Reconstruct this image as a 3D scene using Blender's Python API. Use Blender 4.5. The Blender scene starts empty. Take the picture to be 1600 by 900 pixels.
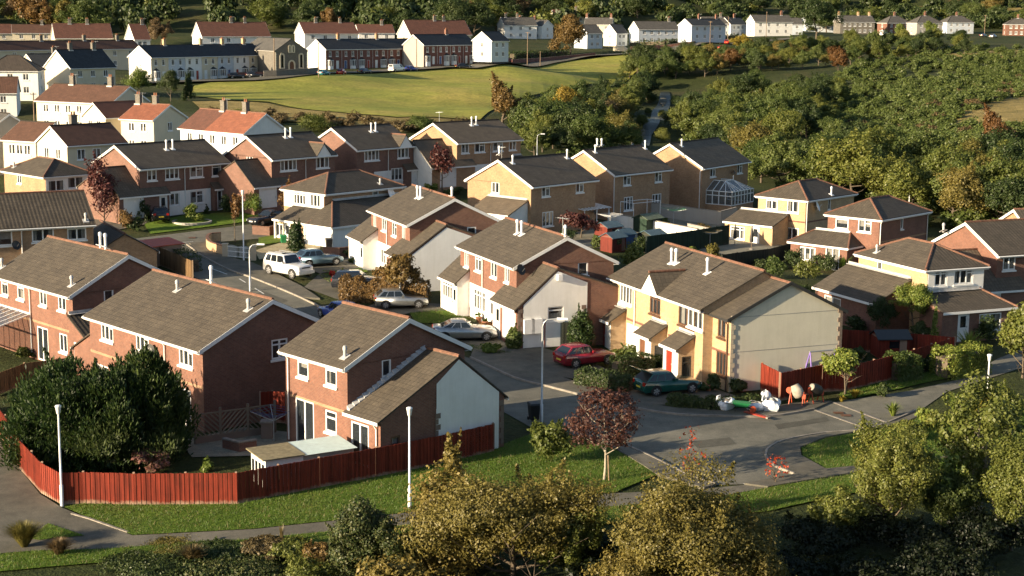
import bpy, bmesh, math, random
import numpy as np
from mathutils import Vector, Matrix
R=math.radians
rnd=random.Random(7)
sc=bpy.context.scene
C=sc.collection
# ---------------------------------------------------------------- camera model
F_PX,PITCH,ROLL=2498.965,R(9.771656),R(0.520984)
cp,sp,cr,sr=math.cos(PITCH),math.sin(PITCH),math.cos(ROLL),math.sin(ROLL)
def ray(px,py):
    a,b=px-800,py-450
    a,b=cr*a+sr*b,-sr*a+cr*b
    X,Y=a/F_PX,-b/F_PX
    return Vector((X,cp+Y*sp,-sp+Y*cp))
cam=bpy.data.cameras.new('camera'); camo=bpy.data.objects.new('camera',cam); C.objects.link(camo)
cam.sensor_width=36; cam.lens=F_PX/1600*36; cam.clip_start=1; cam.clip_end=5000
camo.matrix_world=Matrix.Rotation(math.pi/2-PITCH,4,'X')@Matrix.Rotation(ROLL,4,'Z')
sc.camera=camo
# ---------------------------------------------------------------- mesh helpers
class MB:
    def __init__(s): s.v=[];s.f=[];s.m=[];s.uv=[];s.sm=[]
    def face(s,pts,uv=None,m=0,sm=False):
        n=len(s.v); s.v+=[tuple(p) for p in pts]; s.f.append(list(range(n,n+len(pts)))); s.m.append(m); s.uv.append(uv); s.sm.append(sm)
    def mesh(s,V,Fc,m=0,sm=False):
        n=len(s.v); s.v+=[tuple(p) for p in V]
        for f in Fc: s.f.append([n+i for i in f]); s.m.append(m); s.uv.append(None); s.sm.append(sm)
    def hexa(s,p,m=0):   # 8 points bottom 4 ccw, top 4 ccw
        s.mesh(p,[(3,2,1,0),(4,5,6,7),(0,1,5,4),(1,2,6,5),(2,3,7,6),(3,0,4,7)],m)
    def box(s,x0,x1,y0,y1,z0,z1,m=0):
        s.hexa([(x0,y0,z0),(x1,y0,z0),(x1,y1,z0),(x0,y1,z0),(x0,y0,z1),(x1,y0,z1),(x1,y1,z1),(x0,y1,z1)],m)
    def tube(s,pts,rad,n=8,m=0,cap=True,sm=True):
        pts=[Vector(p) for p in pts]
        if not hasattr(rad,'__len__'): rad=[rad]*len(pts)
        V=[];k=len(pts)
        for i,p in enumerate(pts):
            t=(pts[min(i+1,k-1)]-pts[max(i-1,0)]).normalized()
            a=t.orthogonal().normalized() if abs(t.z)>.9 else Vector((0,0,1)).cross(t).normalized(); b=t.cross(a)
            for j in range(n):
                q=2*math.pi*j/n; V.append(p+(a*math.cos(q)+b*math.sin(q))*rad[i])
        Fc=[]
        for i in range(k-1):
            for j in range(n):
                Fc.append((i*n+j,i*n+(j+1)%n,(i+1)*n+(j+1)%n,(i+1)*n+j))
        s.mesh(V,Fc,m,sm)
        if cap:
            s.mesh(V[:n],[tuple(range(n))[::-1]],m); s.mesh(V[-n:],[tuple(range(n))],m)
    def bar(s,a,b,w,h,m=0):
        a,b=Vector(a),Vector(b); t=(b-a).normalized(); u=Vector((0,0,1))
        x=t.cross(u)
        x=x.normalized() if x.length>1e-4 else Vector((1,0,0)); y=x.cross(t)
        P=[]
        for q in (a,b):
            P+=[q-x*w/2-y*h/2,q+x*w/2-y*h/2,q+x*w/2+y*h/2,q-x*w/2+y*h/2]
        s.mesh(P,[(0,1,2,3),(7,6,5,4),(0,4,5,1),(1,5,6,2),(2,6,7,3),(3,7,4,0)],m)
    def lathe(s,prof,n=12,m=0,c=(0,0,0),sm=True):
        V=[];k=len(prof)
        for r,z in prof:
            for j in range(n):
                q=2*math.pi*j/n; V.append((c[0]+r*math.cos(q),c[1]+r*math.sin(q),c[2]+z))
        s.mesh(V,[(i*n+j,i*n+(j+1)%n,(i+1)*n+(j+1)%n,(i+1)*n+j) for i in range(k-1) for j in range(n)],m,sm)
        s.mesh(V[-n:],[tuple(range(n))],m); s.mesh(V[:n],[tuple(range(n))[::-1]],m)
    def build(s,name,mats,parent=None):
        me=bpy.data.meshes.new(name); me.from_pydata(s.v,[],s.f)
        if not isinstance(mats,(list,tuple)): mats=[mats]
        for m in mats: me.materials.append(m)
        me.polygons.foreach_set('material_index',s.m); me.polygons.foreach_set('use_smooth',s.sm)
        if any(u for u in s.uv):
            L=me.uv_layers.new(name='UVMap'); i=0
            for p,u in zip(me.polygons,s.uv):
                if u:
                    for k,li in enumerate(p.loop_indices): L.data[li].uv=u[k]
        me.update()
        return link(name,me,parent)
def link(name,me,parent=None):
    o=bpy.data.objects.new(name,me); C.objects.link(o)
    if parent: o.parent=parent
    return o
def tag(o,label=None,cat=None,group=None,kind=None):
    if label: o['label']=label
    if cat: o['category']=cat
    if group: o['group']=group
    if kind: o['kind']=kind
    return o
def thing(name,label,cat,loc=(0,0,0),rz=0,group=None,sc_=None):
    o=bpy.data.objects.new(name,None); C.objects.link(o); o.location=loc; o.rotation_euler=(0,0,rz); o.empty_display_size=.2
    if sc_: o.scale=sc_
    return tag(o,label,cat,group)
def copy_tree(o,parent=None):
    c=o.copy(); C.objects.link(c)
    if parent: c.parent=parent
    for ch in list(o.children): copy_tree(ch,c)
    return c
# ---------------------------------------------------------------- materials
def newmat(name):
    m=bpy.data.materials.new(name); m.use_nodes=True; nt=m.node_tree
    return m,nt,nt.nodes['Principled BSDF']
def N(nt,t,**k):
    n=nt.nodes.new(t)
    for a,b in k.items():
        if a[0]=='i' and a[1:].isdigit(): n.inputs[int(a[1:])].default_value=b
        else: setattr(n,a,b)
    return n
def ramp(nt,fac,stops):
    r=nt.nodes.new('ShaderNodeValToRGB'); e=r.color_ramp.elements
    while len(e)<len(stops): e.new(.5)
    for x,(p,c) in zip(e,stops): x.position=p; x.color=(*c,1)
    nt.links.new(fac,r.inputs[0]); return r
def mixc(nt,fac,a,b,mode='MIX'):
    n=nt.nodes.new('ShaderNodeMix'); n.data_type='RGBA'; n.blend_type=mode
    for i,x in ((0,fac),(6,a),(7,b)):
        if hasattr(x,'links'): nt.links.new(x,n.inputs[i])
        else: n.inputs[i].default_value=x if i==0 else (*x,1)
    return n.outputs[2]
def noise(nt,scale,detail=4,coord=None,rough=.6):
    n=N(nt,'ShaderNodeTexNoise'); n.inputs['Scale'].default_value=scale; n.inputs['Detail'].default_value=detail; n.inputs['Roughness'].default_value=rough
    if coord is not None: nt.links.new(coord,n.inputs['Vector'])
    return n.outputs[0]
def pos(nt): return N(nt,'ShaderNodeNewGeometry').outputs['Position']
def uvn(nt): return N(nt,'ShaderNodeTexCoord').outputs['UV']
def obj_co(nt): return N(nt,'ShaderNodeTexCoord').outputs['Object']
def bump(nt,b,h,dist,st=.6):
    n=N(nt,'ShaderNodeBump'); n.inputs['Distance'].default_value=dist; n.inputs['Strength'].default_value=st
    nt.links.new(h,n.inputs['Height']); nt.links.new(n.outputs[0],b.inputs['Normal'])
def sc3(c,k): return tuple(min(1,max(0,x*k)) for x in c)
def m_plain(name,c,rough=.6,metal=0,var=.12,scale=3,spec=.5):
    m,nt,b=newmat(name)
    f=noise(nt,scale,4,obj_co(nt))
    r=ramp(nt,f,[(.3,sc3(c,1-var)),(.7,sc3(c,1+var))])
    nt.links.new(r.outputs[0],b.inputs['Base Color']); b.inputs['Roughness'].default_value=rough; b.inputs['Metallic'].default_value=metal
    b.inputs['Specular IOR Level'].default_value=spec
    return m
def m_brick(name,c1,c2,mor,stain=.25):
    m,nt,b=newmat(name); co=uvn(nt)
    t=N(nt,'ShaderNodeTexBrick'); nt.links.new(co,t.inputs['Vector'])
    t.inputs['Scale'].default_value=1; t.inputs['Brick Width'].default_value=.225; t.inputs['Row Height'].default_value=.075; t.inputs['Mortar Size'].default_value=.009
    t.inputs['Color1'].default_value=(*c1,1); t.inputs['Color2'].default_value=(*c2,1); t.inputs['Mortar'].default_value=(*mor,1); t.inputs['Bias'].default_value=-.1
    st=noise(nt,.9,5,co,.7); st2=noise(nt,5,3,co)
    r=ramp(nt,st,[(.3,(1-stain,)*3),(.7,(1+stain*.4,)*3)]); r2=ramp(nt,st2,[(.3,(.86,.86,.86)),(.7,(1.1,1.1,1.1))])
    c=mixc(nt,1.0,t.outputs['Color'],r.outputs[0],'MULTIPLY'); c=mixc(nt,1.0,c,r2.outputs[0],'MULTIPLY')
    nt.links.new(c,b.inputs['Base Color']); b.inputs['Roughness'].default_value=.85
    bump(nt,b,t.outputs['Fac'],-.01,.5)
    return m
def m_roof(name,c,c2,row=.34,colw=.3,wave=.5,stain=.3):
    m,nt,b=newmat(name); co=uvn(nt)
    w=N(nt,'ShaderNodeTexWave',wave_type='BANDS',bands_direction='Y',wave_profile='SAW'); nt.links.new(co,w.inputs['Vector'])
    w.inputs['Scale'].default_value=.314/row
    w2=N(nt,'ShaderNodeTexWave',wave_type='BANDS',bands_direction='X',wave_profile='SIN'); nt.links.new(co,w2.inputs['Vector']); w2.inputs['Scale'].default_value=.314/colw
    br=N(nt,'ShaderNodeTexBrick'); nt.links.new(co,br.inputs['Vector']); br.inputs['Scale'].default_value=1; br.inputs['Brick Width'].default_value=colw; br.inputs['Row Height'].default_value=row
    br.inputs['Mortar Size'].default_value=.012; br.inputs['Color1'].default_value=(*c,1); br.inputs['Color2'].default_value=(*c2,1); br.inputs['Mortar'].default_value=(*sc3(c,.45),1); br.offset=0
    st=noise(nt,.7,6,co,.75); r=ramp(nt,st,[(.3,(1-stain,)*3),(.72,(1+stain*.5,)*3)])
    st3=noise(nt,9,2,co,.7); r3=ramp(nt,st3,[(.3,(.8,.8,.8)),(.72,(1.2,1.2,1.15))])
    cc=mixc(nt,1.0,br.outputs['Color'],r.outputs[0],'MULTIPLY'); cc=mixc(nt,1.0,cc,r3.outputs[0],'MULTIPLY')
    ms=noise(nt,3.2,6,co,.8); rm=ramp(nt,ms,[(.60,(0,0,0)),(.74,(1,1,1))]); mf=N(nt,'ShaderNodeMath',operation='MULTIPLY'); nt.links.new(rm.outputs[0],mf.inputs[0]); mf.inputs[1].default_value=.55; cc=mixc(nt,mf.outputs[0],cc,(c[0]*1.5,c[1]*1.6,c[2]*1.1))
    nt.links.new(cc,b.inputs['Base Color']); b.inputs['Roughness'].default_value=.8; b.inputs['Specular IOR Level'].default_value=.3
    ad=N(nt,'ShaderNodeMath',operation='MULTIPLY_ADD'); nt.links.new(w2.outputs['Fac'],ad.inputs[0]); ad.inputs[1].default_value=wave; nt.links.new(w.outputs['Fac'],ad.inputs[2])
    bump(nt,b,ad.outputs[0],.03,.8)
    return m
def m_render(name,c,stain=.12):
    m,nt,b=newmat(name); co=uvn(nt)
    st=noise(nt,.6,5,co,.7); st2=noise(nt,14,2,co)
    r=ramp(nt,st,[(.3,sc3(c,1-stain)),(.68,c)]); mp=N(nt,'ShaderNodeMapping'); mp.inputs['Scale'].default_value=(2.6,.22,1); nt.links.new(co,mp.inputs['Vector']); sk=noise(nt,1,5,mp.outputs[0],.7); rk=ramp(nt,sk,[(.30,(.93,.93,.91)),(.55,(1,1,1))]); nt.links.new(mixc(nt,1.0,r.outputs[0],rk.outputs[0],'MULTIPLY'),b.inputs['Base Color']); b.inputs['Roughness'].default_value=.9
    bump(nt,b,st2,.02,.35); return m
def m_ground(name,cols,scales=(.08,.6,6),rough=.95,bd=.08,bs=.8):
    m,nt,b=newmat(name); p=pos(nt)
    a=noise(nt,scales[0],5,p,.65); c=noise(nt,scales[1],5,p,.7); d=noise(nt,scales[2],4,p,.7)
    r=ramp(nt,a,[(.32,cols[0]),(.52,cols[1]),(.7,cols[2])]); r2=ramp(nt,c,[(.3,(.72,.74,.7)),(.7,(1.22,1.2,1.1))]); r3=ramp(nt,d,[(.28,(.62,.64,.6)),(.72,(1.3,1.28,1.2))])
    x=mixc(nt,1.0,r.outputs[0],r2.outputs[0],'MULTIPLY'); x=mixc(nt,1.0,x,r3.outputs[0],'MULTIPLY')
    nt.links.new(x,b.inputs['Base Color']); b.inputs['Roughness'].default_value=rough; b.inputs['Specular IOR Level'].default_value=.15
    bump(nt,b,d,bd,bs); return m
def m_leaf(name,cols,trans=.36):
    m=bpy.data.materials.new(name); m.use_nodes=True; nt=m.node_tree; nt.nodes.clear()
    g=N(nt,'ShaderNodeNewGeometry'); oi=N(nt,'ShaderNodeObjectInfo')
    n=len(cols); r=ramp(nt,g.outputs['Random Per Island'],[(i/max(1,n-1),c) for i,c in enumerate(cols)])
    v=N(nt,'ShaderNodeHueSaturation'); nt.links.new(r.outputs[0],v.inputs['Color'])
    mr=N(nt,'ShaderNodeMapRange'); nt.links.new(oi.outputs['Random'],mr.inputs[0]); mr.inputs[3].default_value=.8; mr.inputs[4].default_value=1.2; nt.links.new(mr.outputs[0],v.inputs['Value'])
    mh=N(nt,'ShaderNodeMapRange'); nt.links.new(oi.outputs['Random'],mh.inputs[0]); mh.inputs[3].default_value=.515; mh.inputs[4].default_value=.485; nt.links.new(mh.outputs[0],v.inputs['Hue'])
    d=N(nt,'ShaderNodeBsdfDiffuse'); t=N(nt,'ShaderNodeBsdfTranslucent'); gl=N(nt,'ShaderNodeBsdfGlossy'); gl.inputs['Roughness'].default_value=.5; gl.inputs['Color'].default_value=(.6,.6,.6,1)
    for x in (d,t): nt.links.new(v.outputs[0],x.inputs['Color'])
    mx=N(nt,'ShaderNodeMixShader'); mx.inputs[0].default_value=trans; nt.links.new(d.outputs[0],mx.inputs[1]); nt.links.new(t.outputs[0],mx.inputs[2])
    m2=N(nt,'ShaderNodeMixShader'); m2.inputs[0].default_value=.035; nt.links.new(mx.outputs[0],m2.inputs[1]); nt.links.new(gl.outputs[0],m2.inputs[2])
    o=N(nt,'ShaderNodeOutputMaterial'); nt.links.new(m2.outputs[0],o.inputs[0]); return m
def m_boards(name,c,pale):
    m,nt,b=newmat(name); co=uvn(nt)
    sx=N(nt,'ShaderNodeSeparateXYZ'); nt.links.new(co,sx.inputs[0])
    mp=N(nt,'ShaderNodeMapping'); mp.inputs['Scale'].default_value=(7,.35,1); nt.links.new(co,mp.inputs['Vector'])
    g=noise(nt,1.0,3,mp.outputs[0],.6); n2=noise(nt,1.1,5,co,.75)
    r=ramp(nt,g,[(.3,sc3(c,.55)),(.55,c),(.78,sc3(c,1.35))])
    ad=N(nt,'ShaderNodeMath',operation='MULTIPLY_ADD'); nt.links.new(n2,ad.inputs[0]); ad.inputs[1].default_value=.75; nt.links.new(sx.outputs[1],ad.inputs[2])
    f=ramp(nt,ad.outputs[0],[(.36,(1,1,1)),(.56,(0,0,0))])
    gi=N(nt,'ShaderNodeNewGeometry'); mr=N(nt,'ShaderNodeMapRange'); nt.links.new(gi.outputs['Random Per Island'],mr.inputs[0]); mr.inputs[3].default_value=.62; mr.inputs[4].default_value=1.25
    fd=noise(nt,.35,5,co,.75); rf=ramp(nt,fd,[(.35,(.7,.7,.72)),(.7,(1.2,1.15,1.1))])
    y=mixc(nt,1.0,r.outputs[0],rf.outputs[0],'MULTIPLY'); vm=N(nt,'ShaderNodeVectorMath',operation='SCALE'); nt.links.new(y,vm.inputs[0]); nt.links.new(mr.outputs[0],vm.inputs['Scale'])
    x=mixc(nt,f.outputs[0],vm.outputs[0],pale); nt.links.new(x,b.inputs['Base Color']); b.inputs['Roughness'].default_value=.75; b.inputs['Specular IOR Level'].default_value=.25
    return m
def m_glass(name,c=(.05,.062,.075),tr=.55):
    m,nt,b=newmat(name); b.inputs['Base Color'].default_value=(*c,1); b.inputs['Roughness'].default_value=.04; b.inputs['Specular IOR Level'].default_value=.7
    t=N(nt,'ShaderNodeBsdfTransparent'); mx=N(nt,'ShaderNodeMixShader'); mx.inputs[0].default_value=tr
    nt.links.new(b.outputs[0],mx.inputs[1]); nt.links.new(t.outputs[0],mx.inputs[2]); nt.links.new(mx.outputs[0],nt.nodes['Material Output'].inputs[0]); return m
def m_paint(name,c,metal=.0,rough=.25):
    m,nt,b=newmat(name); b.inputs['Base Color'].default_value=(*c,1); b.inputs['Metallic'].default_value=metal; b.inputs['Roughness'].default_value=rough
    b.inputs['Coat Weight'].default_value=.6; b.inputs['Coat Roughness'].default_value=.06
    f=noise(nt,2.5,4,obj_co(nt)); r=ramp(nt,f,[(.35,sc3(c,.85)),(.65,sc3(c,1.05))]); nt.links.new(r.outputs[0],b.inputs['Base Color'])
    return m
M={}
M['red']=m_brick('red_brick',(.225,.09,.056),(.17,.066,.044),(.2,.145,.115))
M['red2']=m_brick('brown_brick',(.22,.10,.07),(.165,.075,.054),(.2,.15,.12))
M['dred']=m_brick('old_red_brick',(.20,.055,.04),(.16,.045,.035),(.2,.15,.12))
M['tan']=m_brick('tan_brick',(.42,.235,.12),(.33,.18,.092),(.38,.3,.21))
M['buff']=m_brick('buff_brick',(.50,.315,.155),(.385,.235,.12),(.56,.47,.34),.2)
M['stone']=m_brick('grey_stone',(.16,.145,.12),(.10,.09,.08),(.24,.22,.19))
M['white']=m_render('white_render',(.84,.83,.8))
M['bandb']=m_brick('yellow_band_brick',(.38,.22,.125),(.32,.18,.10),(.36,.28,.2))
M['cream']=m_render('cream_render',(.68,.6,.45))
M['beige']=m_render('beige_render',(.66,.62,.5))
M['greyr']=m_render('grey_render',(.36,.34,.31))
M['palebl']=m_render('pale_blue_render',(.55,.6,.66))
M['roof']=m_roof('brown_concrete_tiles',(.090,.075,.059),(.070,.059,.048))
M['roofd']=m_roof('shade_lightened_tiles',(.135,.108,.082),(.108,.088,.068))  # brown tiles copied and lightened in colour for slopes turned from the sun
M['roof2']=m_roof('dark_brown_tiles',(.075,.06,.05),(.058,.048,.042))
M['roofr']=m_roof('red_clay_tiles',(.145,.065,.047),(.115,.055,.042))
M['roofo']=m_roof('orange_clay_tiles',(.27,.10,.06),(.22,.085,.055))
M['roofb']=m_roof('brown_clay_tiles',(.125,.065,.045),(.10,.052,.038))
M['slate']=m_roof('blue_slate',(.045,.052,.062),(.034,.04,.048),.22,.25,.1)
M['slateg']=m_roof('grey_slate',(.11,.105,.098),(.085,.08,.077),.22,.25,.1)
M['ridge']=m_plain('terracotta_ridge',(.155,.075,.048),.8,0,.35,5)
M['upvc']=m_plain('white_upvc',(.78,.78,.77),.4,0,.04)
M['lead']=m_plain('pale_lead',(.42,.42,.42),.6,0,.2)
M['brown']=m_plain('brown_window_wood',(.10,.05,.03),.5,0,.2)
M['gut']=m_plain('black_gutter',(.03,.03,.03),.5)
M['pane']=m_glass('window_glass')
M['pane2']=m_glass('conservatory_glass',(.12,.15,.17),.45)
M['curt']=m_plain('curtain_cloth',(.55,.52,.46),.9,0,.2,8)
M['doorw']=m_plain('white_door',(.75,.75,.74),.4,0,.05)
M['doorr']=m_plain('red_door',(.30,.03,.015),.45,0,.15)
M['doorb']=m_plain('brown_door',(.14,.06,.03),.5,0,.2)
M['doorg']=m_plain('blue_door',(.05,.1,.25),.5,0,.1)
M['pot']=m_plain('clay_pot',(.3,.13,.07),.8,0,.2)
M['fence']=m_boards('red_stained_boards',(.235,.036,.019),(.36,.25,.18))
M['fenced']=m_boards('dark_boards',(.035,.04,.03),(.05,.05,.04))
M['fenceg']=m_boards('dark_green_boards',(.02,.045,.03),(.04,.05,.04))
M['fencen']=m_boards('natural_boards',(.22,.14,.07),(.25,.18,.12))
M['slat']=m_boards('grey_brown_railing',(.13,.09,.065),(.2,.16,.12))
M['gal']=m_plain('galvanised_steel',(.42,.44,.45),.45,.6,.12)
M['whitep']=m_plain('white_painted_metal',(.76,.77,.78),.4,0,.05)
M['wood']=m_plain('weathered_wood',(.2,.14,.09),.85,0,.3,6)
M['bark']=m_plain('grey_brown_bark',(.11,.085,.06),.95,0,.4,5)
M['barkp']=m_plain('pale_bark',(.32,.28,.22),.9,0,.35,5)
M['black']=m_plain('black_plastic',(.015,.015,.016),.5)
M['tyre']=m_plain('tyre_rubber',(.018,.018,.018),.8)
M['rim']=m_plain('alloy',(.5,.5,.52),.35,.7)
M['lamp']=m_plain('headlamp_glass',(.65,.67,.7),.12,.2,.02)
M['tail']=m_plain('tail_lamp',(.35,.015,.01),.2)
M['plate']=m_plain('yellow_plate',(.6,.45,.05),.4)
M['cglass']=m_plain('car_glass',(.012,.016,.02),.05,0,.05,3,.8)
M['corr']=m_plain('pale_corrugated_sheet',(.45,.56,.56),.5,0,.12)
M['felt']=m_plain('mossy_roofing_felt',(.2,.17,.1),.95,0,.3,4)
M['feltg']=m_plain('green_roofing_felt',(.10,.13,.09),.95,0,.3,3)
M['feltb']=m_plain('blue_grey_felt',(.07,.12,.15),.9,0,.2,3)
M['bag']=m_plain('woven_white_bag',(.72,.75,.8),.7,0,.12,5)
M['rubble']=m_plain('rubble',(.3,.26,.2),.95,0,.35,9)
M['orange']=m_plain('orange_paint',(.42,.06,.02),.55,0,.2)
M['drum']=m_plain('cement_drum',(.33,.3,.25),.8,0,.3,4)
M['green']=m_plain('green_plastic',(.02,.2,.07),.5)
M['blue']=m_plain('blue_cloth',(.06,.1,.22),.8)
M['purple']=m_plain('purple_metal',(.2,.13,.45),.5)
M['tubw']=m_plain('garden_stone',(.36,.34,.3),.9,0,.25,2)
M['asph']=m_ground('asphalt',[(.135,.131,.126),(.16,.155,.149),(.19,.184,.176)],(.12,.8,22),.9,.01,.5)
M['asph2']=m_ground('footway_asphalt',[(.11,.102,.095),(.135,.126,.118),(.165,.154,.144)],(.2,1.1,25),.9,.01,.5)
M['asphd']=m_ground('tarmac_repair',[(.085,.083,.08),(.105,.102,.098),(.12,.117,.112)],(.3,1.1,24),.9,.01,.5)
M['line']=m_plain('road_paint',(.62,.61,.57),.7,0,.25,4)
M['kerb']=m_plain('kerb_concrete',(.24,.215,.185),.85,0,.3,3)
M['grass']=m_ground('lawn_grass',[(.10,.165,.021),(.122,.192,.029),(.17,.2,.045)],(.25,1.4,9),.95,.12,1)
M['field']=m_ground('mown_field',[(.20,.225,.045),(.27,.265,.06),(.34,.285,.085)],(.045,.16,1.2),.95,.15,.6)
M['rough']=m_ground('rough_grass',[(.16,.13,.05),(.27,.21,.09),(.33,.26,.12)],(.1,.5,2.2),.95,.4,1)
M['ground']=m_ground('garden_and_scrub_ground',[(.03,.042,.014),(.045,.055,.02),(.075,.065,.03)],(.07,.5,3),.97,.25,1)
M['gravel']=m_ground('pale_gravel',[(.36,.29,.2),(.43,.36,.26),(.5,.43,.32)],(.5,4,28),.95,.03,1)
M['patio']=m_ground('patio_paving',[(.2,.19,.17),(.25,.235,.21),(.3,.28,.25)],(.4,2,12),.9,.02,.6)
M['water']=m_ground('river_water',[(.02,.024,.02),(.035,.04,.035),(.12,.125,.12)],(.09,.5,1.5),.45,.1,1)
M['shingle']=m_ground('river_shingle',[(.09,.085,.075),(.15,.14,.12),(.22,.205,.18)],(.15,.8,4),.95,.1,1)
LEAF=dict(
 dgreen=[(.018,.03,.009),(.03,.046,.013),(.045,.06,.02)],
 shadedark=[(.008,.014,.005),(.014,.022,.007),(.024,.032,.011)],  # leaf tone darkened to stand in for shade on the thickets
 turf=[(.058,.10,.012),(.078,.125,.018),(.1,.13,.027)],
 green=[(.038,.056,.013),(.054,.074,.018),(.075,.092,.025)],
 lgreen=[(.055,.085,.014),(.09,.125,.022),(.14,.16,.035)],
 olive=[(.075,.064,.016),(.105,.088,.022),(.135,.11,.03)],
 oliveg=[(.056,.07,.014),(.08,.094,.019),(.112,.118,.027)],
 yellow=[(.13,.10,.015),(.2,.15,.022),(.28,.21,.04)],
 rust=[(.09,.042,.016),(.14,.065,.024),(.19,.10,.04)],
 purple=[(.038,.014,.014),(.065,.022,.02),(.10,.04,.03)],
 pink=[(.16,.06,.05),(.3,.14,.12),(.1,.1,.04)],
 bronze=[(.09,.062,.02),(.125,.082,.025),(.16,.105,.036)],
 brown=[(.075,.055,.026),(.12,.085,.04),(.17,.12,.06)],
 ivy=[(.02,.034,.009),(.045,.06,.016),(.12,.12,.05)],
 conif=[(.010,.022,.007),(.02,.038,.010),(.05,.075,.018)],
 straw=[(.2,.15,.06),(.3,.23,.1),(.4,.31,.15)],
 red=[(.5,.04,.015),(.42,.03,.015),(.3,.1,.03)],
)
LEAF={k:[sc3(c,{'red':1.1,'straw':.8,'pink':1.1,'olive':1.75,'oliveg':1.65,'green':1.75,'lgreen':1.6,'shadedark':1.0,'rust':1.3,'bronze':1.35,'brown':1.35,'conif':1.5,'turf':1.45,'dgreen':1.7}.get(k,1.5)) for c in v] for k,v in LEAF.items()}
for k,v in LEAF.items(): M['l_'+k]=m_leaf('leaf_'+k,v)
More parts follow.
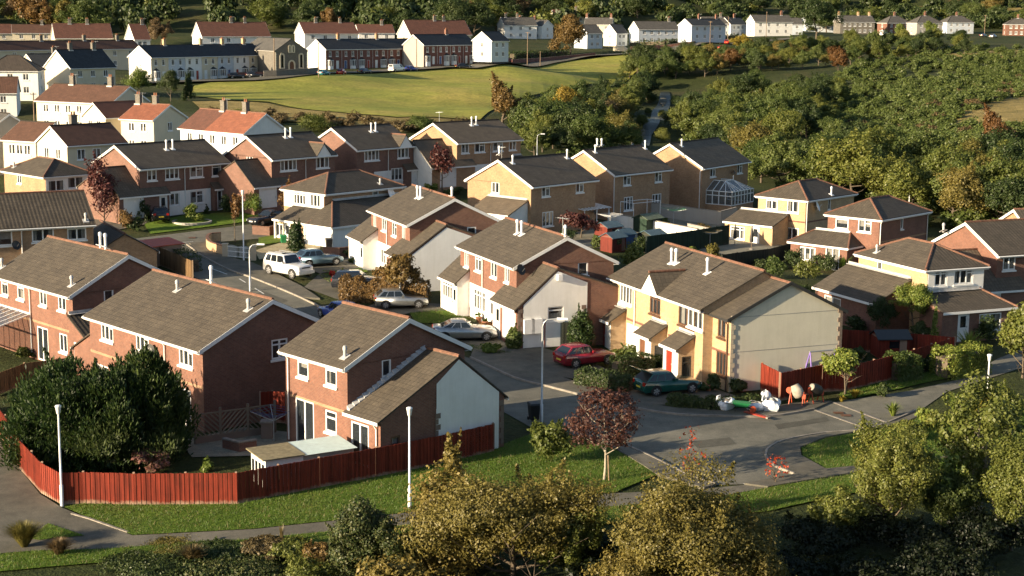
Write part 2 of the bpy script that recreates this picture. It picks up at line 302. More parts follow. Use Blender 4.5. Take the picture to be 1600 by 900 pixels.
HS={
 'E':('hip',-16.7,157.199,-22.098,0.83,10.568,6.63,4.992,0.439),
 'K1':('hip',31.015,168.043,-23.602,0.829,9.773,6.433,4.992,0.441),
 'K2':('hip',35.208,152.963,-23.616,0.831,9.577,6.15,4.991,0.45),
 'K3':('hip',30.946,119.947,-23.14,-1.166,8.832,5.775,4.989,0.456),
 'K4':('gab',40.272,126.911,-22.979,0.392,10.022,8.302,5.002,0.458),
 'K5':('gab',49.201,140.668,-23.074,0.071,10.01,7.253,4.994,0.367),
 'H0':('gab',-42.286,126.852,-21.96,0.467,16.027,8.091,5.003,0.512),
 'L1':('gab',-65.812,250.954,-19.124,-0.468,15.317,9.178,5.014,0.488),
 'L2':('gab',-52.049,231.999,-20.427,-0.445,6.13,8.117,5.001,0.452),
 'L2b':('gab',-58.566,236.985,-20.496,0.795,7.957,6.841,5,0.542),
 'L3':('gab',-37.327,213.26,-20.625,-0.723,13.885,7.622,4.998,0.568),
 'L4':('gab',-51.796,191.841,-20.733,0.793,8.129,7.543,4.996,0.51),
 'L4b':('gab',-58.861,198.376,-20.881,-0.489,5.724,7.109,4.994,0.523),
 'L5':('hip',-50.922,174.443,-22.602,-0.789,9.419,6.145,4.991,0.46),
 'L6':('gab',-98.611,296.827,-21.281,0.211,14.03,8.355,4.892,0.585),
 'L8':('hip',-96.638,311.468,-16.815,0.117,10.655,8.405,5.017,0.592),
 'T1':('gab',-73.99,378.565,-15.977,0.963,36.529,7.87,5.353,0.58),
 'CH':('gab',-55.433,387.615,-14.992,0.595,8.423,9,6.52,0.698),
 'T2':('gab',-40.713,436.305,-15.019,0.79,32.246,8.247,5.121,0.555),
 'T3':('gab',-20.459,445.404,-14.024,0.84,20.735,8.495,5.186,0.579),
 'U1':('gab',-6.477,443.176,-12.624,0.84,7.164,7.679,5.036,0.571),
 'V0':('gab',-178.654,550.287,-13.451,0.36,15.903,8.348,4.932,0.635),
 'V1':('gab',-121.861,455.849,-13.07,0.391,15.934,10.074,4.956,0.669),
 'V2':('gab',-105.524,453.082,-13.241,0.505,4.697,10.419,4.952,0.68),
 'V3':('gab',-83.041,474.973,-12.48,0.479,20.87,10.481,4.973,0.654),
 'V4':('gab',-58.098,500.799,-11.835,0.455,17.701,9.802,4.991,0.603),
 'V5':('gab',-24.528,496.53,-11.814,0.491,20.765,10.475,4.991,0.685),
 'W1':('gab',-115.62,402.473,-15.024,0.86,50.104,7.356,4.999,0.523),
 'R1':('gab',7.038,610.739,-9.867,-0.612,13.603,8.099,4.967,0.514),
 'R0':('gab',3.837,340.718,-8.953,0.332,12.03,8.411,5.015,0.607),
 'R2':('gab',32.205,615.565,-9.096,-0.161,10.703,7.905,4.997,0.568),
 'R3':('gab',24.983,546.363,-11.581,0.577,6.627,8.231,5.004,0.592),
 'R4':('gab',35.625,569.995,-11.77,0.572,5.13,8.137,4.963,0.648),
 'R5':('gab',49.162,569.475,-10.298,0.391,16.232,8.247,4.945,0.598),
 'R6':('gab',64.024,552.776,-8.775,0.593,15.478,7.663,5.052,0.531),
 'R7':('gab',85.215,633.973,-8.777,0.572,8.242,8.058,4.996,0.575),
 'R8':('gab',98.745,627.837,-7.646,0.294,16.255,8.007,5.01,0.583),
 'R9':('gab',142.876,682.04,-7.587,0.185,15.516,8.2,4.986,0.584),
 'R10':('hip',163.125,696.864,-7.835,0.349,11.868,8.437,4.935,0.629),
 'R11':('hip',168.187,665.112,-7.55,0.282,11.911,8.85,4.909,0.594),
 'R12':('hip',195.231,716.837,-7.393,0.229,13.215,8.534,4.941,0.602),
 'R13':('hip',216.685,698.477,-7.994,-0.104,11.002,8.072,4.979,0.581),
 'M1':('gab',-86.888,322.882,-16.543,0.922,11.361,8.7,5.013,0.679),
 'M2':('gab',-106.023,444.487,-18.152,0.678,5.327,8.342,4.774,0.585),
 'H3':('gab',-7.322,84.435,-22.873,-0.834,5.869,8.511,4.998,0.453),
 'H2':('gab',-17.975,93.757,-23.116,-0.839,13.436,9.662,4.765,0.444),
 'H1':('gab',-28.542,106.157,-22.854,-0.82,11.031,8.599,5.004,0.479),
 'F':('gab',-6.771,134.839,-21.978,-1.179,10.707,8.309,5.002,0.451),
 'G':('gab',1.654,116.187,-22.389,-1.171,11.183,8.153,5.001,0.447),
 'C':('gab',13.466,106.453,-23.215,-1.178,13.376,9.088,4.999,0.451),
 'D':('gab',15.551,103.888,-23.329,-1.171,10.003,8.504,4.944,0.432),
 'J1':('gab',1.987,166.688,-22.202,0.83,10.482,9.488,5.033,0.469),
 'J2':('gab',11.271,180.303,-22.333,0.828,10.435,9.097,5.022,0.491),
 'J3':('gab',21.762,192.425,-22.503,0.954,11.931,9.273,4.943,0.513),
 'I1':('gab',-37.036,168.058,-20.84,0.824,11.341,8.888,4.968,0.446),
 'I2':('gab',-25.292,173.21,-20.368,0.857,9.248,8.294,5,0.493),
 'I3':('gab',-17.465,183.919,-20.2,0.849,9.245,8.572,5.003,0.484),
 'I4':('gab',-5.644,191.978,-19.943,0.722,10.207,9.148,5.016,0.425),
}
# ---------------------------------------------------------------- terrain
HS['R0']=('gab',1,603,-9.6,.33,13,9,5,.58)
HS['L6']=HS['L6'][:3]+(-20.2,)+HS['L6'][4:]
CP=[(v[1],v[2],v[3]) for k,v in HS.items() if k!='D']
def cpx(px,py,d):
    r=ray(px,py); t=d/r.y; CP.append((r.x*t,d,r.z*t))
for a in [(-40,-10,-3),(0,0,-3),(40,-10,-3),(-20,22,-14),(20,22,-14),(0,35,-22),(-40,35,-22),(40,35,-22),(-30,48,-25.2),(0,48,-25.6),(30,48,-25.8),
  (-30,60,-24.4),(-8,60,-24.8),(10,60,-25.2),(30,60,-25.4),(-26,66,-23.2),(-16,67,-23.2),(8,66,-24.2),(24,67,-24.2),
  (-22,74.5,-23),(-13,75,-23),(-4,77,-23),(4,78,-23.1),(12,82,-23.2),(22,82,-23.3),(30,88,-23.3),(-10,70,-23.1),(0,72,-23.1),(12,75,-23.3),(24,75,-23.5),
  (-16,150,-21.6),(-3,105,-22.7),(6,92,-23),(24,100,-23.2),(36,105,-23.2),(-25,150,-21.5),(-35,150,-21.5),(15,140,-23),(20,160,-23),(55,120,-23.4),(60,160,-23.8),(60,200,-23.5),
  (-60,330,-17.6),(-30,300,-18.8),(0,320,-19),(-10,370,-17.4),(0,400,-17),(10,440,-16.7),(20,470,-16.3),(30,502,-15.6),(-10,430,-16.6),(-50,270,-19.8),(-20,230,-20.5),(10,260,-21.5),(25,330,-20.5),(45,470,-15.5),(45,520,-13.2),(80,560,-11),
  (40,230,-24),(60,250,-22.5),(90,270,-20.5),(110,300,-18.6),(60,300,-22.5),(60,360,-20.5),(100,360,-18),(140,330,-17),(100,430,-15.5),(80,430,-17.5),(120,500,-12.8),(170,520,-11.5),(170,430,-13.5),(220,600,-9.5),(70,480,-15.5),(150,600,-9.8),
  (-220,480,-10),(-180,600,-4),(-250,620,4),(-180,680,16),(-100,560,-8),(-100,620,2),(-100,700,18),(-30,560,-9.5),(-30,620,-2),(-20,700,12),(40,640,-7.5),(40,690,0),(40,760,14),(110,680,-6.5),(110,760,3),(110,840,18),(200,750,-5.5),(200,800,0),(200,880,14),(280,760,-4),(300,850,6),(300,940,22),(-300,700,20),(-250,850,50),(0,850,45),(150,950,40),(320,1050,45),(-100,780,38)]: CP.append(a)
for px,py,d in [(1005,222,306),(1012,195,350),(1030,168,400),(1040,146,445)]:
    cpx(px,py,d); cpx(px-8,py+2,d); cpx(px+8,py-2,d)
CPA=np.array(CP,float)
def TZ(x,y):
    x=np.atleast_1d(np.asarray(x,float)); y=np.atleast_1d(np.asarray(y,float))
    out=np.empty(x.shape)
    for i in range(0,x.size,4000):
        X=x.flat[i:i+4000][:,None]; Y=y.flat[i:i+4000][:,None]
        d2=(X-CPA[:,0])**2+(Y-CPA[:,1])**2
        s=3.0+.03*np.clip(Y,0,700)
        w=1/(d2+s*s)**2.2
        out.flat[i:i+4000]=(w*CPA[:,2]).sum(1)/w.sum(1)
    return out
def tz(x,y): return float(TZ(x,y)[0])
def G(px,py):          # where the sight line through a photo pixel meets the ground
    r=ray(px,py); t0=40.; t=t0
    ts=np.concatenate([np.arange(40,260,1.0),np.arange(260,1100,4.0)])
    g=r.z*ts-TZ(r.x*ts,r.y*ts)
    k=np.nonzero(g<0)[0]
    if len(k)==0: t=ts[-1]
    else:
        b=ts[k[0]]; a=ts[max(k[0]-1,0)]
        for _ in range(14):
            m=(a+b)/2
            if r.z*m-tz(r.x*m,r.y*m)<0: b=m
            else: a=m
        t=(a+b)/2
    return Vector((r.x*t,r.y*t,tz(r.x*t,r.y*t)))
def AT(px,d,py=None):  # a ground point at distance d on the vertical plane through pixel column px; and the height of the sight line py there
    r=ray(px,py if py is not None else 450); k=d/r.y
    x=r.x*k; return Vector((x,d,tz(x,d))),r.z*k
def mpp(p): return p.y/F_PX*1.02
def grid_lines(segs):
    out=[]
    for a,b,s in segs: out+=list(np.arange(a,b,s))
    return np.array(out+[segs[-1][1]])
gx=grid_lines([(-700,-260,20),(-260,-80,6),(-80,80,1.6),(80,260,6),(260,701,20)])
gy=grid_lines([(-40,40,8),(40,230,1.6),(230,480,4),(480,960,8),(960,1400,40)])
XX,YY=np.meshgrid(gx,gy); ZZ=TZ(XX.ravel(),YY.ravel()).reshape(XX.shape)
me=bpy.data.meshes.new('ground'); nx=len(gx); ny=len(gy)
I=np.arange(nx*ny).reshape(ny,nx)
me.from_pydata(np.stack([XX.ravel(),YY.ravel(),ZZ.ravel()-.03],1).tolist(),[],np.stack([I[:-1,:-1],I[:-1,1:],I[1:,1:],I[1:,:-1]],-1).reshape(-1,4).tolist())
me.materials.append(M['ground']); me.polygons.foreach_set('use_smooth',[True]*len(me.polygons))
tag(link('ground',me),'garden soil and rough green ground of the valley',None,None,'structure')
def drape(name,polys,off,mat,cell=1.6,kind='structure',label=None,px=True,thick=.0,cat=None):
    bm=bmesh.new()
    for poly in polys:
        P=[G(*p) if px else Vector((p[0],p[1],0)) for p in poly]
        bm.faces.new([bm.verts.new((p.x,p.y,0)) for p in P])
    bmesh.ops.triangulate(bm,faces=bm.faces[:],ngon_method='EAR_CLIP')
    xs=[v.co.x for v in bm.verts]; ys=[v.co.y for v in bm.verts]
    for ax,lo,hi in ((0,min(xs),max(xs)),(1,min(ys),max(ys))):
        n=int((hi-lo)/cell)
        for i in range(1,n+1):
            co=Vector((0,0,0)); no=Vector((0,0,0)); co[ax]=lo+(hi-lo)*i/(n+1); no[ax]=1
            bmesh.ops.bisect_plane(bm,geom=bm.verts[:]+bm.edges[:]+bm.faces[:],plane_co=co,plane_no=no,dist=1e-4)
    bmesh.ops.remove_doubles(bm,verts=bm.verts[:],dist=.002)
    co=np.array([v.co[:] for v in bm.verts]); z=TZ(co[:,0],co[:,1])
    for v,q in zip(bm.verts,z): v.co.z=q+off
    bmesh.ops.recalc_face_normals(bm,faces=bm.faces[:])
    for f in bm.faces:
        if f.normal.z<0: f.normal_flip()
    if thick:
        r=bmesh.ops.extrude_face_region(bm,geom=bm.faces[:])
        # keep the top, drop the copy to make a skirt
        for v in [g for g in r['geom'] if isinstance(g,bmesh.types.BMVert)]: v.co.z-=thick
        bmesh.ops.recalc_face_normals(bm,faces=bm.faces[:])
    me=bpy.data.meshes.new(name); bm.to_mesh(me); bm.free(); me.materials.append(mat)
    o=link(name,me); tag(o,label,cat,None,kind); return o
def smooth_line(P,step):
    P=[Vector(p) for p in P]; out=[]
    for i in range(len(P)-1):
        p0=P[max(i-1,0)];p1=P[i];p2=P[i+1];p3=P[min(i+2,len(P)-1)]
        n=max(1,int((p2-p1).length/step))
        for k in range(n):
            t=k/n; out.append(.5*((2*p1)+(p2-p0)*t+(2*p0-5*p1+4*p2-p3)*t*t+(3*p1-p0-3*p2+p3)*t**3))
    out.append(P[-1]); return out
def ribbon(name,pxs,w,off,h,mat,step=1.2,label=None,kind='structure',parent=None,smooth=True,cat=None,dash=None):
    P=[G(*p) for p in pxs]
    if smooth: P=smooth_line(P,step)
    m=MB(); n=len(P); X=[]
    for i,p in enumerate(P):
        t=P[min(i+1,n-1)]-P[max(i-1,0)]; t.z=0; t.normalize(); q=Vector((-t.y,t.x,0))*w/2; z=tz(p.x,p.y)+off
        X.append(((p.x-q.x,p.y-q.y,z),(p.x+q.x,p.y+q.y,z)))
    for i in range(n-1):
        if dash and (i//dash)%2: continue
        a,b=X[i]; c,d=X[i+1]
        if h: 
            up=lambda v:(v[0],v[1],v[2]+h)
            m.hexa([a,b,d,c,up(a),up(b),up(d),up(c)])
        else: m.face([b,a,c,d])
    o=m.build(name,mat,parent); tag(o,label,cat,None,kind); return o
# ---------------------------------------------------------------- houses
class Face:
    def __init__(s,h,o,d,n,s0,s1,mat):
        s.h=h;s.o=Vector((*o,0));s.d=Vector((*d,0));s.n=Vector((*n,0));s.s0=s0;s.s1=s1;s.mat=mat;s.open=[];s.zt=2.4;s.poly=None;s.zb=-.7
    def P(s,a,z,off=0): return s.o+s.d*a+s.n*off+Vector((0,0,z))
    def px(s,px,py):
        o=s.h.Ri@(-s.h.loc); d=s.h.Ri@ray(px,py)
        t=(s.o-o).dot(s.n)/d.dot(s.n); q=o+d*t
        return (q-s.o).dot(s.d),q.z
    def build(s,mb,m):
        # wall with real openings
        ops=[w for w in s.open]
        xs=sorted({s.s0,s.s1,*[w[0] for w in ops],*[w[1] for w in ops]}); zs=sorted({s.zb,s.zt,*[w[2] for w in ops],*[w[3] for w in ops]})
        for i in range(len(xs)-1):
            for j in range(len(zs)-1):
                a,b,c,d=xs[i],xs[i+1],zs[j],zs[j+1]
                if b-a<1e-4 or d-c<1e-4: continue
                mx,mz=(a+b)/2,(c+d)/2
                if any(w[0]<mx<w[1] and w[2]<mz<w[3] for w in ops): continue
                mb.face([s.P(a,c),s.P(b,c),s.P(b,d),s.P(a,d)],[(a,c),(b,c),(b,d),(a,d)],m)
        for a,b,c,d in ops:
            for p,q in (((a,c),(b,c)),((b,c),(b,d)),((b,d),(a,d)),((a,d),(a,c))):
                mb.face([s.P(*p),s.P(*q),s.P(*q,-.13),s.P(*p,-.13)],[p,q,q,p],m)
        if s.poly:
            mb.face([s.P(a,z) for a,z in s.poly],s.poly,m)
DETAIL=True
class House:
    def __init__(s,key,name,label,group=None,wall='red',roof='roof',cat='house',hs=None,frame='upvc',ridge='ridge',split=None):
        s.split=split
        s.typ,x,y,z,s.yaw,s.L,s.W,s.he,s.pit=hs or HS[key]
        s.loc=Vector((x,y,z)); s.R=Matrix.Rotation(s.yaw,3,'Z'); s.Ri=s.R.transposed()
        s.root=thing(name,label,cat,s.loc,s.yaw,group); s.blocks=[]; s.frame=frame; s.roofm=roof; s.wallm=wall; s.ridge=ridge
        s.faces={}
        tp=math.tan(s.pit); s.tp=tp
        L,W=s.L/2-.16,s.W/2-.32; ze=s.he+.32*tp-.16; s.wl,s.ww=L,W
        s.f={}
        for k,(o,d,n,a) in dict(F=((0,-W),(1,0),(0,-1),L),B=((0,W),(-1,0),(0,1),L),R=((L,0),(0,1),(1,0),W),L=((-L,0),(0,-1),(-1,0),W)).items():
            f=Face(s,o,d,n,-a,a,wall); f.zt=ze
            if s.typ=='gab' and k in 'RL': f.poly=[(-a,ze),(a,ze),(0,ze+W*tp)]
            s.f[k]=f
        s.mainfaces=list(s.f.values()); s.slopes=[]
        s.allfaces=[s.mainfaces]
    def world(s,v): return s.R@Vector(v)+s.loc
    # --- roofs
    def slab(s,mb,q,th=.1,u=None):
        """q: 4 (or 3) points eave-left, eave-right, top-right, top-left, top surface"""
        q=[Vector(p) for p in q]; e=(q[1]-q[0]).normalized(); nrm=(q[1]-q[0]).cross(q[-1]-q[0]).normalized(); g=nrm.cross(e)
        uv=[((p-q[0]).dot(e),(p-q[0]).dot(g)) for p in q]
        mb.face(q,uv,0); lo=[p-Vector((0,0,th)) for p in q]
        mb.face(lo[::-1],[u_ for u_ in uv[::-1]],0)
        for i in range(len(q)):
            j=(i+1)%len(q); mb.face([q[i],lo[i],lo[j],q[j]],None,0)
        s.slopes.append((q[0],nrm,q))
    def main_roof(s,barge=True,fascia=True,step=None,eave_mat=None):
        L,W,tp=s.L/2,s.W/2,s.tp; he=s.he; zr=he+W*tp; em=eave_mat or 'upvc'
        mb=MB()
        if s.typ=='gab':
            a=-L
            if s.split:
                a=s.split[0]; m2=MB(); s.slab(m2,[(-L,-W,he),(a,-W,he),(a,0,zr),(-L,0,zr)]); s.slab(m2,[(a,W,he),(-L,W,he),(-L,0,zr),(a,0,zr)]); m2.build('roof',M[s.split[1]],s.root); s.slopes=[]
            s.slab(mb,[(a,-W,he),(L,-W,he),(L,0,zr),(a,0,zr)]); s.slab(mb,[(L,W,he),(a,W,he),(a,0,zr),(L,0,zr)])
            ro=mb.build('roof',M[s.roofm],s.root)
            r=MB(); s.ridge_line(r,(-L,0,zr),(L,0,zr)); r.build('ridge_tiles',M[s.ridge],ro)
            if barge:
                for u in (-L,L):
                    b=MB(); o=.02 if u>0 else -.02
                    for sg in (-1,1):
                        p=[(u+o,sg*W,he-.12),(u+o,0,zr-.12)]
                        b.hexa([(u-.015+o,sg*W,he-.27),(u+.015+o,sg*W,he-.27),(u+.015+o,0,zr-.27),(u-.015+o,0,zr-.27),(u-.015+o,sg*W,he-.02),(u+.015+o,sg*W,he-.02),(u+.015+o,0,zr-.02),(u-.015+o,0,zr-.02)])
                    b.build('bargeboard',M[em],s.root)
            if fascia:
                for sg in (-1,1):
                    b=MB(); b.box(-L+.05,L-.05,sg*(W-.02)-.015,sg*(W-.02)+.015,he-.26,he-.105); b.box(-L+.05,L-.05,min(sg*(W-.33),sg*(W-.03)),max(sg*(W-.33),sg*(W-.03)),he-.25,he-.23)
                    b.tube([(-L,sg*(W+.06),he-.14),(L,sg*(W+.06),he-.14)],.065,6)
                    b.build('fascia',M[em],s.root)
        else:
            k=W; a,b_=(-L+k,0,zr),(L-k,0,zr)
            if L<k: a=b_=(0,0,he+L*tp)
            s.slab(mb,[(-L,-W,he),(L,-W,he),b_,a]); s.slab(mb,[(L,W,he),(-L,W,he),a,b_]); s.slab(mb,[(L,-W,he),(L,W,he),b_]); s.slab(mb,[(-L,W,he),(-L,-W,he),a])
            ro=mb.build('roof',M[s.roofm],s.root); r=MB()
            if L>k: s.ridge_line(r,a,b_)
            for p,q in (((-L,-W,he),a),((-L,W,he),a),((L,-W,he),b_),((L,W,he),b_)): s.ridge_line(r,p,q)
            r.build('ridge_tiles',M[s.ridge],ro)
            if fascia:
                b=MB()
                for p,q in (((-L,-W),(L,-W)),((L,-W),(L,W)),((L,W),(-L,W)),((-L,W),(-L,-W))):
                    b.bar((p[0]*.995,p[1]*.995,he-.18),(q[0]*.995,q[1]*.995,he-.18),.05,.16)
                    b.tube([(p[0]*1.01,p[1]*1.015,he-.12),(q[0]*1.01,q[1]*1.015,he-.12)],.06,6)
                b.box(-L+.05,L-.05,-W+.05,W-.05,he-.25,he-.235)
                b.build('fascia',M[em],s.root)
        s.roof=ro; return ro
    def ridge_line(s,mb,a,b,r=.105):
        a,b=Vector(a),Vector(b); n=max(1,int((b-a).length/.45))
        for i in range(n):
            p,q=a.lerp(b,i/n),a.lerp(b,(i+1)/n); mb.tube([p+Vector((0,0,.0)),q],[r,r*.9],7,0,True,False)
    # --- attached parts
    def block(s,axis,a0,a1,t0,z0,tr,zr,t1,z1,wall=None,roof=None,faces='FBRL',ov=.2,og=.1,ridge=True,barge='upvc',mats=None):
        """gabled or lean-to wing: ridge along axis from a0 to a1, eaves at t0,t1"""
        w=wall or s.wallm; mats=mats or {}
        f={}
        def T(a,t): return (a,t) if axis=='u' else (t,a)
        if axis=='u':
            D=dict(F=((0,t0),(1,0),(0,-1),a0,a1,z0),B=((0,t1),(-1,0),(0,1),-a1,-a0,z1),R=((a1,0),(0,1),(1,0),t0,t1,min(z0,z1)),L=((a0,0),(0,-1),(-1,0),-t1,-t0,min(z0,z1)))
        else:
            D=dict(L=((t0,0),(0,-1),(-1,0),-a1,-a0,z0),R=((t1,0),(0,1),(1,0),a0,a1,z1),F=((0,a0),(1,0),(0,-1),t0,t1,min(z0,z1)),B=((0,a1),(-1,0),(0,1),-t1,-t0,min(z0,z1)))
        for k,(o,d,n,p,q,z) in D.items():
            if k not in faces: continue
            F_=Face(s,o,d,n,p,q,mats.get(k,w)); F_.zt=z
            gable=(axis=='u' and k in 'RL') or (axis=='v' and k in 'FB')
            if gable:
                sg=1 if k in ('R','F') else -1
                pts=[(sg*t0,z0),(sg*tr,zr),(sg*t1,z1)]
                z_=min(z0,z1)
                poly=[(p,z_),(q,z_)]+sorted([x for x in pts if x[1]>z_+1e-3],key=lambda x:-x[0])
                F_.poly=poly
            f[k]=F_
        s.allfaces.append(list(f.values()))
        th=.1; mb=MB(); rs=[]
        def V(a,t,z): x,y=T(a,t); return (x,y,z)
        A0,A1=a0-og,a1+og
        if tr-t0>.05:
            sl=(zr-z0)/(tr-t0); q=[V(A0,t0-ov,z0-ov*sl+th),V(A1,t0-ov,z0-ov*sl+th),V(A1,tr,zr+th),V(A0,tr,zr+th)]
            if axis=='v': q=[q[1],q[0],q[3],q[2]]
            s.slab(mb,q); rs.append((V(A0,t0-ov,z0-ov*sl+.01),V(A1,t0-ov,z0-ov*sl+.01)))
        if t1-tr>.05:
            sl=(zr-z1)/(t1-tr); q=[V(A1,t1+ov,z1-ov*sl+th),V(A0,t1+ov,z1-ov*sl+th),V(A0,tr,zr+th),V(A1,tr,zr+th)]
            if axis=='v': q=[q[1],q[0],q[3],q[2]]
            s.slab(mb,q); rs.append((V(A0,t1+ov,z1-ov*sl+.01),V(A1,t1+ov,z1-ov*sl+.01)))
        ro=mb.build('roof',M[roof or s.roofm],s.root)
        if ridge and tr-t0>.05 and t1-tr>.05:
            r=MB(); s.ridge_line(r,V(A0,tr,zr+th),V(A1,tr,zr+th)); r.build('ridge_tiles',M[s.ridge],ro)
        b=MB()
        for p,q in rs: b.bar(p,q,.05,.16)
        b.build('fascia',M[barge],s.root)
        return f
    def leanto(s,face,s0,s1,depth,ze,zw,hl=0,hr=0,wall=None,roof=None,faces='FLR',front_open=False,ov=.25):
        """single-storey lean-to against face, hips of width hl/hr at its ends (0: vertical gable end)"""
        f0=s.f[face] if isinstance(face,str) else face; w=wall or s.wallm
        def P(a,o,z): return f0.P(a,z,o)
        sl=(zw-ze)/depth; d=depth+ov; e=ze-ov*sl; th=.1
        Z=lambda a,o,z:P(a,o,z+th)
        mb=MB(); rd=[]
        A,B=s0-(ov if hl else .12),s1+(ov if hr else .12)
        q=[Z(A,d,e),Z(B,d,e),Z(s1-hr if hr else B,.0,zw),Z(s0+hl if hl else A,.0,zw)]
        s.slab(mb,q)
        if hl: s.slab(mb,[Z(A,0,e),Z(A,d,e),Z(s0+hl,0,zw)]); rd.append((Z(A,d,e),Z(s0+hl,0,zw)))
        if hr: s.slab(mb,[Z(B,d,e),Z(B,0,e),Z(s1-hr,0,zw)]); rd.append((Z(B,d,e),Z(s1-hr,0,zw)))
        ro=mb.build('roof',M[roof or s.roofm],s.root)
        if rd:
            r=MB()
            for p,q_ in rd: s.ridge_line(r,p,q_)
            r.build('ridge_tiles',M[s.ridge],ro)
        fl=MB(); fl.bar(P(s0+hl,.03,zw+.2),P(s1-hr,.03,zw+.2),.05,.18); fl.bar(P(s0+hl,.16,zw+.11),P(s1-hr,.16,zw+.11),.25,.03)
        fl.build('lead_flashing',M['lead'],s.root)
        b=MB(); b.bar(P(A,d+.02,e+.0),P(B,d+.02,e+.0),.05,.18)
        if hl: b.bar(P(A,d,e),P(A,.05,e),.05,.16)
        if hr: b.bar(P(B,d,e),P(B,.05,e),.05,.16)
        b.build('fascia',M['upvc'],s.root)
        out={}
        dd,nn=f0.d,f0.n
        for k in faces:
            if k=='F': f=Face(s,(0,0),(0,0),(0,0),s0,s1,w); f.o=f0.o+nn*depth; f.d=dd; f.n=nn
            elif k=='R': f=Face(s,(0,0),(0,0),(0,0),-depth,0,w); f.o=f0.o+dd*s1; f.d=-nn; f.n=dd
            else: f=Face(s,(0,0),(0,0),(0,0),0,depth,w); f.o=f0.o+dd*s0; f.d=nn; f.n=-dd
            f.zt=ze
            if k=='R' and not hr: f.poly=[(-depth,ze),(0,ze),(0,zw)]
            if k=='L' and not hl: f.poly=[(0,ze),(depth,ze),(0,zw)]
            out[k]=f
        s.allfaces.append(list(out.values())); return out
    # --- openings
    def win(s,f,px,py,w,h,st='2',local=False,frame=None,sill=True,curt=None,name='window'):
        if isinstance(f,str): f=s.f[f]
        a,z=(px,py) if local else f.px(px,py)
        a=min(max(a,f.s0+w/2+.06),f.s1-w/2-.06); zt_=f.zt-.06 if not f.poly else 99
        z=max(min(z,zt_-h/2),h/2+.02)
        a0,a1,z0,z1=a-w/2,a+w/2,z-h/2,z+h/2
        if name!='window' and z0<.5: z0=.02
        f.open.append((a0,a1,z0,z1)); fr=M[frame or s.frame]; b=MB(); t=.095
        def bar(p0,p1,q0,q1,d0=-.1,d1=-.02):
            P=[f.P(p0,q0,d0),f.P(p1,q0,d0),f.P(p1,q0,d1),f.P(p0,q0,d1)]; Q=[f.P(p0,q1,d0),f.P(p1,q1,d0),f.P(p1,q1,d1),f.P(p0,q1,d1)]
            b.hexa(P+Q)
        bar(a0,a0+t,z0,z1); bar(a1-t,a1,z0,z1); bar(a0+t,a1-t,z0,z0+t); bar(a0+t,a1-t,z1-t,z1)
        n=int(''.join(c for c in st if c.isdigit()) or 1)
        for i in range(1,n):
            x=a0+(a1-a0)*i/n; bar(x-.055,x+.055,z0+t,z1-t)
        if 't' in st: zz=z1-h*.27; bar(a0+t,a1-t,zz-.04,zz+.04)
        if 'h' in st: zz=z1-h*.33; bar(a0+(a1-a0)*(n-1)/n,a1-t,zz-.04,zz+.04) if n>1 else bar(a0+t,a1-t,zz-.05,zz+.05)
        if 'p' in st: bar(a0+t,a1-t,z0+t,z0+.55)
        if 'g' in st:
            for i in range(1,3): zz=z0+(z1-z0)*i/3; bar(a0+t,a1-t,zz-.02,zz+.02)
        o=b.build(name,fr,s.root)
        g=MB(); g.face([f.P(a0,z0,-.06),f.P(a1,z0,-.06),f.P(a1,z1,-.06),f.P(a0,z1,-.06)]); g.build('pane',M['pane'],o)
        if DETAIL:
            cu=MB(); c=curt if curt is not None else rnd.choice([1,1,2,3,3,2])
            yy=-.16
            def cl(p,q,r0,r1):
                n_=5
                for i in range(n_):
                    x0=p+(q-p)*i/n_; x1=p+(q-p)*(i+1)/n_; o0=yy-.03*(i%2); o1=yy-.03*((i+1)%2)
                    cu.face([f.P(x0,r0,o0),f.P(x1,r0,o1),f.P(x1,r1,o1),f.P(x0,r1,o0)])
            if c in(1,3): cl(a0,a0+w*.24,z0,z1); cl(a1-w*.24,a1,z0,z1)
            if c==2: cl(a0,a1,z0+h*.4,z1)
            if c==3: cl(a0+w*.24,a1-w*.24,z0,z0+h*.5)
            if c: cu.build('curtain',M['curt'],o)
        if sill and name=='window':
            k=MB(); k.hexa([f.P(a0-.08,z0-.14,.0),f.P(a1+.08,z0-.14,.0),f.P(a1+.08,z0-.14,.09),f.P(a0-.08,z0-.14,.09),f.P(a0-.08,z0-.005,.0),f.P(a1+.08,z0-.005,.0),f.P(a1+.08,z0-.03,.09),f.P(a0-.08,z0-.03,.09)])
            k.build('sill',fr,o)
        return o
    def door(s,f,px,py,w=.95,h=2.05,mat='doorw',st='',local=False,name='door'):
        if isinstance(f,str): f=s.f[f]
        a=px if local else f.px(px,py)[0]
        a=min(max(a,f.s0+w/2+.06),f.s1-w/2-.06)
        a0,a1,z0,z1=a-w/2,a+w/2,.03,.03+h
        f.open.append((a0,a1,z0,z1)); b=MB()
        def bx(p0,p1,q0,q1,d0,d1,mb,m=0):
            mb.hexa([f.P(p0,q0,d0),f.P(p1,q0,d0),f.P(p1,q0,d1),f.P(p0,q0,d1),f.P(p0,q1,d0),f.P(p1,q1,d0),f.P(p1,q1,d1),f.P(p0,q1,d1)],m)
        fr=.06; bx(a0+fr,a1-fr,z0,z1-fr,-.1,-.06,b)
        if 'gar' in st:
            for i in range(1,5): zz=z0+h*i/5; bx(a0+fr+.05,a1-fr-.05,zz-h/5+.08,zz-.04,-.06,-.048,b)
        else:
            for i,(p,q) in enumerate(((.08,.42),(.52,.92))):
                bx(a0+fr+w*.12,a1-fr-w*.12,z0+h*p,z0+h*q,-.06,-.05,b)
        o=b.build(name,M[mat],s.root)
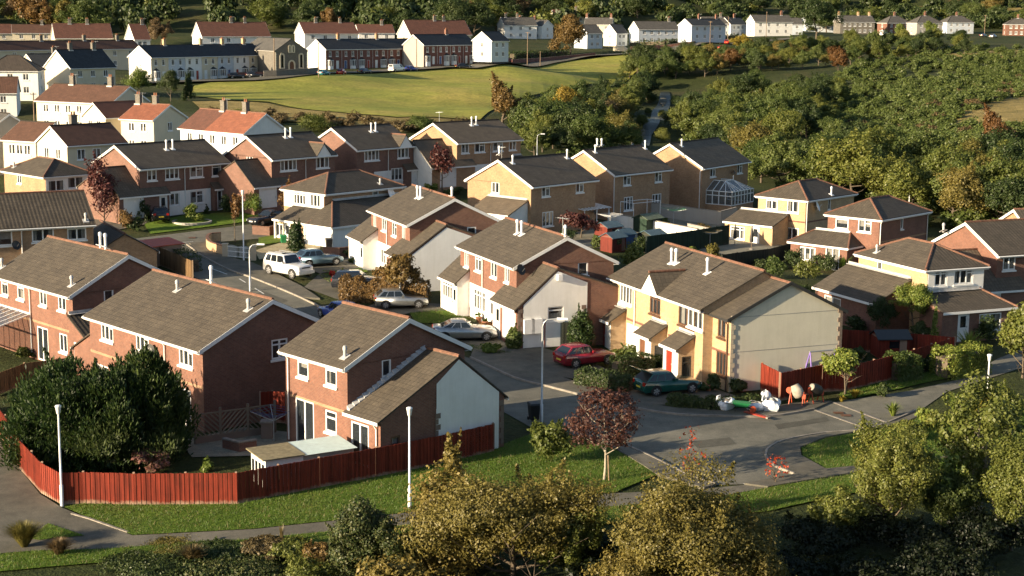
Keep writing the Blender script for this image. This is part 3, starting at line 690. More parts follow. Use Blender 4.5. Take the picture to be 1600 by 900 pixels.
        k=MB(); bx(a0,a0+fr,z0,z1,-.12,.0,k); bx(a1-fr,a1,z0,z1,-.12,.0,k); bx(a0+fr,a1-fr,z1-fr,z1,-.12,0,k); k.build('door_frame',M[s.frame if 'gar' not in st else 'upvc'],o)
        if 'gl' in st:
            g=MB(); g.face([f.P(a0+w*.25,z0+h*.5,-.045),f.P(a1-w*.25,z0+h*.5,-.045),f.P(a1-w*.25,z0+h*.9,-.045),f.P(a0+w*.25,z0+h*.9,-.045)]); g.build('pane',M['cglass'],o)
        hd=MB(); bx(a1-fr-.14,a1-fr-.08,z0+1.0,z0+1.12,-.06,-.01,hd); hd.build('handle',M['gal'],o)
        return o
    def panel(s,f,s0,s1,z0,z1,mat,t=.03,name='render_panel',poly=None,hide=()):
        if isinstance(f,str): f=s.f[f]
        # proud sheet with the wall openings cut out of it
        f2=Face(s,(0,0),(0,0),(0,0),s0,s1,mat); f2.o=f.o+f.n*t; f2.d=f.d; f2.n=f.n; f2.zb=z0; f2.zt=z1
        s.panels=getattr(s,'panels',[]); s.panels.append((name,f2,f,poly))
    def pipe(s,f,px,py=None,z0=.1,z1=None,local=False,mat='upvc'):
        if isinstance(f,str): f=s.f[f]
        a=px if local else f.px(px,py)[0]; b=MB(); b.tube([f.P(a,z0,.08),f.P(a,(z1 or f.zt)-.45,.08),f.P(a,(z1 or f.zt)-.1,.3)],.045,7); b.build('downpipe',M[mat],s.root)
    def vent(s,px,py,h=.75,slope=0,r=.09,cap=True):
        q0,n,q=s.slopes[slope]; o=s.Ri@(-s.loc); d=s.Ri@ray(px,py); t=(q0-o).dot(n)/d.dot(n); p=o+d*t
        b=MB(); b.tube([p-Vector((0,0,.1)),p+Vector((0,0,h))],r,10); 
        if cap: b.lathe([(r*1.35,h-.18),(r*1.35,h-.02),(r*.7,h+.06)],10,0,p)
        e=Vector((1,0,0)) if abs(n.x)<abs(n.y) else Vector((0,1,0)); g=n.cross(e).normalized()
        for dz,w in ((.02,.24),): b.hexa([p-e*w-g*w+n*.0,p+e*w-g*w,p+e*w+g*w,p-e*w+g*w]+[x+n*.03 for x in (p-e*w-g*w,p+e*w-g*w,p+e*w+g*w,p-e*w+g*w)])
        b.build('flue_pipe',M['lead' if h<.7 else 'whitep'],s.root)
    def chimney(s,u,v=0,w=.8,d=.6,h=1.3,mat=None,pots=2,zb=None):
        zr=s.he+s.W/2*s.tp-abs(v)*s.tp; b=MB(); z0=zr-.5; z1=zr+h
        for x0,x1,y0,y1,za,zb_ in ((u-w/2,u+w/2,v-d/2,v+d/2,z0,z1),(u-w/2-.06,u+w/2+.06,v-d/2-.06,v+d/2+.06,z1,z1+.12)):
            for (p,q) in (((x0,y0),(x1,y0)),((x1,y0),(x1,y1)),((x1,y1),(x0,y1)),((x0,y1),(x0,y0))):
                ln=math.hypot(q[0]-p[0],q[1]-p[1]); b.face([(*p,za),(*q,za),(*q,zb_),(*p,zb_)],[(0,za),(ln,za),(ln,zb_),(0,zb_)])
            b.face([(x0,y0,zb_),(x1,y0,zb_),(x1,y1,zb_),(x0,y1,zb_)],[(0,0),(1,0),(1,1),(0,1)])
        o=b.build('chimney',M[mat or s.wallm],s.roof)
        for i in range(pots):
            c=MB(); x=u+(i-(pots-1)/2)*w/pots*.9; c.lathe([(.12,z1+.12),(.1,z1+.45),(.13,z1+.5)],8,0,(x,v,0)); c.build('chimney_pot',M['pot'],o)
        f=MB(); f.box(u-w/2-.12,u+w/2+.12,v-d/2-.16,v+d/2+.16,zr-d*.5*s.tp-.06,zr-d*.3*s.tp+.07); f.build('lead_flashing',M['lead'],o)
    def aerial(s,u,h=1.3,v=0):
        z=s.he+s.W/2*s.tp-abs(v)*s.tp; b=MB(); b.tube([(u,v,z-.3),(u,v,z+h)],.022,5); b.bar((u-.5,v-.2,z+h-.1),(u+.5,v+.2,z+h-.1),.03,.03)
        for i in range(6): x=-.45+i*.18; b.bar((u+x-.1,v+x*.4+.22,z+h-.1),(u+x+.1,v+x*.4-.22,z+h-.1),.02,.02)
        b.build('tv_aerial',M['gal'],s.root)
    def dish(s,f,px,py,r=.35,mat='whitep'):
        if isinstance(f,str): f=s.f[f]
        a,z=f.px(px,py); b=MB(); c=f.P(a,z,.38); ax=(f.n*.8+f.d*.35+Vector((0,0,.35))).normalized(); e=ax.orthogonal().normalized(); g=ax.cross(e)
        V=[c-ax*.08]; 
        for k,rr in ((.02,.5),(.09,1.)):
            for j in range(14): q=j*math.pi/7; V.append(c-ax*.08+ax*k+(e*math.cos(q)+g*math.sin(q))*r*rr)
        b.mesh(V,[(0,1+j,1+(j+1)%14) for j in range(14)]+[(1+j,15+j,15+(j+1)%14,1+(j+1)%14) for j in range(14)])
        b.bar(f.P(a,z-.1,0),c-ax*.08,.05,.05); b.bar(c-ax*.08-Vector((0,0,r*.8)),c+ax*.4,.03,.03)
        b.build('satellite_dish',M[mat],s.root)
    def std(s,f,n,zs=(1.5,3.9),w=1.1,h=1.25,st='2',door=None,dm='doorw',margin=.8,curt=None,far=True):
        if isinstance(f,str): f=s.f[f]
        Ln=f.s1-f.s0-2*margin
        for zi,z in enumerate(zs):
            for i in range(n):
                a=f.s0+margin+Ln*(i+.5)/n
                if door and zi==0 and i in door: s.door(f,a,0,.95,2.1,dm,'gl',local=True)
                else: s.win(f,a,z,w,h,st,local=True,curt=curt)
    def finish(s):
        for grp in s.allfaces:
            if not grp: continue
            mats=[];mb=MB()
            for f in grp:
                if f.mat not in mats: mats.append(f.mat)
                f.build(mb,mats.index(f.mat))
            mb.build('wall',[M[m] for m in mats],s.root)
        for name,f2,f,poly in getattr(s,'panels',[]):
            f2.open=[w for w in f.open if w[0]<f2.s1 and w[1]>f2.s0 and w[2]<f2.zt and w[3]>f2.zb]
            f2.open=[(max(a,f2.s0),min(b,f2.s1),max(c,f2.zb),min(d,f2.zt)) for a,b,c,d in f2.open]
            if poly: f2.poly=poly
            mb=MB(); f2.build(mb,0)
            for a,b in (((f2.s0,f2.zb),(f2.s1,f2.zb)),((f2.s1,f2.zb),(f2.s1,f2.zt)),((f2.s1,f2.zt),(f2.s0,f2.zt)),((f2.s0,f2.zt),(f2.s0,f2.zb))):
                mb.face([f2.P(*a),f2.P(*a,-.03),f2.P(*b,-.03),f2.P(*b)],[a,a,b,b])
            mb.build(name,M[f2.mat],s.root)
# ================================================================ estate houses
GE='modern estate houses around the close'
def band(h,f,z=2.48,mat='bandb',s0=None,s1=None):
    f=h.f[f] if isinstance(f,str) else f
    h.panel(f,s0 if s0 is not None else f.s0+.02,s1 if s1 is not None else f.s1-.02,z,z+.16,mat,.012,'string_course')
def quoins(h,f,s0,s1,mat,zt,z0=.1):
    b=MB(); z=z0;i=0
    while z<zt-.25:
        w=.34 if i%2 else .2
        for a,sg in ((s0,1),(s1,-1)):
            if a is None: continue
            p,q=sorted((a,a+sg*w)); b.hexa([f.P(p,z,0),f.P(q,z,0),f.P(q,z,.05),f.P(p,z,.05),f.P(p,z+.28,0),f.P(q,z+.28,0),f.P(q,z+.28,.05),f.P(p,z+.28,.05)])
        z+=.3;i+=1
    b.build('quoins',M[mat],h.root)
# H3: brick house nearest the red fence
h=House('H3','brick_house','red brick house nearest the red fence, with lean roofed side wing and white end wall',GE,'red')
h.main_roof(); wl=h.wl; ww=h.ww
h.win('F',473,571,1.0,1.2,'h',curt=2); h.win('F',517,582,1.0,1.2,'h',curt=1)
h.win('F',476,655,1.7,2.1,'2',name='patio_door',curt=0); h.win('F',517,659,1.0,1.15,'h',curt=0)
h.win('R',604,575,.62,.95,'1',curt=0); band(h,'F')
w=h.block('u',wl,5.55,-3.95,2.66,1.15,5.22,4.35,2.7,'red',faces='FBR',ov=.25,og=.08)
h.win(w['F'],wl+1.05,1.15,1.5,2.15,'2',local=True,name='french_door',curt=0)
h.win(w['R'],-3.0,1.4,.6,.7,'1',local=True,frame='brown')
fR=w['R']; h.panel(fR,-.35,3.95,-.3,2.72,'white',.04,poly=[(-.35,2.72),(3.95,2.72),(3.95,2.98),(1.15,5.13),(-.35,4.05)])
quoins(h,fR,-.42,4.3,'red',2.6)
b=MB(); P0=Vector((wl+.12,-4.0,2.76)); P1=Vector((wl+.12,1.15,5.32)); 
for i in range(16):
    p,q=P0.lerp(P1,i/16),P0.lerp(P1,(i+1)/16); b.hexa([p+Vector((-.1,0,-.05)),p+Vector((.14,0,-.02)),q+Vector((.14,0,-.02)),q+Vector((-.1,0,-.05)),p+Vector((-.1,0,.2)),p+Vector((.14,0,.06)),q+Vector((.14,0,.0)),q+Vector((-.1,0,.12))])
b.build('lead_flashing',M['lead'],h.root)
h.pipe('F',452,600); h.pipe(w['F'],5.3,local=True); h.vent(539,558,.55); h.finish()
# H2: long brick semi behind the conifers
h=House('H2','brick_house','long red brick house behind the big dark conifer, dark gable end towards the road',GE,'red')
h.main_roof()
for px,py in ((167,517),(222,533),(290,555)): h.win('F',px,py,1.5,1.2,'3h',curt=1)
h.win('F',285,640,1.9,2.15,'2p',name='patio_door',curt=0); h.win('F',205,610,1.4,1.15,'2',curt=0); h.win('F',160,585,1.5,1.15,'2',curt=1)
h.win('R',437,545,1.1,1.15,'2t',curt=0); h.pipe('F',259,560); h.dish('F',241,547,.42,'black')
band(h,'F'); h.vent(277,454,.6); h.vent(388,484,.6); h.vent(330,440,.9,1)
w=h.leanto('L',-1,4.3,2.6,2.3,3.6); h.win(w['F'],1.5,1.1,1.4,2.05,'2',local=True,name='french_door',curt=0); h.finish()
# H1
h=House('H1','brick_house','red brick semi at the left edge with a glazed lean-to at its back wall',GE,'red')
h.main_roof()
for px,py,st,w_ in ((7,448,'h',1.0),(32,454.5,'h',1.0),(67,464,'2',1.0),(96.5,471.5,'2',1.05)): h.win('F',px,py,w_,1.15,st)
h.win('F',67,536,1.5,2.1,'2',name='patio_door',curt=0); h.win('F',99,536,1.05,1.2,'2',curt=0); h.win('R',170,463,.7,.9,'1',curt=0)
h.pipe('F',49,490); band(h,'F'); h.vent(3,418,.6); h.vent(112,446,.6); h.vent(157,385,.9,1); h.vent(165,387,.9,1)
w=h.leanto('R',-4.3,-.3,2.8,2.25,3.7); h.win(w['L'],1.3,1.1,1.5,2.05,'2',local=True,name='french_door',curt=0)
# glazed lean-to
b=MB();g=MB()
f=h.f['F']; a0=f.px(0,470)[0]-1.0; a1=f.px(49,500)[0]
for i in range(8):
    a=a0+(a1-a0)*i/7; b.bar(f.P(a,2.95,.05),f.P(a,2.3,2.6),.07,.08); b.bar(f.P(a,0,2.55),f.P(a,2.3,2.55),.07,.07)
b.bar(f.P(a0,2.98,.06),f.P(a1,2.98,.06),.1,.1); b.bar(f.P(a0,2.3,2.6),f.P(a1,2.3,2.6),.1,.12); b.bar(f.P(a0,.8,2.55),f.P(a1,.8,2.55),.06,.1)
g.face([f.P(a0,2.3,2.6),f.P(a1,2.3,2.6),f.P(a1,2.95,.05),f.P(a0,2.95,.05)]); g.face([f.P(a0,.8,2.55),f.P(a1,.8,2.55),f.P(a1,2.3,2.55),f.P(a0,2.3,2.55)])
o=b.build('conservatory',M['upvc'],h.root); g.build('pane',M['pane2'],o)
h.finish()
# H0
h=House('H0','tan_brick_house','tan brick house at the left edge seen over the nearer roofs, brown ribbed roof',GE,'tan')
h.main_roof(barge=False)
h.win('F',6,372,1.3,1.2,'1',curt=2); h.win('F',67,365,1.7,1.2,'2',curt=1); h.win('F',120,363,1.5,1.2,'2t',curt=1); h.pipe('F',34,380)
h.dish('F',24,382,.38,'gut'); h.vent(134,345,.6)
h.block('v',-3.2,5.5,h.wl,2.4,h.wl+2.6,3.9,h.wl+5.2,2.4,'tan','roof2',faces='FRB'); h.finish()
# F and G: semis with garages towards the street
def semi(h,lx,rx,vf,vr,zr,vb,ze=2.55):
    wl=h.wl
    wL=h.block('u',-wl-lx,-wl+1.9,vf,ze,vr,zr,vb,ze+.9,'white','roof',faces='FLR',ov=.25,og=.08,ridge=True)
    wR=h.block('u',wl-1.9,wl+rx,vf,ze,vr,zr,vb,ze+.9,'red','roof',faces='FLRB',ov=.25,og=.08,ridge=True)
    return wL,wR
h=House('F','brick_house','red brick semi with blank white garage end behind the autumn tree',GE,'red'); h.main_roof()
for px,py,w_,st in ((585.6,345,.8,'2'),(600,350,1.2,'2'),(616,358,1.2,'2h'),(630.6,364,.85,'2')): h.win('F',px,py,w_,1.15,st)
h.win('R',737,363,.8,.9,'1',curt=0); wL,wR=semi(h,2.3,2.4,-5.2,-1.55,5.1,3.2)
h.door(wL['F'],-h.wl-.6,0,2.2,2.1,'doorw','gar',local=True); h.door(wL['F'],-h.wl+1.3,0,.95,2.05,'doorw','gl',local=True)
h.win('F',-1.6,1.35,1.9,1.3,'3',local=True); h.win('F',1.6,1.35,1.9,1.3,'3',local=True)
h.panel('F',-3.3,3.3,-.2,2.5,'white'); h.door(wR['F'],h.wl+.8,0,2.2,2.1,'doorw','gar',local=True)
fR=wR['R']; h.panel(fR,-5.0,2.6,-.3,2.5,'white',.04,poly=[(-5.0,2.5),(2.6,2.5),(2.6,3.4),(-1.55,4.95)])
h.pipe('F',605.5,360); h.vent(652,309,1.0); h.vent(657,310,1.0); h.vent(706,308,.8,1); h.finish()
h=House('G','brick_house','red brick semi beside the cream terrace, white garage end wall facing the silver saloon',GE,'red'); h.main_roof()
for px,py,w_,st in ((729,404.6,.9,'2'),(747,411,1.2,'2t'),(771.5,420.6,1.2,'2'),(792,428,.85,'2')): h.win('F',px,py,w_,1.2,st)
h.win('R',911,419.7,.8,.95,'1',curt=0); wL,wR=semi(h,1.6,2.5,-4.75,-1.75,5.1,3.2)
h.win(wL['F'],-h.wl-.2,1.65,2.1,1.3,'4t',local=True,curt=3); h.door(wL['F'],-h.wl+1.25,0,.9,2.05,'doorw','gl',local=True)
h.win('F',-1.5,1.45,2.3,1.5,'4t',local=True,curt=3); h.win('F',1.5,1.45,1.9,1.4,'3',local=True,curt=3); h.panel('F',-3.4,3.5,-.2,2.5,'white')
h.door(wR['F'],h.wl-1.1,0,.95,2.05,'doorw','gl',local=True); h.door(wR['F'],h.wl+1.05,0,2.3,2.1,'doorw','gar',local=True); h.panel(wR['F'],h.wl-1.8,h.wl-.5,-.2,2.5,'white',.025)
fR=wR['R']; h.panel(fR,-4.3,.5,-.3,2.5,'white',.04,poly=[(-4.3,2.5),(.5,2.5),(.5,4.05),(-1.75,4.95),(-4.3,2.75)])
quoins(h,fR,-4.7,.42,'red',2.6); h.win(fR,868,490,1.2,1.0,'1t')
b=MB(); a,z=fR.px(873,433); b.hexa([fR.P(a-.17,z-.2,.0),fR.P(a+.17,z-.2,0),fR.P(a+.17,z-.2,.3),fR.P(a-.17,z-.2,.3),fR.P(a-.17,z+.25,0),fR.P(a+.17,z+.25,0),fR.P(a+.17,z+.2,.3),fR.P(a-.17,z+.2,.3)]); b.build('alarm_box',M['whitep'],h.root)
b=MB()
for px in (826,838): 
    a,z=fR.px(px,515); b.hexa([fR.P(a-.42,.75,.0),fR.P(a+.36,.75,0),fR.P(a+.36,.75,.25),fR.P(a-.42,.75,.25),fR.P(a-.42,1.75,0),fR.P(a+.36,1.75,0),fR.P(a+.36,1.75,.25),fR.P(a-.42,1.75,.25)])
b.build('meter_box',M['whitep'],h.root)
h.dish('R',811,420,.4,'gut'); h.pipe('F',755,440); h.vent(808,365,1.0); h.vent(815,367,1.0); h.vent(883,368,.7,1); h.aerial(h.wl-.6); h.finish()
# C: cream terrace
h=House('C','cream_terrace','row of cream brick terraced houses with small porches and a blank beige gable end',GE,'buff'); h.main_roof(barge=False)
h.f['R'].poly=None; h.f['R'].zt=5.0; h.f['R'].poly=[(-h.ww,5.0),(h.ww,5.0),(0,h.he+h.W/2*h.tp-.12)]
for px,py,w_,hh,st,fr in ((978,460,1.9,1.3,'4','upvc'),(1023.6,475,1.5,1.4,'3t','brown'),(1072.5,491.5,2.1,1.5,'2','brown')): h.win('F',px,py,w_,hh,st,frame=fr,curt=1)
h.win('F',984,523,2.0,1.4,'3','upvc',frame='upvc',curt=1); h.win('F',-.2-1.9+.2,1.3,.1,.1,'1',local=True,sill=False)if 0 else None
for s0,s1,px,mat in ((-6.45,-4.3,942,'doorr'),(-.35,1.75,1011,'doorb'),(3.45,5.5,1060,'doorr')):
    w=h.leanto('F',s0,s1,1.15,2.3,3.0,faces='FRL',wall='buff'); h.door(w['F'],(s0+s1)/2-.25,0,.95,2.05,mat,'',local=True)
    if s0>-1: h.win(w['R'],-.55,1.0,.7,1.5,'1t',local=True,frame='gut',sill=False,curt=0,name='side_light')
    h.panel(w['F'],s0+.02,s1-.02,-.2,2.3,'white',.02)
h.panel('F',-4.1,-1.7,-.2,2.15,'white'); h.panel('F',1.9,3.3,-.2,2.2,'white'); band(h,'F',2.35,'red',-4.2,-.5); band(h,'F',2.35,'red',1.9,3.4)
# gablet over the brown window
gu=h.f['F'].px(1023.6,470)[0]-.15; b=MB(); zt=h.he+.05
r=MB(); yb=-h.ww+ .0
h.slab(r,[(gu,-h.W/2-.12,zt+1.25),(gu-1.15,-h.W/2-.12,zt),(gu-1.15,-h.W/2+.3,zt),(gu,-h.W/2+2.65,zt+1.25)][::-1]); h.slab(r,[(gu,-h.W/2+2.65,zt+1.25),(gu+1.15,-h.W/2+.3,zt),(gu+1.15,-h.W/2-.12,zt),(gu,-h.W/2-.12,zt+1.25)][::-1])
h.slopes=h.slopes[:2]+h.slopes[2:-2]
ro=r.build('gablet_roof',M['roof'],h.root); r2=MB(); h.ridge_line(r2,(gu,-h.W/2-.12,zt+1.28),(gu,-h.W/2+2.6,zt+1.28),.1); r2.build('ridge_tiles',M['ridge'],ro)
b.face([(gu-1.1,-h.W/2-.06,zt-.3),(gu+1.1,-h.W/2-.06,zt-.3),(gu+1.1,-h.W/2-.06,zt+.02),(gu,-h.W/2-.06,zt+1.2),(gu-1.1,-h.W/2-.06,zt+.02)],[(0,0)]*5); b.build('gablet_wall',M['white'],h.root)
wl=h.wl
w=h.block('u',wl-.01,8.75,-3.55,4.72,.62,6.62,4.6,4.72,'buff','roof',faces='FBR',ov=.3,og=.13,barge='gut',mats={'R':'beige'})
h.win(w['F'],1128,503.5,.95,1.35,'2',frame='brown',curt=1); h.win(w['F'],1126.5,568,1.2,1.5,'3',frame='brown',curt=1); band(h,w['F'],2.35,'red')
quoins(h,w['R'],-3.55,None,'buff',4.9); quoins(h,w['R'],None,4.6,'red2',4.9)
for z in (2.55,4.75): h.panel(w['R'],-3.3,4.35,z,z+.035,'greyr',.012,'movement_joint')
h.pipe('F',993,480); h.pipe(w['F'],8.5,local=True,mat='brown'); h.vent(1049,411,1.0); h.vent(1056,412,1.0); h.vent(1105,427,1.0)
fR=w['R']; b=MB(); P0,P1=fR.P(-3.85,4.62,.15),fR.P(.62,6.72,.15); b.bar(P0,P1,.05,.2); b.bar(P1,fR.P(4.9,4.62,.15),.05,.2); b.build('bargeboard',M['gut'],h.root)
h.finish()
# J houses
def jh(key,label,wins,lw,**k):
    h=House(key,'tan_brick_house',label,'tan brick houses in the back row','tan','roofd',ridge='roof2'); h.main_roof()
    for px,py,w_,hh,st in wins: h.win('F',px,py,w_,hh,st)
    for px,py,w_,hh in lw: h.win('L',px,py,w_,hh,'2')
    return h
h=jh('J1','tan brick house with sunlit gable and small gable window, left of the back row',((853,297,1.25,1.15,'2h'),(906,292,1.25,1.15,'2h'),(856,342,1.7,1.5,'3')),((774,293,1.1,1.15),))
h.leanto('L',-1.5,4.0,2.8,2.3,3.5,wall='white'); h.vent(801,255,.8); h.vent(886,247,.9); h.vent(780,241,.8,1); h.dish('F',925,330,.3,'gut'); h.aerial(-h.wl+.4); h.finish()
h=jh('J2','tan brick house in the middle of the back row with roof shadow across its gable',((980,281,1.3,1.2,'2h'),(1029,276,1.3,1.2,'2h'),(982,318,1.6,1.5,'3'),(1026,316,1.7,1.9,'3')),())
h.pipe('F',958.5,300); h.vent(930,238,.8); h.vent(1008,232,.9); h.vent(933,228,.8,1); h.vent(940,228,.8,1); h.finish()
h=jh('J3','tan brick house with a white conservatory at the right end of the back row',((1114,267,1.35,1.2,'2h'),(1156,263,1.35,1.2,'2h')),())
h.pipe('F',1092,300); h.vent(1065,228,.8); h.dish('F',1143,268,.3,'gut')
# conservatory
f=h.f['F']; a0=f.px(1103,310)[0]; a1=a0+5.4; dp=3.4; b=MB(); g=MB(); lo=MB(); zt=2.25; zr=3.3
c0,c1=a0+1.1,a1-1.1; am=(a0+a1)/2
ring=[(a0,0),(a0,dp),(a1,dp),(a1,0)]
for i in range(3):
    (p,po),(q,qo)=ring[i],ring[i+1]; n=7 if i==1 else 4
    for k in range(n+1):
        a,o=p+(q-p)*k/n,po+(qo-po)*k/n; b.bar(f.P(a,.7,o),f.P(a,zt,o),.09,.09)
        top=f.P(am+(-.9 if a<am else .9) if i==1 else (am-.9 if i==0 else am+.9),zr,1.6 if i==1 else min(o,1.6)); b.bar(f.P(a,zt,o),top,.06,.08)
    for z in (.7,1.75,zt): b.bar(f.P(p,z,po),f.P(q,z,qo),.09,.09)
    g.face([f.P(p,.7,po),f.P(q,.7,qo),f.P(q,zt,qo),f.P(p,zt,po)])
    ln=math.hypot(q-p,qo-po); lo.face([f.P(p,-.6,po),f.P(q,-.6,qo),f.P(q,.7,qo),f.P(p,.7,po)],[(0,-.6),(ln,-.6),(ln,.7),(0,.7)])
L1,L2=f.P(am-.9,zr,1.6),f.P(am+.9,zr,1.6); b.bar(L1,L2,.12,.14); b.tube([L2,L2+Vector((0,0,.5))],.05,6); b.bar(f.P(am-.9,zr,0),L1,.1,.1); b.bar(f.P(am+.9,zr,0),L2,.1,.1)
g.face([f.P(a0,zt,dp),f.P(a1,zt,dp),L2,L1]); g.face([f.P(a0,zt,0),f.P(a0,zt,dp),L1,f.P(am-.9,zr,0)]); g.face([f.P(a1,zt,dp),f.P(a1,zt,0),f.P(am+.9,zr,0),L2])
cf=b.build('conservatory',M['upvc'],h.root); g.build('pane',M['pane2'],cf); lo.build('dwarf_wall',M['tan'],cf); h.finish()
# I houses
def gablet(h,px,w=2.1,hh=1.3):
    u=h.f['F'].px(px,240)[0]; v0=-h.W/2-.1; z=h.he+.02; r=MB(); d=hh/h.tp
    h.slab(r,[(u-w/2,v0+.25,z),(u-w/2,v0,z),(u,v0,z+hh),(u,v0+d+.1,z+hh)]); h.slab(r,[(u+w/2,v0,z),(u+w/2,v0+.25,z),(u,v0+d+.1,z+hh),(u,v0,z+hh)])
    ro=r.build('gablet_roof',M['roof'],h.root); k=MB(); h.ridge_line(k,(u,v0,z+hh),(u,v0+d,z+hh),.1); k.build('ridge_tiles',M['ridge'],ro)
    b=MB(); b.face([(u-w/2+.05,v0+.06,z-.25),(u+w/2-.05,v0+.06,z-.25),(u+w/2-.05,v0+.06,z),(u,v0+.06,z+hh-.06),(u-w/2+.05,v0+.06,z)],[(0,0)]*5); b.build('gablet_wall',M['white'],h.root)
def ih(key,label,wall,wins,lo,vents,gab=None,lw=(),name='brick_house'):
    h=House(key,name,label,'houses along the upper street',wall,'roofd',ridge='roof2'); h.main_roof()
    for px,py,w_,hh,st in wins: h.win('F',px,py,w_,hh,st)
    for px,py,w_,hh,st in lo: h.win('F',px,py,w_,hh,st)
    for px,py,w_,hh in lw: h.win('L',px,py,w_,hh,'2')
    for px,py in vents: h.vent(px,py,1.0)
    if gab: gablet(h,gab)
    return h
h=ih('I1','brown brick house with white lower storey and twin garages behind the round lawn bush','red2',((237.4,273,1.15,1.2,'2'),(269,270.4,1.7,1.25,'3'),(307,267.6,1.7,1.25,'2h'),(338.4,265.6,1.2,1.25,'1t')),((269.6,311.4,1.7,1.3,'3'),(307.4,308,1.7,1.3,'2h')),((260,234),(270,233)))
h.panel('F',-2.4,3.2,-.2,2.35,'white'); h.pipe('F',288,270)
w=h.block('u',-h.wl-2.9,-2.45,-4.75,2.35,-1.6,4.95,2.6,2.8,'red2','roofd',faces='FLRB'); h.door(w['F'],-h.wl-1.2,0,2.4,2.1,'doorw','gar',local=True); h.door(w['F'],-h.wl+2.35,0,.95,2.05,'doorw','gl',local=True)
w=h.block('u',3.25,h.wl+3.0,-4.75,2.35,-1.6,4.95,2.6,2.8,'red2','roofd',faces='FLRB'); h.door(w['F'],h.wl+1.6,0,2.4,2.1,'doorw','gar',local=True); h.win(w['F'],4.2,1.1,1.2,2.0,'2',local=True,name='porch_door'); h.finish()
h=ih('I2','brown brick house with a white gablet, next to the red roofed white houses','red2',((451,257,2.3,1.3,'4'),(504,252,1.9,1.35,'3')),(),((446,215),(454,214)),503,((390,252,1.0,1.2),))
w=h.block('u',-h.wl-3,-2.5,-4.5,2.35,-1.6,4.8,2.4,2.8,'red2','roofd',faces='FLRB'); h.door(w['F'],-h.wl-1.1,0,2.4,2.1,'doorw','gar',local=True); h.pipe('F',477,265); h.finish()
h=ih('I3','brown brick house with a white gablet, in the middle of the upper street','red2',((581,241,2.3,1.3,'4'),(630,237,1.8,1.3,'3')),((620,272,1.8,1.4,'3'),),((580,206),(587,205)),631)
h.panel('F',-1.8,3.3,-.2,2.35,'white'); w=h.block('u',2.75,h.wl+3.4,-4.6,2.35,-1.6,4.8,2.4,2.8,'red2','roofd',faces='FLRB'); h.door(w['F'],4.0,0,.95,2.05,'doorw','',local=True); h.door(w['F'],h.wl+1.8,0,2.4,2.1,'doorw','gar',local=True); h.pipe('F',606,250); h.finish()
h=ih('I4','tan brick house with four front windows at the right end of the upper street','tan',((727,230,1.15,1.2,'2'),(749.6,228.4,1.6,1.2,'2h'),(778,226,1.6,1.2,'2h'),(801,225,1.15,1.2,'2')),((710,269,1.8,1.3,'3'),),((737,196),(744,195)),name='tan_brick_house')
w=h.block('u',-h.wl-4.2,-2.7,-4.9,2.4,-1.5,5.2,3.2,2.8,'tan','roofd',faces='FLRB',mats={'L':'white'}); h.door(w['F'],-h.wl-1.8,0,2.4,2.1,'doorw','gar',local=True); h.panel('F',-2.4,1.0,-.2,2.3,'white'); h.pipe('F',766,245); h.leanto('F',3.6,5.0,1.3,2.3,3.0); h.aerial(-h.wl+.8); h.finish()
# hip-roofed detached houses
h=House('E','hipped_house','cream fronted detached house with hipped roofs and a low wrap-around garage wing',GE,'tan'); h.main_roof()
h.win('L',468,309,1.8,1.3,'4t',curt=1); h.win('L',492.5,312.5,1.5,1.3,'3',curt=1); h.panel('L',-h.ww+.05,h.ww-.05,3.3,h.f['L'].zt,'white')
h.win('F',587,302,.8,.9,'1'); h.dish('F',608,302,.75)
w=h.leanto('F',-7.7,5.0,4.1,2.4,4.1,3.6,0,wall='white',faces='FL'); h.door(w['L'],2.6,0,2.4,2.15,'doorw','gar',local=True); h.panel(w['F'],-7.6,-4.4,-.2,2.3,'white',.03)
w2=h.leanto('L',-1.4,3.4,2.45,2.4,3.4,0,.1,wall='buff',faces='FR'); h.door(w2['F'],.4,0,.95,2.05,'doorw','gl',local=True); h.win(w2['F'],-.75,1.35,1.1,1.2,'2',local=True)
for s_ in (-1.2,3.2): b=MB(); b.tube([h.f['L'].P(s_,0,2.6),h.f['L'].P(s_,2.4,2.6)],.11,10); b.build('porch_post',M['upvc'],h.root)
h.vent(594,287,.5); h.finish()
h=House('K1','hipped_house','buff detached house with hipped roof and a white satellite dish on its corner',GE,'buff'); h.main_roof()
h.win('L',1206,317.5,1.4,1.25,'2t',curt=1); h.win('L',1239,322.5,1.4,1.25,'2',curt=1); h.win('F',1296,318,.55,1.3,'1'); h.win('L',1237,367,1.6,1.5,'2'); h.dish('F',1273,321,.62); band(h,'L',2.6,'red'); band(h,'F',2.6,'red')
w=h.leanto('L',-5.0,.9,2.9,2.35,3.3,0,0,wall='buff'); h.win(w['F'],-3.4,1.3,1.8,1.3,'3t',local=True); h.door(w['F'],-1.2,0,1.0,2.05,'doorw','gl',local=True); h.pipe('F',-h.wl+.15,local=True); h.vent(1299,304,.8); h.finish()
h=House('K2','hipped_house','brick detached house with hipped roof and ivy on its sunlit front',GE,'red'); h.main_roof()
h.win('L',1315.5,347.5,1.4,1.2,'1t',curt=2); h.win('L',1351,352.5,1.4,1.2,'2h',curt=2); h.win('F',1409.5,349,.5,1.1,'1'); band(h,'F',2.7,'tan')
w=h.leanto('L',-5.2,.95,2.5,2.35,3.3,1.2,1.2,wall='red'); h.win(w['F'],-3.3,1.35,1.7,1.25,'3',local=True); h.win(w['F'],-.6,1.15,1.5,2.05,'2',local=True,name='french_door'); h.pipe('F',-h.wl+.12,local=True); h.pipe('F',h.wl-.12,local=True); h.finish()
h=House('K3','hipped_house','buff detached house with hipped roof and long garage roof behind the red fences',GE,'buff'); h.main_roof(); h.f['R'].mat='red2'
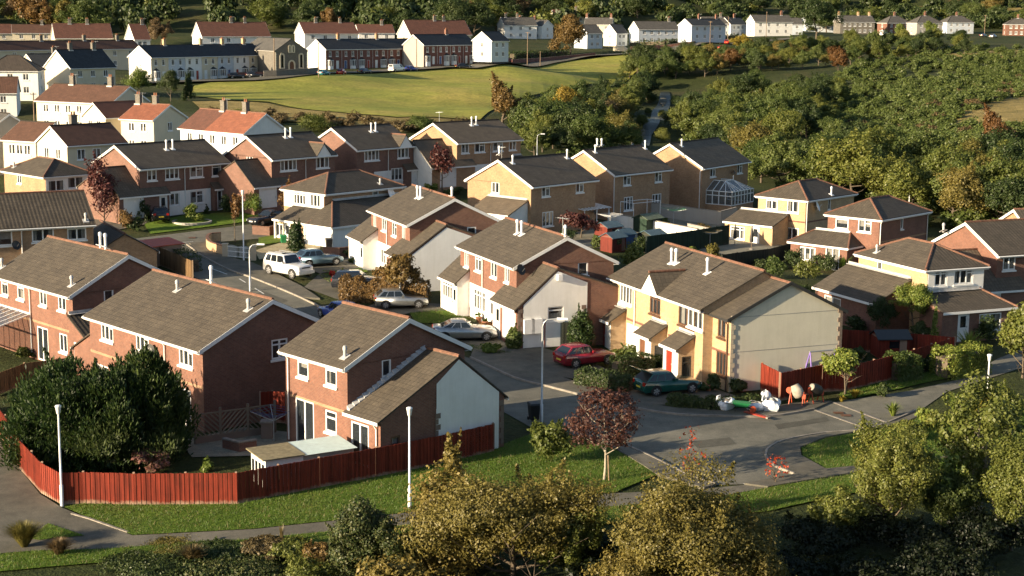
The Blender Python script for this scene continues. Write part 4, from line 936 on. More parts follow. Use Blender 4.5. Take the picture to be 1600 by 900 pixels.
h.win('F',1374,414,.6,.9,'1'); h.win('R',1470,434,1.1,1.2,'2t',curt=1); h.win('R',1505.5,431,1.7,1.2,'3h',curt=1); h.panel('R',-h.ww+.05,h.ww-.05,3.1,h.f['R'].zt,'white'); h.vent(1370,394,.55)
w=h.leanto('F',-5.5,2.4,3.0,2.35,3.9,0,0,wall='red',faces='FLR'); h.win(w['F'],-3.2,1.3,2.2,1.2,'2',local=True)
w=h.leanto('R',-3.1,3.2,2.6,2.3,3.2,0,1.0,wall='red2',faces='FLR'); h.win(w['F'],1.2,1.3,2.0,1.3,'2',local=True); h.door(w['F'],-1.2,0,1.0,2.05,'doorw','gl',local=True); h.finish()
h=House('K4','brick_house','red brick house with white verge at the right edge of the estate',GE,'red'); h.main_roof()
h.win('F',1577,410,1.2,1.2,'2'); w=h.block('u',-h.wl-3.2,-2.6,-4.7,2.4,-1.4,5.0,2.6,2.8,'red2','roofd',faces='FLRB'); h.door(w['F'],-h.wl-1.3,0,2.3,2.1,'doorw','gar',local=True); h.vent(1474,361,.6,1); h.finish()
h=House('K5','tan_brick_house','tan brick house half out of frame at the right edge, before the wood',GE,'tan'); h.main_roof(); h.std('F',2); h.finish()
# ================================================================ older houses on the left
GL='rendered houses with red roofs on the left'
def old(key,label,wall='white',roof='roofr',group=GL,ch=((-.25,0),(.25,0)),cm='stone',name='rendered_house',n=(3,2),hs=None,frame='upvc',sides='FR',barge='upvc',w=1.1,st='2',doors=None,chh=1.2,split=None):
    h=House(key,name,label,group,wall,roof,hs=hs,frame=frame,split=split,ridge='ridge' if roof[:5]=='roofr' or roof=='roofo' else 'roof2'); h.main_roof(eave_mat=barge)
    for k,f in enumerate(sides):
        if n[k]: h.std(f,n[k],w=w,st=st,door=doors if k==0 else None,zs=(1.4,h.he-1.15))
    for u,v in ch: h.chimney(u*h.L,v,mat=cm,h=chh)
    if ch: h.aerial(ch[0][0]*h.L+.7,1.6)
    return h
old('L1','long cream house with a brown tiled roof and two stone chimneys, left of the field','cream','roofb',n=(6,1)).finish()
old('L2','cream house with orange tiled roof and two chimneys, joined to a gabled wing','cream','roofo',ch=((-.42,.0),(.05,.2)),n=(2,1)).finish()
old('L2b','cream gabled wing with dark red tiles joined to the orange roofed house','cream','roofr',ch=(),n=(1,2),sides='FL').finish()
old('L3','white semi with one brown and one orange half of its tiled roof','white','roofo',ch=((-.13,0),(.2,0)),n=(5,0),split=(-1.2,'roofr')).finish()
old('L4','cream house with dark brown roof and a sunlit gable, near the left edge','cream','roofb',ch=((-.1,.3),),n=(3,2),sides='FL',name='rendered_house').finish()
old('L4b','cream house wing with brown roof touching the left edge of the picture','cream','roofb',ch=(),n=(3,0)).finish()
h=House('L5','hipped_house','low white fronted house with brown hipped roof near the left edge','white' and GE,'tan'); h.main_roof()
h.win('R',88,290,1.9,1.2,'2',curt=1); h.win('R',118,285,1.9,1.2,'2',curt=1); h.panel('R',-h.ww+.05,h.ww-.05,2.9,h.f['R'].zt,'white'); h.win('F',30,279,1.0,1.1,'2'); h.vent(22,261,.5); h.finish()
old('L6','white house with brown roof cut by the left edge of the picture','white','roofb',ch=(),n=(4,0)).finish()
old('L8','white house with dark hipped roof behind the pointed conifer, left edge','white','roof2',ch=(),n=(3,1)).finish()
v=HS['L6']
old('L7','grey rendered gable end cut by the left edge of the picture','greyr','slateg',GL,(),'stone','rendered_house',(0,0),hs=('gab',-67,206,-20.6,-.75,9,8,5,.55)).finish()
# ================================================================ terraces and chapel by the field
def terrace(key,label,walls,roof,group,nb,bay=True,doorms=('doorw','doorg','doorr'),ch=None,cm='red',end='white',L_end=None,cat='terrace'):
    h=House(key,'terraced_row',label,group,walls[0],roof,cat,frame='upvc',ridge='slate' if 'slate' in roof else 'ridge'); h.main_roof(barge=True)
    L=2*h.wl; w=L/nb; z1=h.he-1.2; f=h.f['F']; f.mat=walls[0]; h.f['L'].mat=end; h.f['R'].mat=end
    for i in range(nb):
        a=-h.wl+w*i; mir=i%2
        xs=(a+w*.28,a+w*.74) if not mir else (a+w*.72,a+w*.26)
        for x in (a+w*.28,a+w*.72): h.win(f,x,z1,.85,1.35,'1t',local=True,curt=3)
        dm=doorms[i%len(doorms)]; h.door(f,xs[1],0,.9,2.1,dm,'',local=True)
        if bay:
            x=xs[0]; h.win(f,x,1.45,1.4,1.5,'2',local=True,sill=False,curt=3)
            b=MB(); d=.6; pts=[(-.95,0),(-.6,d),(.6,d),(.95,0)]
            for j in range(3):
                (p,po),(q,qo)=pts[j],pts[j+1]
                b.hexa([f.P(x+p,-.5,po),f.P(x+q,-.5,qo),f.P(x+q,-.5,qo-.06),f.P(x+p,-.5,po-.06),f.P(x+p,.75,po),f.P(x+q,.75,qo),f.P(x+q,.75,qo-.06),f.P(x+p,.75,po-.06)])
                for k in range(3): t=k/2; b.bar(f.P(x+p+(q-p)*t,.75,po+(qo-po)*t),f.P(x+p+(q-p)*t,2.3,po+(qo-po)*t),.14,.14)
                b.bar(f.P(x+p,2.25,po),f.P(x+q,2.25,qo),.14,.16)
            bo=b.build('bay_window',M['upvc'],h.root); g=MB()
            for j in range(3):
                (p,po),(q,qo)=pts[j],pts[j+1]; g.face([f.P(x+p,.75,po-.03),f.P(x+q,.75,qo-.03),f.P(x+q,2.25,qo-.03),f.P(x+p,2.25,po-.03)])
            g.build('pane',M['pane'],bo); r=MB(); ap=f.P(x,2.95,.02); e=[f.P(x+p*1.12,2.33,po*1.1) for p,po in pts]
            for j in range(3): r.face([e[j],e[j+1],ap],[(0,0),(1,0),(.5,.7)])
            r.build('bay_roof',M['slate'],bo)
        else: h.win(f,xs[0],1.45,1.1,1.35,'2',local=True,curt=3)
        if len(walls)>1 and walls[i%len(walls)]!=walls[0]: h.panel(f,a,a+w,-.5,f.zt-.01,walls[i%len(walls)],.02)
        if i: h.pipe(f,a+.02,local=True)
    for u in (ch or [(-.5+(i+1)/nb) for i in range(0,nb,1)][:-1]): h.chimney(u*h.L*.97,0,mat=cm,h=1.2)
    return h
GT='terraced rows beyond the field'
terrace('T1','long slate roofed terrace of white and cream houses left of the chapel',('cream','palebl','white'),'slate',GT,7,ch=(-.3,.02,.22,.42),cm='buff').finish()
terrace('T2','red brick terrace with slate roof right of the chapel, white gable end',('dred',),'slate',GT,6,ch=(-.28,.15),cm='tan').finish()
terrace('T3','shorter red brick terrace with slate roof, right of the longer red one',('dred',),'slate',GT,4,ch=(.12,),cm='red',end='greyr').finish()
# chapel
h=House('CH','stone_chapel','dark stone chapel with pale dressed arches, between the two terraces',None,'stone','slateg','chapel',ridge='slate'); h.typ='gab'
T=math.tan(R(33)); wx=h.L/2; h.mainfaces.clear(); 
w=h.block('v',-h.W/2,h.W/2+9,-wx,5.6,0,5.6+wx*T,wx,5.6,'stone','slateg',faces='FBLR',ov=.25,og=.05,barge='greyr'); f=w['F']
def arch(x,z0,ww_,hh,door=False):
    b=MB(); P=[(-ww_/2,0),(-ww_/2,hh)]+[(math.cos(t)*ww_/2,hh+math.sin(t)*ww_/2*1.15) for t in [math.pi*(1-k/8) for k in range(1,8)]]+[(ww_/2,hh),(ww_/2,0)]
    for i in range(len(P)-1): b.bar(f.P(x+P[i][0],z0+P[i][1],.05),f.P(x+P[i+1][0],z0+P[i+1][1],.05),.3,.34)
    if not door: b.bar(f.P(x-ww_/2-.1,z0,.08),f.P(x+ww_/2+.1,z0,.08),.25,.2)
    o=b.build('arched_door' if door else 'arched_window',M['cream'],h.root); g=MB(); g.face([f.P(x+p,z0+q,.03) for p,q in P][::-1]); g.build('door_leaf' if door else 'pane',M['doorb'] if door else M['cglass'],o)
arch(-2.5,1.5,1.0,2.8); arch(2.5,1.5,1.0,2.8); arch(0,.1,1.5,2.3,True); arch(-.45,5.2,.55,1.3); arch(.45,5.2,.55,1.3)
quoins(h,f,-wx+.02,wx-.02,'cream',5.4); h.finish()
# ================================================================ houses farther off
GV='red roofed houses under the hillside'
old('V0','red roofed house cut by the left edge, under the wood','cream','roofr',GV,((.1,0),),n=(3,0)).finish()
old('V1','white house with red roof right of the tall yellow tree','cream','roofr',GV,((-.2,0),(.1,0)),n=(4,0)).finish()
old('V2','small white house with steep red roof and pale gable verge','white','roofr',GV,((.3,0),),n=(2,0)).finish()
old('V3','white house with long red roof and bright gable above the white terrace','white','roofr',GV,((.0,0),(.2,0)),n=(4,0)).finish()
old('V4','white house with red roof behind the brown tree, above the chapel','white','roofr',GV,((-.2,0),(.25,0)),n=(4,1),sides='FL').finish()
old('V5','cream gabled house with broad red roof behind the red terrace','cream','roofr',GV,((.0,0),(.15,0)),n=(4,1),sides='FL').finish()
old('W1','long low terrace with dark red roof in the left background','cream','roofb','rooftops in the left background',((-.3,0),(-.05,0),(.2,0),(.4,0)),n=(10,0)).finish()
old('M1','cream rear of a slate roofed house with stone chimney, left background','cream','slate','rooftops in the left background',((.3,0),(-.2,0)),n=(3,0)).finish()
old('M2','white slate roofed house next to the end of the white terrace','white','slate','rooftops in the left background',(),n=(2,0)).finish()
h=old('M3','cream house with slate roof and grey cross gable in the left background','cream','slateg','rooftops in the left background',((.2,0),),n=(2,1),sides='FL',hs=('gab',-100,345,-17,.75,9,8,5,.55)); h.finish()
GR='pale houses along the valley road'
GH='hipped semis at the far right'
old('U1','small grey white house at the right end of the red terraces','palebl','slate',GR,(),n=(2,1),sides='FL').finish()
old('R0','white gabled house at the left end of the pale row on the valley road','white','slateg',GR,((-.35,0),(0,0)),n=(3,1),sides='FL').finish()
h=old('R1','white house with grey roof and lean-to porches behind the autumn roadside tree','white','slateg',GR,((-.45,0),(.05,0)),n=(4,1),cm='red'); h.finish()
old('R2','white house with red ridged grey roof behind the small slate roofed ones','cream','slateg',GR,((-.45,0),(.42,0)),n=(3,0),cm='red').finish()
old('R3','grey white house with grey roof right of the roadside tree','palebl','slateg',GR,(),n=(2,0)).finish()
old('R4','narrow white house with steep gable and slate roof','white','slate',GR,(),n=(2,1),sides='FL').finish()
old('R5','pale grey semi with grey roof and bright left gable','palebl','slateg',GR,((.35,0),),n=(5,0)).finish()
old('R6','white gabled terrace with slate roof and red chimneys','palebl','slate',GR,((-.1,0),(.4,0)),n=(4,0),cm='red').finish()
old('R7','grey semi with slate roof between two bright white gables','palebl','slate',GR,((.1,0),),n=(3,0),cm='red').finish()
old('R8','white gabled house with grey roof behind the telegraph poles','white','slateg',GR,((.3,0),),n=(4,1),sides='FL',cm='red').finish()
old('R8b','grey slate roofed house partly hidden by the tall dark tree','palebl','slateg',GR,(),n=(4,0),hs=('gab',108,650,-8.5,.1,14,8,5,.55)).finish()
old('R9','grey stone terrace with white framed windows right of the tall dark tree','stone','slateg',GR,((-.45,0),(.1,0),(.42,0)),n=(6,0),cm='buff').finish()
for i,(x,y,yw,L,wl_,rf,lb) in enumerate([(78,632,.25,12,'white','slateg','white house with grey roof half hidden above the pale valley road terraces'),(22,655,.2,14,'cream','roofr','cream house with dull red roof half hidden in the trees above the valley road'),(132,705,.1,13,'palebl','slate','slate roofed house half hidden behind the tall dark tree at the right'),(-150,505,.3,13,'cream','roofb','brown roofed cream house between the tall yellowing trees at the far left'),(-45,520,.3,12,'white','roofr','white red roofed house peeping between two larger red roofs')]):
    old('X%d'%i,lb,wl_,rf,'houses scattered below the hillside',((.2,0),),n=(3,1),sides='FL',hs=('gab',x,y,tz(x,y),yw,L,8,5,.58)).finish()
for k,l,w in (('R10','red brick semi with hipped grey roof next to the stone terrace','red'),('R11','stone fronted semi with hipped grey roof behind the yellow bush','greyr'),('R12','pale semi with hipped grey roof and white windows','palebl'),('R13','brick semi with hipped grey roof at the right edge','red')):
    h=old(k,l,w,'slateg',GH,((0,0),),'red','hipped_semi',(4,1),sides='FL'); h.finish()
# ================================================================ ground sheets
ST=dict(kind='structure')
drape('road',[[(150,378),(200,374),(300,362),(420,346),(440,352),(436,362),(420,372),(345,378),(300,382),(310,398),(352,420),(400,437),(470,466),(540,500),(640,530),(735,560),(800,590),(860,606),(922,622),(970,634),(1015,643),(1060,649),(1110,651),(1200,652),(1272,641),(1300,629),(1420,611),(1500,593),(1560,560),(1660,520),(1660,552),(1590,577),(1480,612),(1440,640),(1360,672),(1290,679),(1225,690),(1200,704),(1200,721),(1241,742),(1160,757),(1120,758),(1077,745),(1010,712),(965,693),(900,680),(830,668),(780,640),(640,590),(520,540),(430,500),(370,468),(320,440),(250,412),(215,402),(150,402)]],.01,M['asph'],1.6,label='dark estate road running down the close to its turning head')
drape('pavement',[[(830,669),(900,681),(964,694),(1010,713),(1077,746),(1118,759),(1100,765),(1026,743),(985,717),(940,691),(880,680)],
 [(1242,743),(1201,722),(1198,705),(1224,690),(1290,679),(1345,673),(1400,660),(1436,645),(1440,650),(1400,668),(1345,675),(1290,685),(1250,701),(1252,714),(1290,735),(1320,732),(1490,714),(1570,703),(1660,690),(1660,700),(1575,710),(1450,718),(1327,742),(1200,763),(1163,758)],
 [(296,381),(345,378),(352,402),(395,412),(430,428),(470,448),(500,468),(470,466),(400,437),(352,420),(311,398)],
 [(735,560),(740,546),(800,560),(870,588),(930,608),(1010,632),(1060,640),(1110,640),(1190,640),(1240,632),(1275,628),(1300,629),(1272,641),(1200,652),(1110,651),(1060,649),(1015,643),(970,634),(922,622),(860,606),(800,590)]],.11,M['asph2'],1.6,label='paler asphalt footways with concrete kerbs beside the road',thick=.15)
drape('footpath',[[(-60,690),(0,690),(20,714),(36,740),(62,772),(97,794),(130,807),(207,837),(400,827),(515,815),(640,801),(760,792),(885,776),(960,771),(1030,768),(1100,764),(1165,758),(1200,762),(1130,775),(1000,788),(890,796),(760,808),(640,820),(500,832),(400,842),(300,848),(160,858),(50,861),(-60,870)]],.02,M['asph2'],1.6,label='grey footpath winding through the grass in the foreground')
LAWN=drape('lawn',[[(100,793),(131,788),(210,790),(371,789),(500,763),(620,738),(770,702),(800,690),(850,672),(880,680),(940,691),(985,717),(1026,743),(960,771),(885,776),(760,792),(640,801),(515,815),(400,827),(207,837),(130,807)],
 [(45,842),(75,819),(132,838),(60,845)],[(-60,873),(50,862),(160,859),(300,849),(400,843),(500,833),(640,821),(760,809),(890,797),(1000,789),(1130,776),(1200,763),(1327,743),(1450,719),(1575,711),(1660,701),(1660,735),(1450,748),(1330,772),(1200,800),(1000,815),(760,838),(500,858),(300,868),(160,880),(-60,900)],
 [(1252,701),(1290,686),(1345,676),(1400,669),(1440,652),(1490,650),(1600,640),(1600,690),(1490,713),(1325,731),(1291,734),(1254,713)],
 [(1310,618),(1340,600),(1410,592),(1460,580),(1500,570),(1520,584),(1440,600),(1407,608),(1330,624)],
 [(225,350),(300,335),(400,330),(410,343),(300,358),(235,366)],[(500,417),(560,405),(575,425),(545,432),(505,425)],[(495,430),(560,424),(575,440),(530,452)],
 [(640,490),(690,484),(735,500),(690,506),(650,505)],[(690,535),(760,543),(800,552),(760,556)],[(404,372),(440,366),(445,378),(404,384)]],.05,M['grass'],1.6,label='mown green verge and front lawns')
drape('gravel_yard',[[(398,392),(445,378),(500,385),(500,395),(440,402),(405,406)]],.04,M['gravel'],1.6,label='pale gravel front yard before the cream hipped house')
drape('driveway',[[(470,418),(560,400),(600,405),(560,420),(500,428)],[(475,450),(500,428),(560,440),(530,470)],[(560,485),(600,470),(690,476),(700,486),(650,489),(600,497)],[(640,520),(700,505),(800,525),(790,540),(735,545)],[(735,545),(800,525),(850,545),(930,570),(980,590),(960,605),(870,588),(800,560)],[(950,612),(1000,600),(1090,600),(1150,620),(1110,640),(1010,632)],
 [(60,330),(200,325),(240,340),(225,352),(100,372)]],.06,M['asph2'],1.6,label='asphalt drives in front of the houses')
drape('patio',[[(280,690),(380,668),(470,678),(560,690),(540,700),(420,712),(300,715)],[(860,380),(960,340),(1180,330),(1260,370),(1200,400),(1000,395)]],.03,M['patio'],1.6,label='paved back yards between the houses')
drape('meadow',[[(296,150),(300,136),(330,129.5),(420,125.5),(560,116.5),(690,108),(760,104),(880,96),(950,89),(1010,84),(1032,92),(985,122),(880,140),(800,170),(750,188),(700,185),(620,184),(560,179),(420,160),(350,157)]],.16,M['field'],3,label='open yellow green playing field')
drape('rough_grass',[[(300,160),(350,159),(420,163),(560,181),(620,186),(700,187),(760,191),(750,205),(640,202),(540,197),(430,190),(320,178)],[(1455,206),(1500,178),(1560,156),(1670,146),(1670,196),(1590,206),(1530,212)],[(1430,160),(1500,148),(1560,145),(1500,156)],[(1200,14),(1300,10),(1420,9),(1640,11),(1640,17),(1420,16),(1300,18)],[(1450,88),(1560,78),(1660,80),(1660,90),(1560,92)]],.22,M['rough'],3,label='strips of pale tawny rough grass')
ribbon('valley_road',[(200,132),(330,127.5),(420,123.5),(560,114.5),(690,106),(760,102),(880,94),(960,86),(1060,77),(1150,69),(1260,60)],7.5,.35,0,M['asph2'],4,'valley road passing the terraces beyond the field')
drape('river',[[(985,230),(1002,205),(1008,190),(1020,172),(1030,158),(1032,144),(1046,144),(1048,158),(1044,174),(1030,194),(1018,212),(1008,232)]],.15,M['water'],5,label='small dark river between wooded banks')
drape('river_shingle',[[(985,212),(1004,203),(1010,207),(1000,222),(988,226)],[(1033,150),(1040,150),(1042,160),(1036,168),(1030,162)]],.35,M['shingle'],4,label='grey shingle bars along the river')
for i,(pl,hh) in enumerate([([(830,668),(900,680),(965,693),(1010,712),(1077,745),(1118,758)],.13),([(1241,742),(1215,732),(1200,721),(1198,705),(1225,690),(1290,678),(1360,671),(1436,641)],.13),([(292,383),(302,390),(311,398),(352,420),(400,437),(470,466),(540,500)],.13),([(735,560),(800,590),(860,606),(922,622),(970,634),(1015,643),(1060,649),(1110,651),(1200,652),(1272,641)],.13)]):
    ribbon('kerb',pl,.12,.0,hh,M['kerb'],.8,'concrete kerb along the edge of the road')
for pl,w_,d in [([(205,389),(240,384),(275,380),(302,378)],.14,1),([(225,387),(260,398),(305,411)],.12,0),([(325,418),(355,429)],.12,0),([(374,436),(405,455),(440,478)],.12,2),([(1162,757),(1200,750),(1241,743)],.12,0)]:
    ribbon('road_marking',pl,w_,.03,0,M['line'],1.0,'white painted road marking',dash=d or None)
for pl in ([(1301,629),(1386,661)],[(1272,641),(1362,673)]): ribbon('kerb_strip',pl,.18,.03,.02,M['kerb'],1.0,'flush concrete edging strip across the drive',smooth=False)
ribbon('path_edging',[(112,804),(140,812),(200,833)],.12,.03,.05,M['kerb'],.8,'stone edging beside the path')
drape('road_patch',[[(1080,690),(1140,684),(1150,694),(1090,701)],[(905,648),(990,668),(985,674),(898,654)],[(1210,664),(1290,652),(1296,658),(1216,671)],[(410,455),(450,470),(440,474),(402,459)]],.022,M['asphd'],1.6,label='darker tarmac repairs in the road')
b=MB()
for px,py,a,b_ in ((1310,646,.3,.22),(1322,650,.3,.22),(300,372,.35,.35)):
    p=G(px,py); p.z+=.02; b.face([(p.x-a,p.y-b_,p.z+.03),(p.x+a,p.y-b_,p.z+.03),(p.x+a,p.y+b_,p.z+.03),(p.x-a,p.y+b_,p.z+.03)])
tag(b.build('manhole_cover',M['doorb']),'rusty covers let into the asphalt',None,None,'structure')
# ================================================================ fences and walls
def fence(name,label,pts,h,mat,cat='fence',group=None,board=.11,post=True,ground=True,zs=None,gap=.007,px=True):
    P=[G(*p) if px else Vector((p[0],p[1],tz(p[0],p[1]))) for p in pts]
    root=thing(name,label,cat,P[0],0,group); o=P[0]
    for i in range(len(P)-1):
        a,b=P[i],P[i+1]; L=(b-a).length; n=max(2,int(L/board)); t=(b-a); t.z=0; t.normalize(); q=Vector((-t.y,t.x,0)); mb=MB(); hh=h if not hasattr(h,'__len__') else h[i]
        for k in range(n):
            p0,p1=a.lerp(b,k/n),a.lerp(b,(k+1)/n); g=t*gap/2; d=q*(.009 if k%2 else -.009)
            z0=tz(p0.x,p0.y)+.02; z1=z0+hh+rnd.uniform(-.015,.015)
            A=Vector((p0.x,p0.y,0))+g+d-o; B=Vector((p1.x,p1.y,0))-g+d-o; zo=Vector((0,0,1)); w=q*.012; s0=k*board; s1=s0+board
            for (c,e) in ((A-w,B-w),(B+w,A+w)):
                mb.face([c+zo*z0,e+zo*z0,e+zo*z1,c+zo*z1],[(s0,0),(s1,0),(s1,hh),(s0,hh)])
            mb.face([A-w+zo*z1,B-w+zo*z1,B+w+zo*z1,A+w+zo*z1],[(s0,hh)]*4)
            mb.face([B-w+zo*z0,B+w+zo*z0,B+w+zo*z1,B-w+zo*z1],[(s0,0),(s0,0),(s0,hh),(s0,hh)]); mb.face([A+w+zo*z0,A-w+zo*z0,A-w+zo*z1,A+w+zo*z1],[(s0,0),(s0,0),(s0,hh),(s0,hh)])
        mb.build('board_panel',mat,root)
        if post:
            m=max(1,round(L/2.4))
            for k in range(m+(i==len(P)-2)):
                p=a.lerp(b,k/m)-o; zz=tz(p.x+o.x,p.y+o.y)-o.z; c=MB(); c.box(p.x-.05+q.x*.09,p.x+.05+q.x*.09,p.y-.05+q.y*.09,p.y+.05+q.y*.09,zz-.3,zz+hh+.06); c.build('post',mat,root)
    return root
fence('board_fence','long red board fence round the near gardens, its sunlit front facing the grass',[(-30,640),(8,692),(33,735),(65,771),(97,789),(131,787),(210,789),(371,788),(500,763),(590,746),(640,736),(700,723),(772,706),(757,690)],1.52,M['fence'])
fence('board_fence','red board fence panels beside the beige gable, behind the cement mixers',[(1188,610),(1219,627),(1283,613)],1.75,M['fence'])
fence('board_fence','shaded red fence from the mixers past the ball shaped tree to the tall flax',[(1284,613),(1330,610),(1400,592),(1482,566)],1.6,M['fence'])
fence('board_fence','dark red fence across the back of the beige gable garden',[(1313,548),(1380,552),(1440,556),(1490,561)],1.5,M['fence'])
fence('board_fence','red fence boards beside the drive between the two nearest brick houses',[(408,662),(425,660),(446,662)],1.8,M['fence'])
fence('board_fence','low natural board fence behind the conifers at the left edge',[(-10,620),(40,600),(115,590)],1.3,M['fencen'])
fence('board_fence','tall dark board fence across the middle of the back gardens',[(1010,402),(1080,392),(1139,382)],2.0,M['fenceg'])
fence('board_fence','dark fence beneath the two closed parasols',[(1128,424),(1200,414),(1236,404)],1.5,M['fenced'])
fence('board_fence','low garden fence of pale boards by the white garage end wall',[(205,402),(235,410),(262,420),(300,438)],1.6,M['fencen'])
fence('board_fence','black fence and gate between the white garage gable and the cream terrace',[(868,541),(900,542),(936,537)],1.7,M['fenced'])
fence('board_fence','short red gate leaf against the white garage gable',[(850,543),(864,541)],1.75,M['fence'])
def gwall(name,label,pts,h,mat,t=.22,cope=None,cat='wall',step=1.5,smooth=False,px=True):
    P=[G(*p) if px else Vector((*p,tz(*p))) for p in pts]
    if smooth: P=smooth_line(P,.7)
    root=thing(name,label,cat,P[0]); o=P[0]; mb=MB(); cb=MB(); s=0; n=len(P)
    nor=[]
    for i in range(n):
        d=P[min(i+1,n-1)]-P[max(i-1,0)]; d.z=0; d.normalize(); nor.append(Vector((-d.y,d.x,0)))
    for i in range(n-1):
        a,b=P[i]-o,P[i+1]-o; L=(b-a).length
        for sg in (-1,1):
            A,B=a+nor[i]*t/2*sg,b+nor[i+1]*t/2*sg
            q=[A-Vector((0,0,.4)),B-Vector((0,0,.4)),B+Vector((0,0,h)),A+Vector((0,0,h))]; uv=[(s,-.4),(s+L,-.4),(s+L,h),(s,h)]
            mb.face(q if sg<0 else q[::-1],uv if sg<0 else uv[::-1])
        z=Vector((0,0,h)); A0,A1,B0,B1=a-nor[i]*t*.62,a+nor[i]*t*.62,b-nor[i+1]*t*.62,b+nor[i+1]*t*.62; e=Vector((0,0,.08))
        cb.hexa([A0+z,B0+z,B1+z,A1+z,A0+z+e,B0+z+e,B1+z+e,A1+z+e]); s+=L
    for i in (0,n-1):
        a=P[i]-o; A,B=a-nor[i]*t/2,a+nor[i]*t/2; q=[A-Vector((0,0,.4)),B-Vector((0,0,.4)),B+Vector((0,0,h)),A+Vector((0,0,h))]; mb.face(q,[(0,0),(t,0),(t,h),(0,h)])
    mb.build('wall',mat,root); cb.build('coping',cope or mat,root); return root
gwall('garden_wall','curved low buff brick wall with red coping at the street corner',[(345,378),(330,379),(324,385),(330,393),(352,400)],.85,M['buff'],cope=M['ridge'],smooth=True)
gwall('garden_wall','low shaded brick wall behind the blue grey hatchback',[(505,401),(530,402),(560,399)],.8,M['red2'],cope=M['ridge'])
gwall('garden_wall','low brick wall along the upper street by the black car',[(395,366),(420,368),(445,362)],.8,M['red2'],cope=M['ridge'])
gwall('garden_wall','white rendered garden wall running behind the sheds',[(950,352),(1000,360),(1060,372),(1090,378)],1.3,M['white'],cope=M['kerb'])
gwall('garden_wall','grey block wall below the conservatory',[(1018,338),(1070,345),(1125,352),(1150,345)],1.5,M['greyr'],cope=M['kerb'])
gwall('garden_wall','pale block wall in the back gardens under the terrace of fences',[(1075,366),(1110,374),(1140,370)],1.1,M['greyr'],cope=M['kerb'])
gwall('garden_wall','brick edged raised bed between the trellis and the white shed',[(350,700),(375,706),(400,702)],.5,M['red'],cope=M['kerb'])
gwall('stone_wall','dark stone boundary wall below the chapel',[(412,122),(432,121),(480,118),(498,116)],1.6,M['stone'])
gwall('brick_wall','red brick boundary wall along the valley road under the roadside tree',[(800,99),(850,96),(890,92),(930,88)],1.1,M['dred'])
gwall('garden_wall','low red front wall before the white terrace',[(318,122),(360,120),(412,118)],.9,M['dred'])
gwall('garden_wall','low red front wall before the shorter brick terrace',[(740,99),(770,98),(800,96)],1.0,M['dred'])
gwall('garden_wall','pale garden wall by the white houses right of the roadside tree',[(958,79),(975,80),(980,84)],1.6,M['cream'])
gwall('garden_wall','red wall stepping up the valley road before the pale houses',[(985,78),(1040,75),(1080,70),(1140,66)],1.0,M['dred'])
# trellis
def trellis(label,pts,h):
    P=[G(*p) for p in pts]; root=thing('trellis_fence',label,'trellis',P[0]); o=P[0]
    for i in range(len(P)-1):
        a,b=P[i]-o,P[i+1]-o; L=(b-a).length; t=(b-a)/L; m=MB(); n=int(L/.28); sg=1 if i%2 else -1
        for k in range(-int(h/.28),n+1):
            x0=k*.28; x1=x0+h
            c0,c1=max(0,x0),min(L,x1)
            if c1<=c0: continue
            z0,z1=c0-x0,c1-x0
            if sg<0: z0,z1=h-z0,h-z1
            m.bar(a+t*c0+Vector((0,0,.35+z0)),a+t*c1+Vector((0,0,.35+z1)),.05,.07)
        for z in (.35,.35+h): m.bar(a+Vector((0,0,z)),b+Vector((0,0,z)),.07,.07)
        m.build('lattice',M['slat'],root)
        for q in ((a,b) if i==len(P)-2 else (a,)): c=MB(); c.box(q.x-.06,q.x+.06,q.y-.06,q.y+.06,-.3+q.z,h+.6+q.z); c.build('post',M['slat'],root)
        k=MB(); k.bar(a+Vector((0,0,.1)),b+Vector((0,0,.1)),.16,.5); k.build('base_wall',M['red'],root)
trellis('grey slanted lattice trellis between the two nearest brick houses',[(305,694),(345,688),(388,682),(430,676)],1.25)
# white railings and gate
P=[G(352,402),G(372,404),G(396,406)]; root=thing('garden_gate','white metal gates between brick pillars at the corner house','gate',P[0]); o=P[0]
for i in range(2):
    a,b=P[i]-o,P[i+1]-o; m=MB()
    for k in range(13): q=a.lerp(b,k/12); m.bar(q+Vector((0,0,.1)),q+Vector((0,0,1.05+.12*math.sin(k/12*math.pi))),.035,.035)
    for z in (.15,.6,1.0): m.bar(a+Vector((0,0,z)),b+Vector((0,0,z)),.04,.05)
    m.build('gate_leaf',M['whitep'],root)
for q in (P[0],P[2]):
    m=MB(); q=q-o; m.box(q.x-.22,q.x+.22,q.y-.22,q.y+.22,q.z-.3,q.z+1.15); m.box(q.x-.27,q.x+.27,q.y-.27,q.y+.27,q.z+1.15,q.z+1.25); m.build('gate_pillar',M['buff'],root)
# ================================================================ trees and plants
def leaves(pts,nrm,size,rs,aspect=1.5,axis=None):
    n=len(pts); up=rs.normal(size=(n,3)); a=np.cross(nrm,up) if axis is None else axis; a/=np.linalg.norm(a,axis=1,keepdims=True)+1e-9; b=np.cross(nrm,a)
    s=size*rs.uniform(.55,1.35,(n,1)); a=a*s*aspect*.5; b=b*s*.5
    V=np.stack([pts-a,pts-b*.9+a*.1,pts+a,pts+b*.9+a*.1],1).reshape(-1,3); return V
def mk_mesh(name,V,mat):
    n=len(V)//4; me=bpy.data.meshes.new(name); me.vertices.add(len(V)); me.vertices.foreach_set('co',V.astype(np.float32).ravel())
    me.loops.add(4*n); me.loops.foreach_set('vertex_index',np.arange(4*n,dtype=np.int32)); me.polygons.add(n); me.polygons.foreach_set('loop_start',np.arange(0,4*n,4,dtype=np.int32))
    try: me.polygons.foreach_set('loop_total',np.full(n,4,np.int32))
    except Exception: pass
    me.materials.append(mat); me.update(calc_edges=True); return me
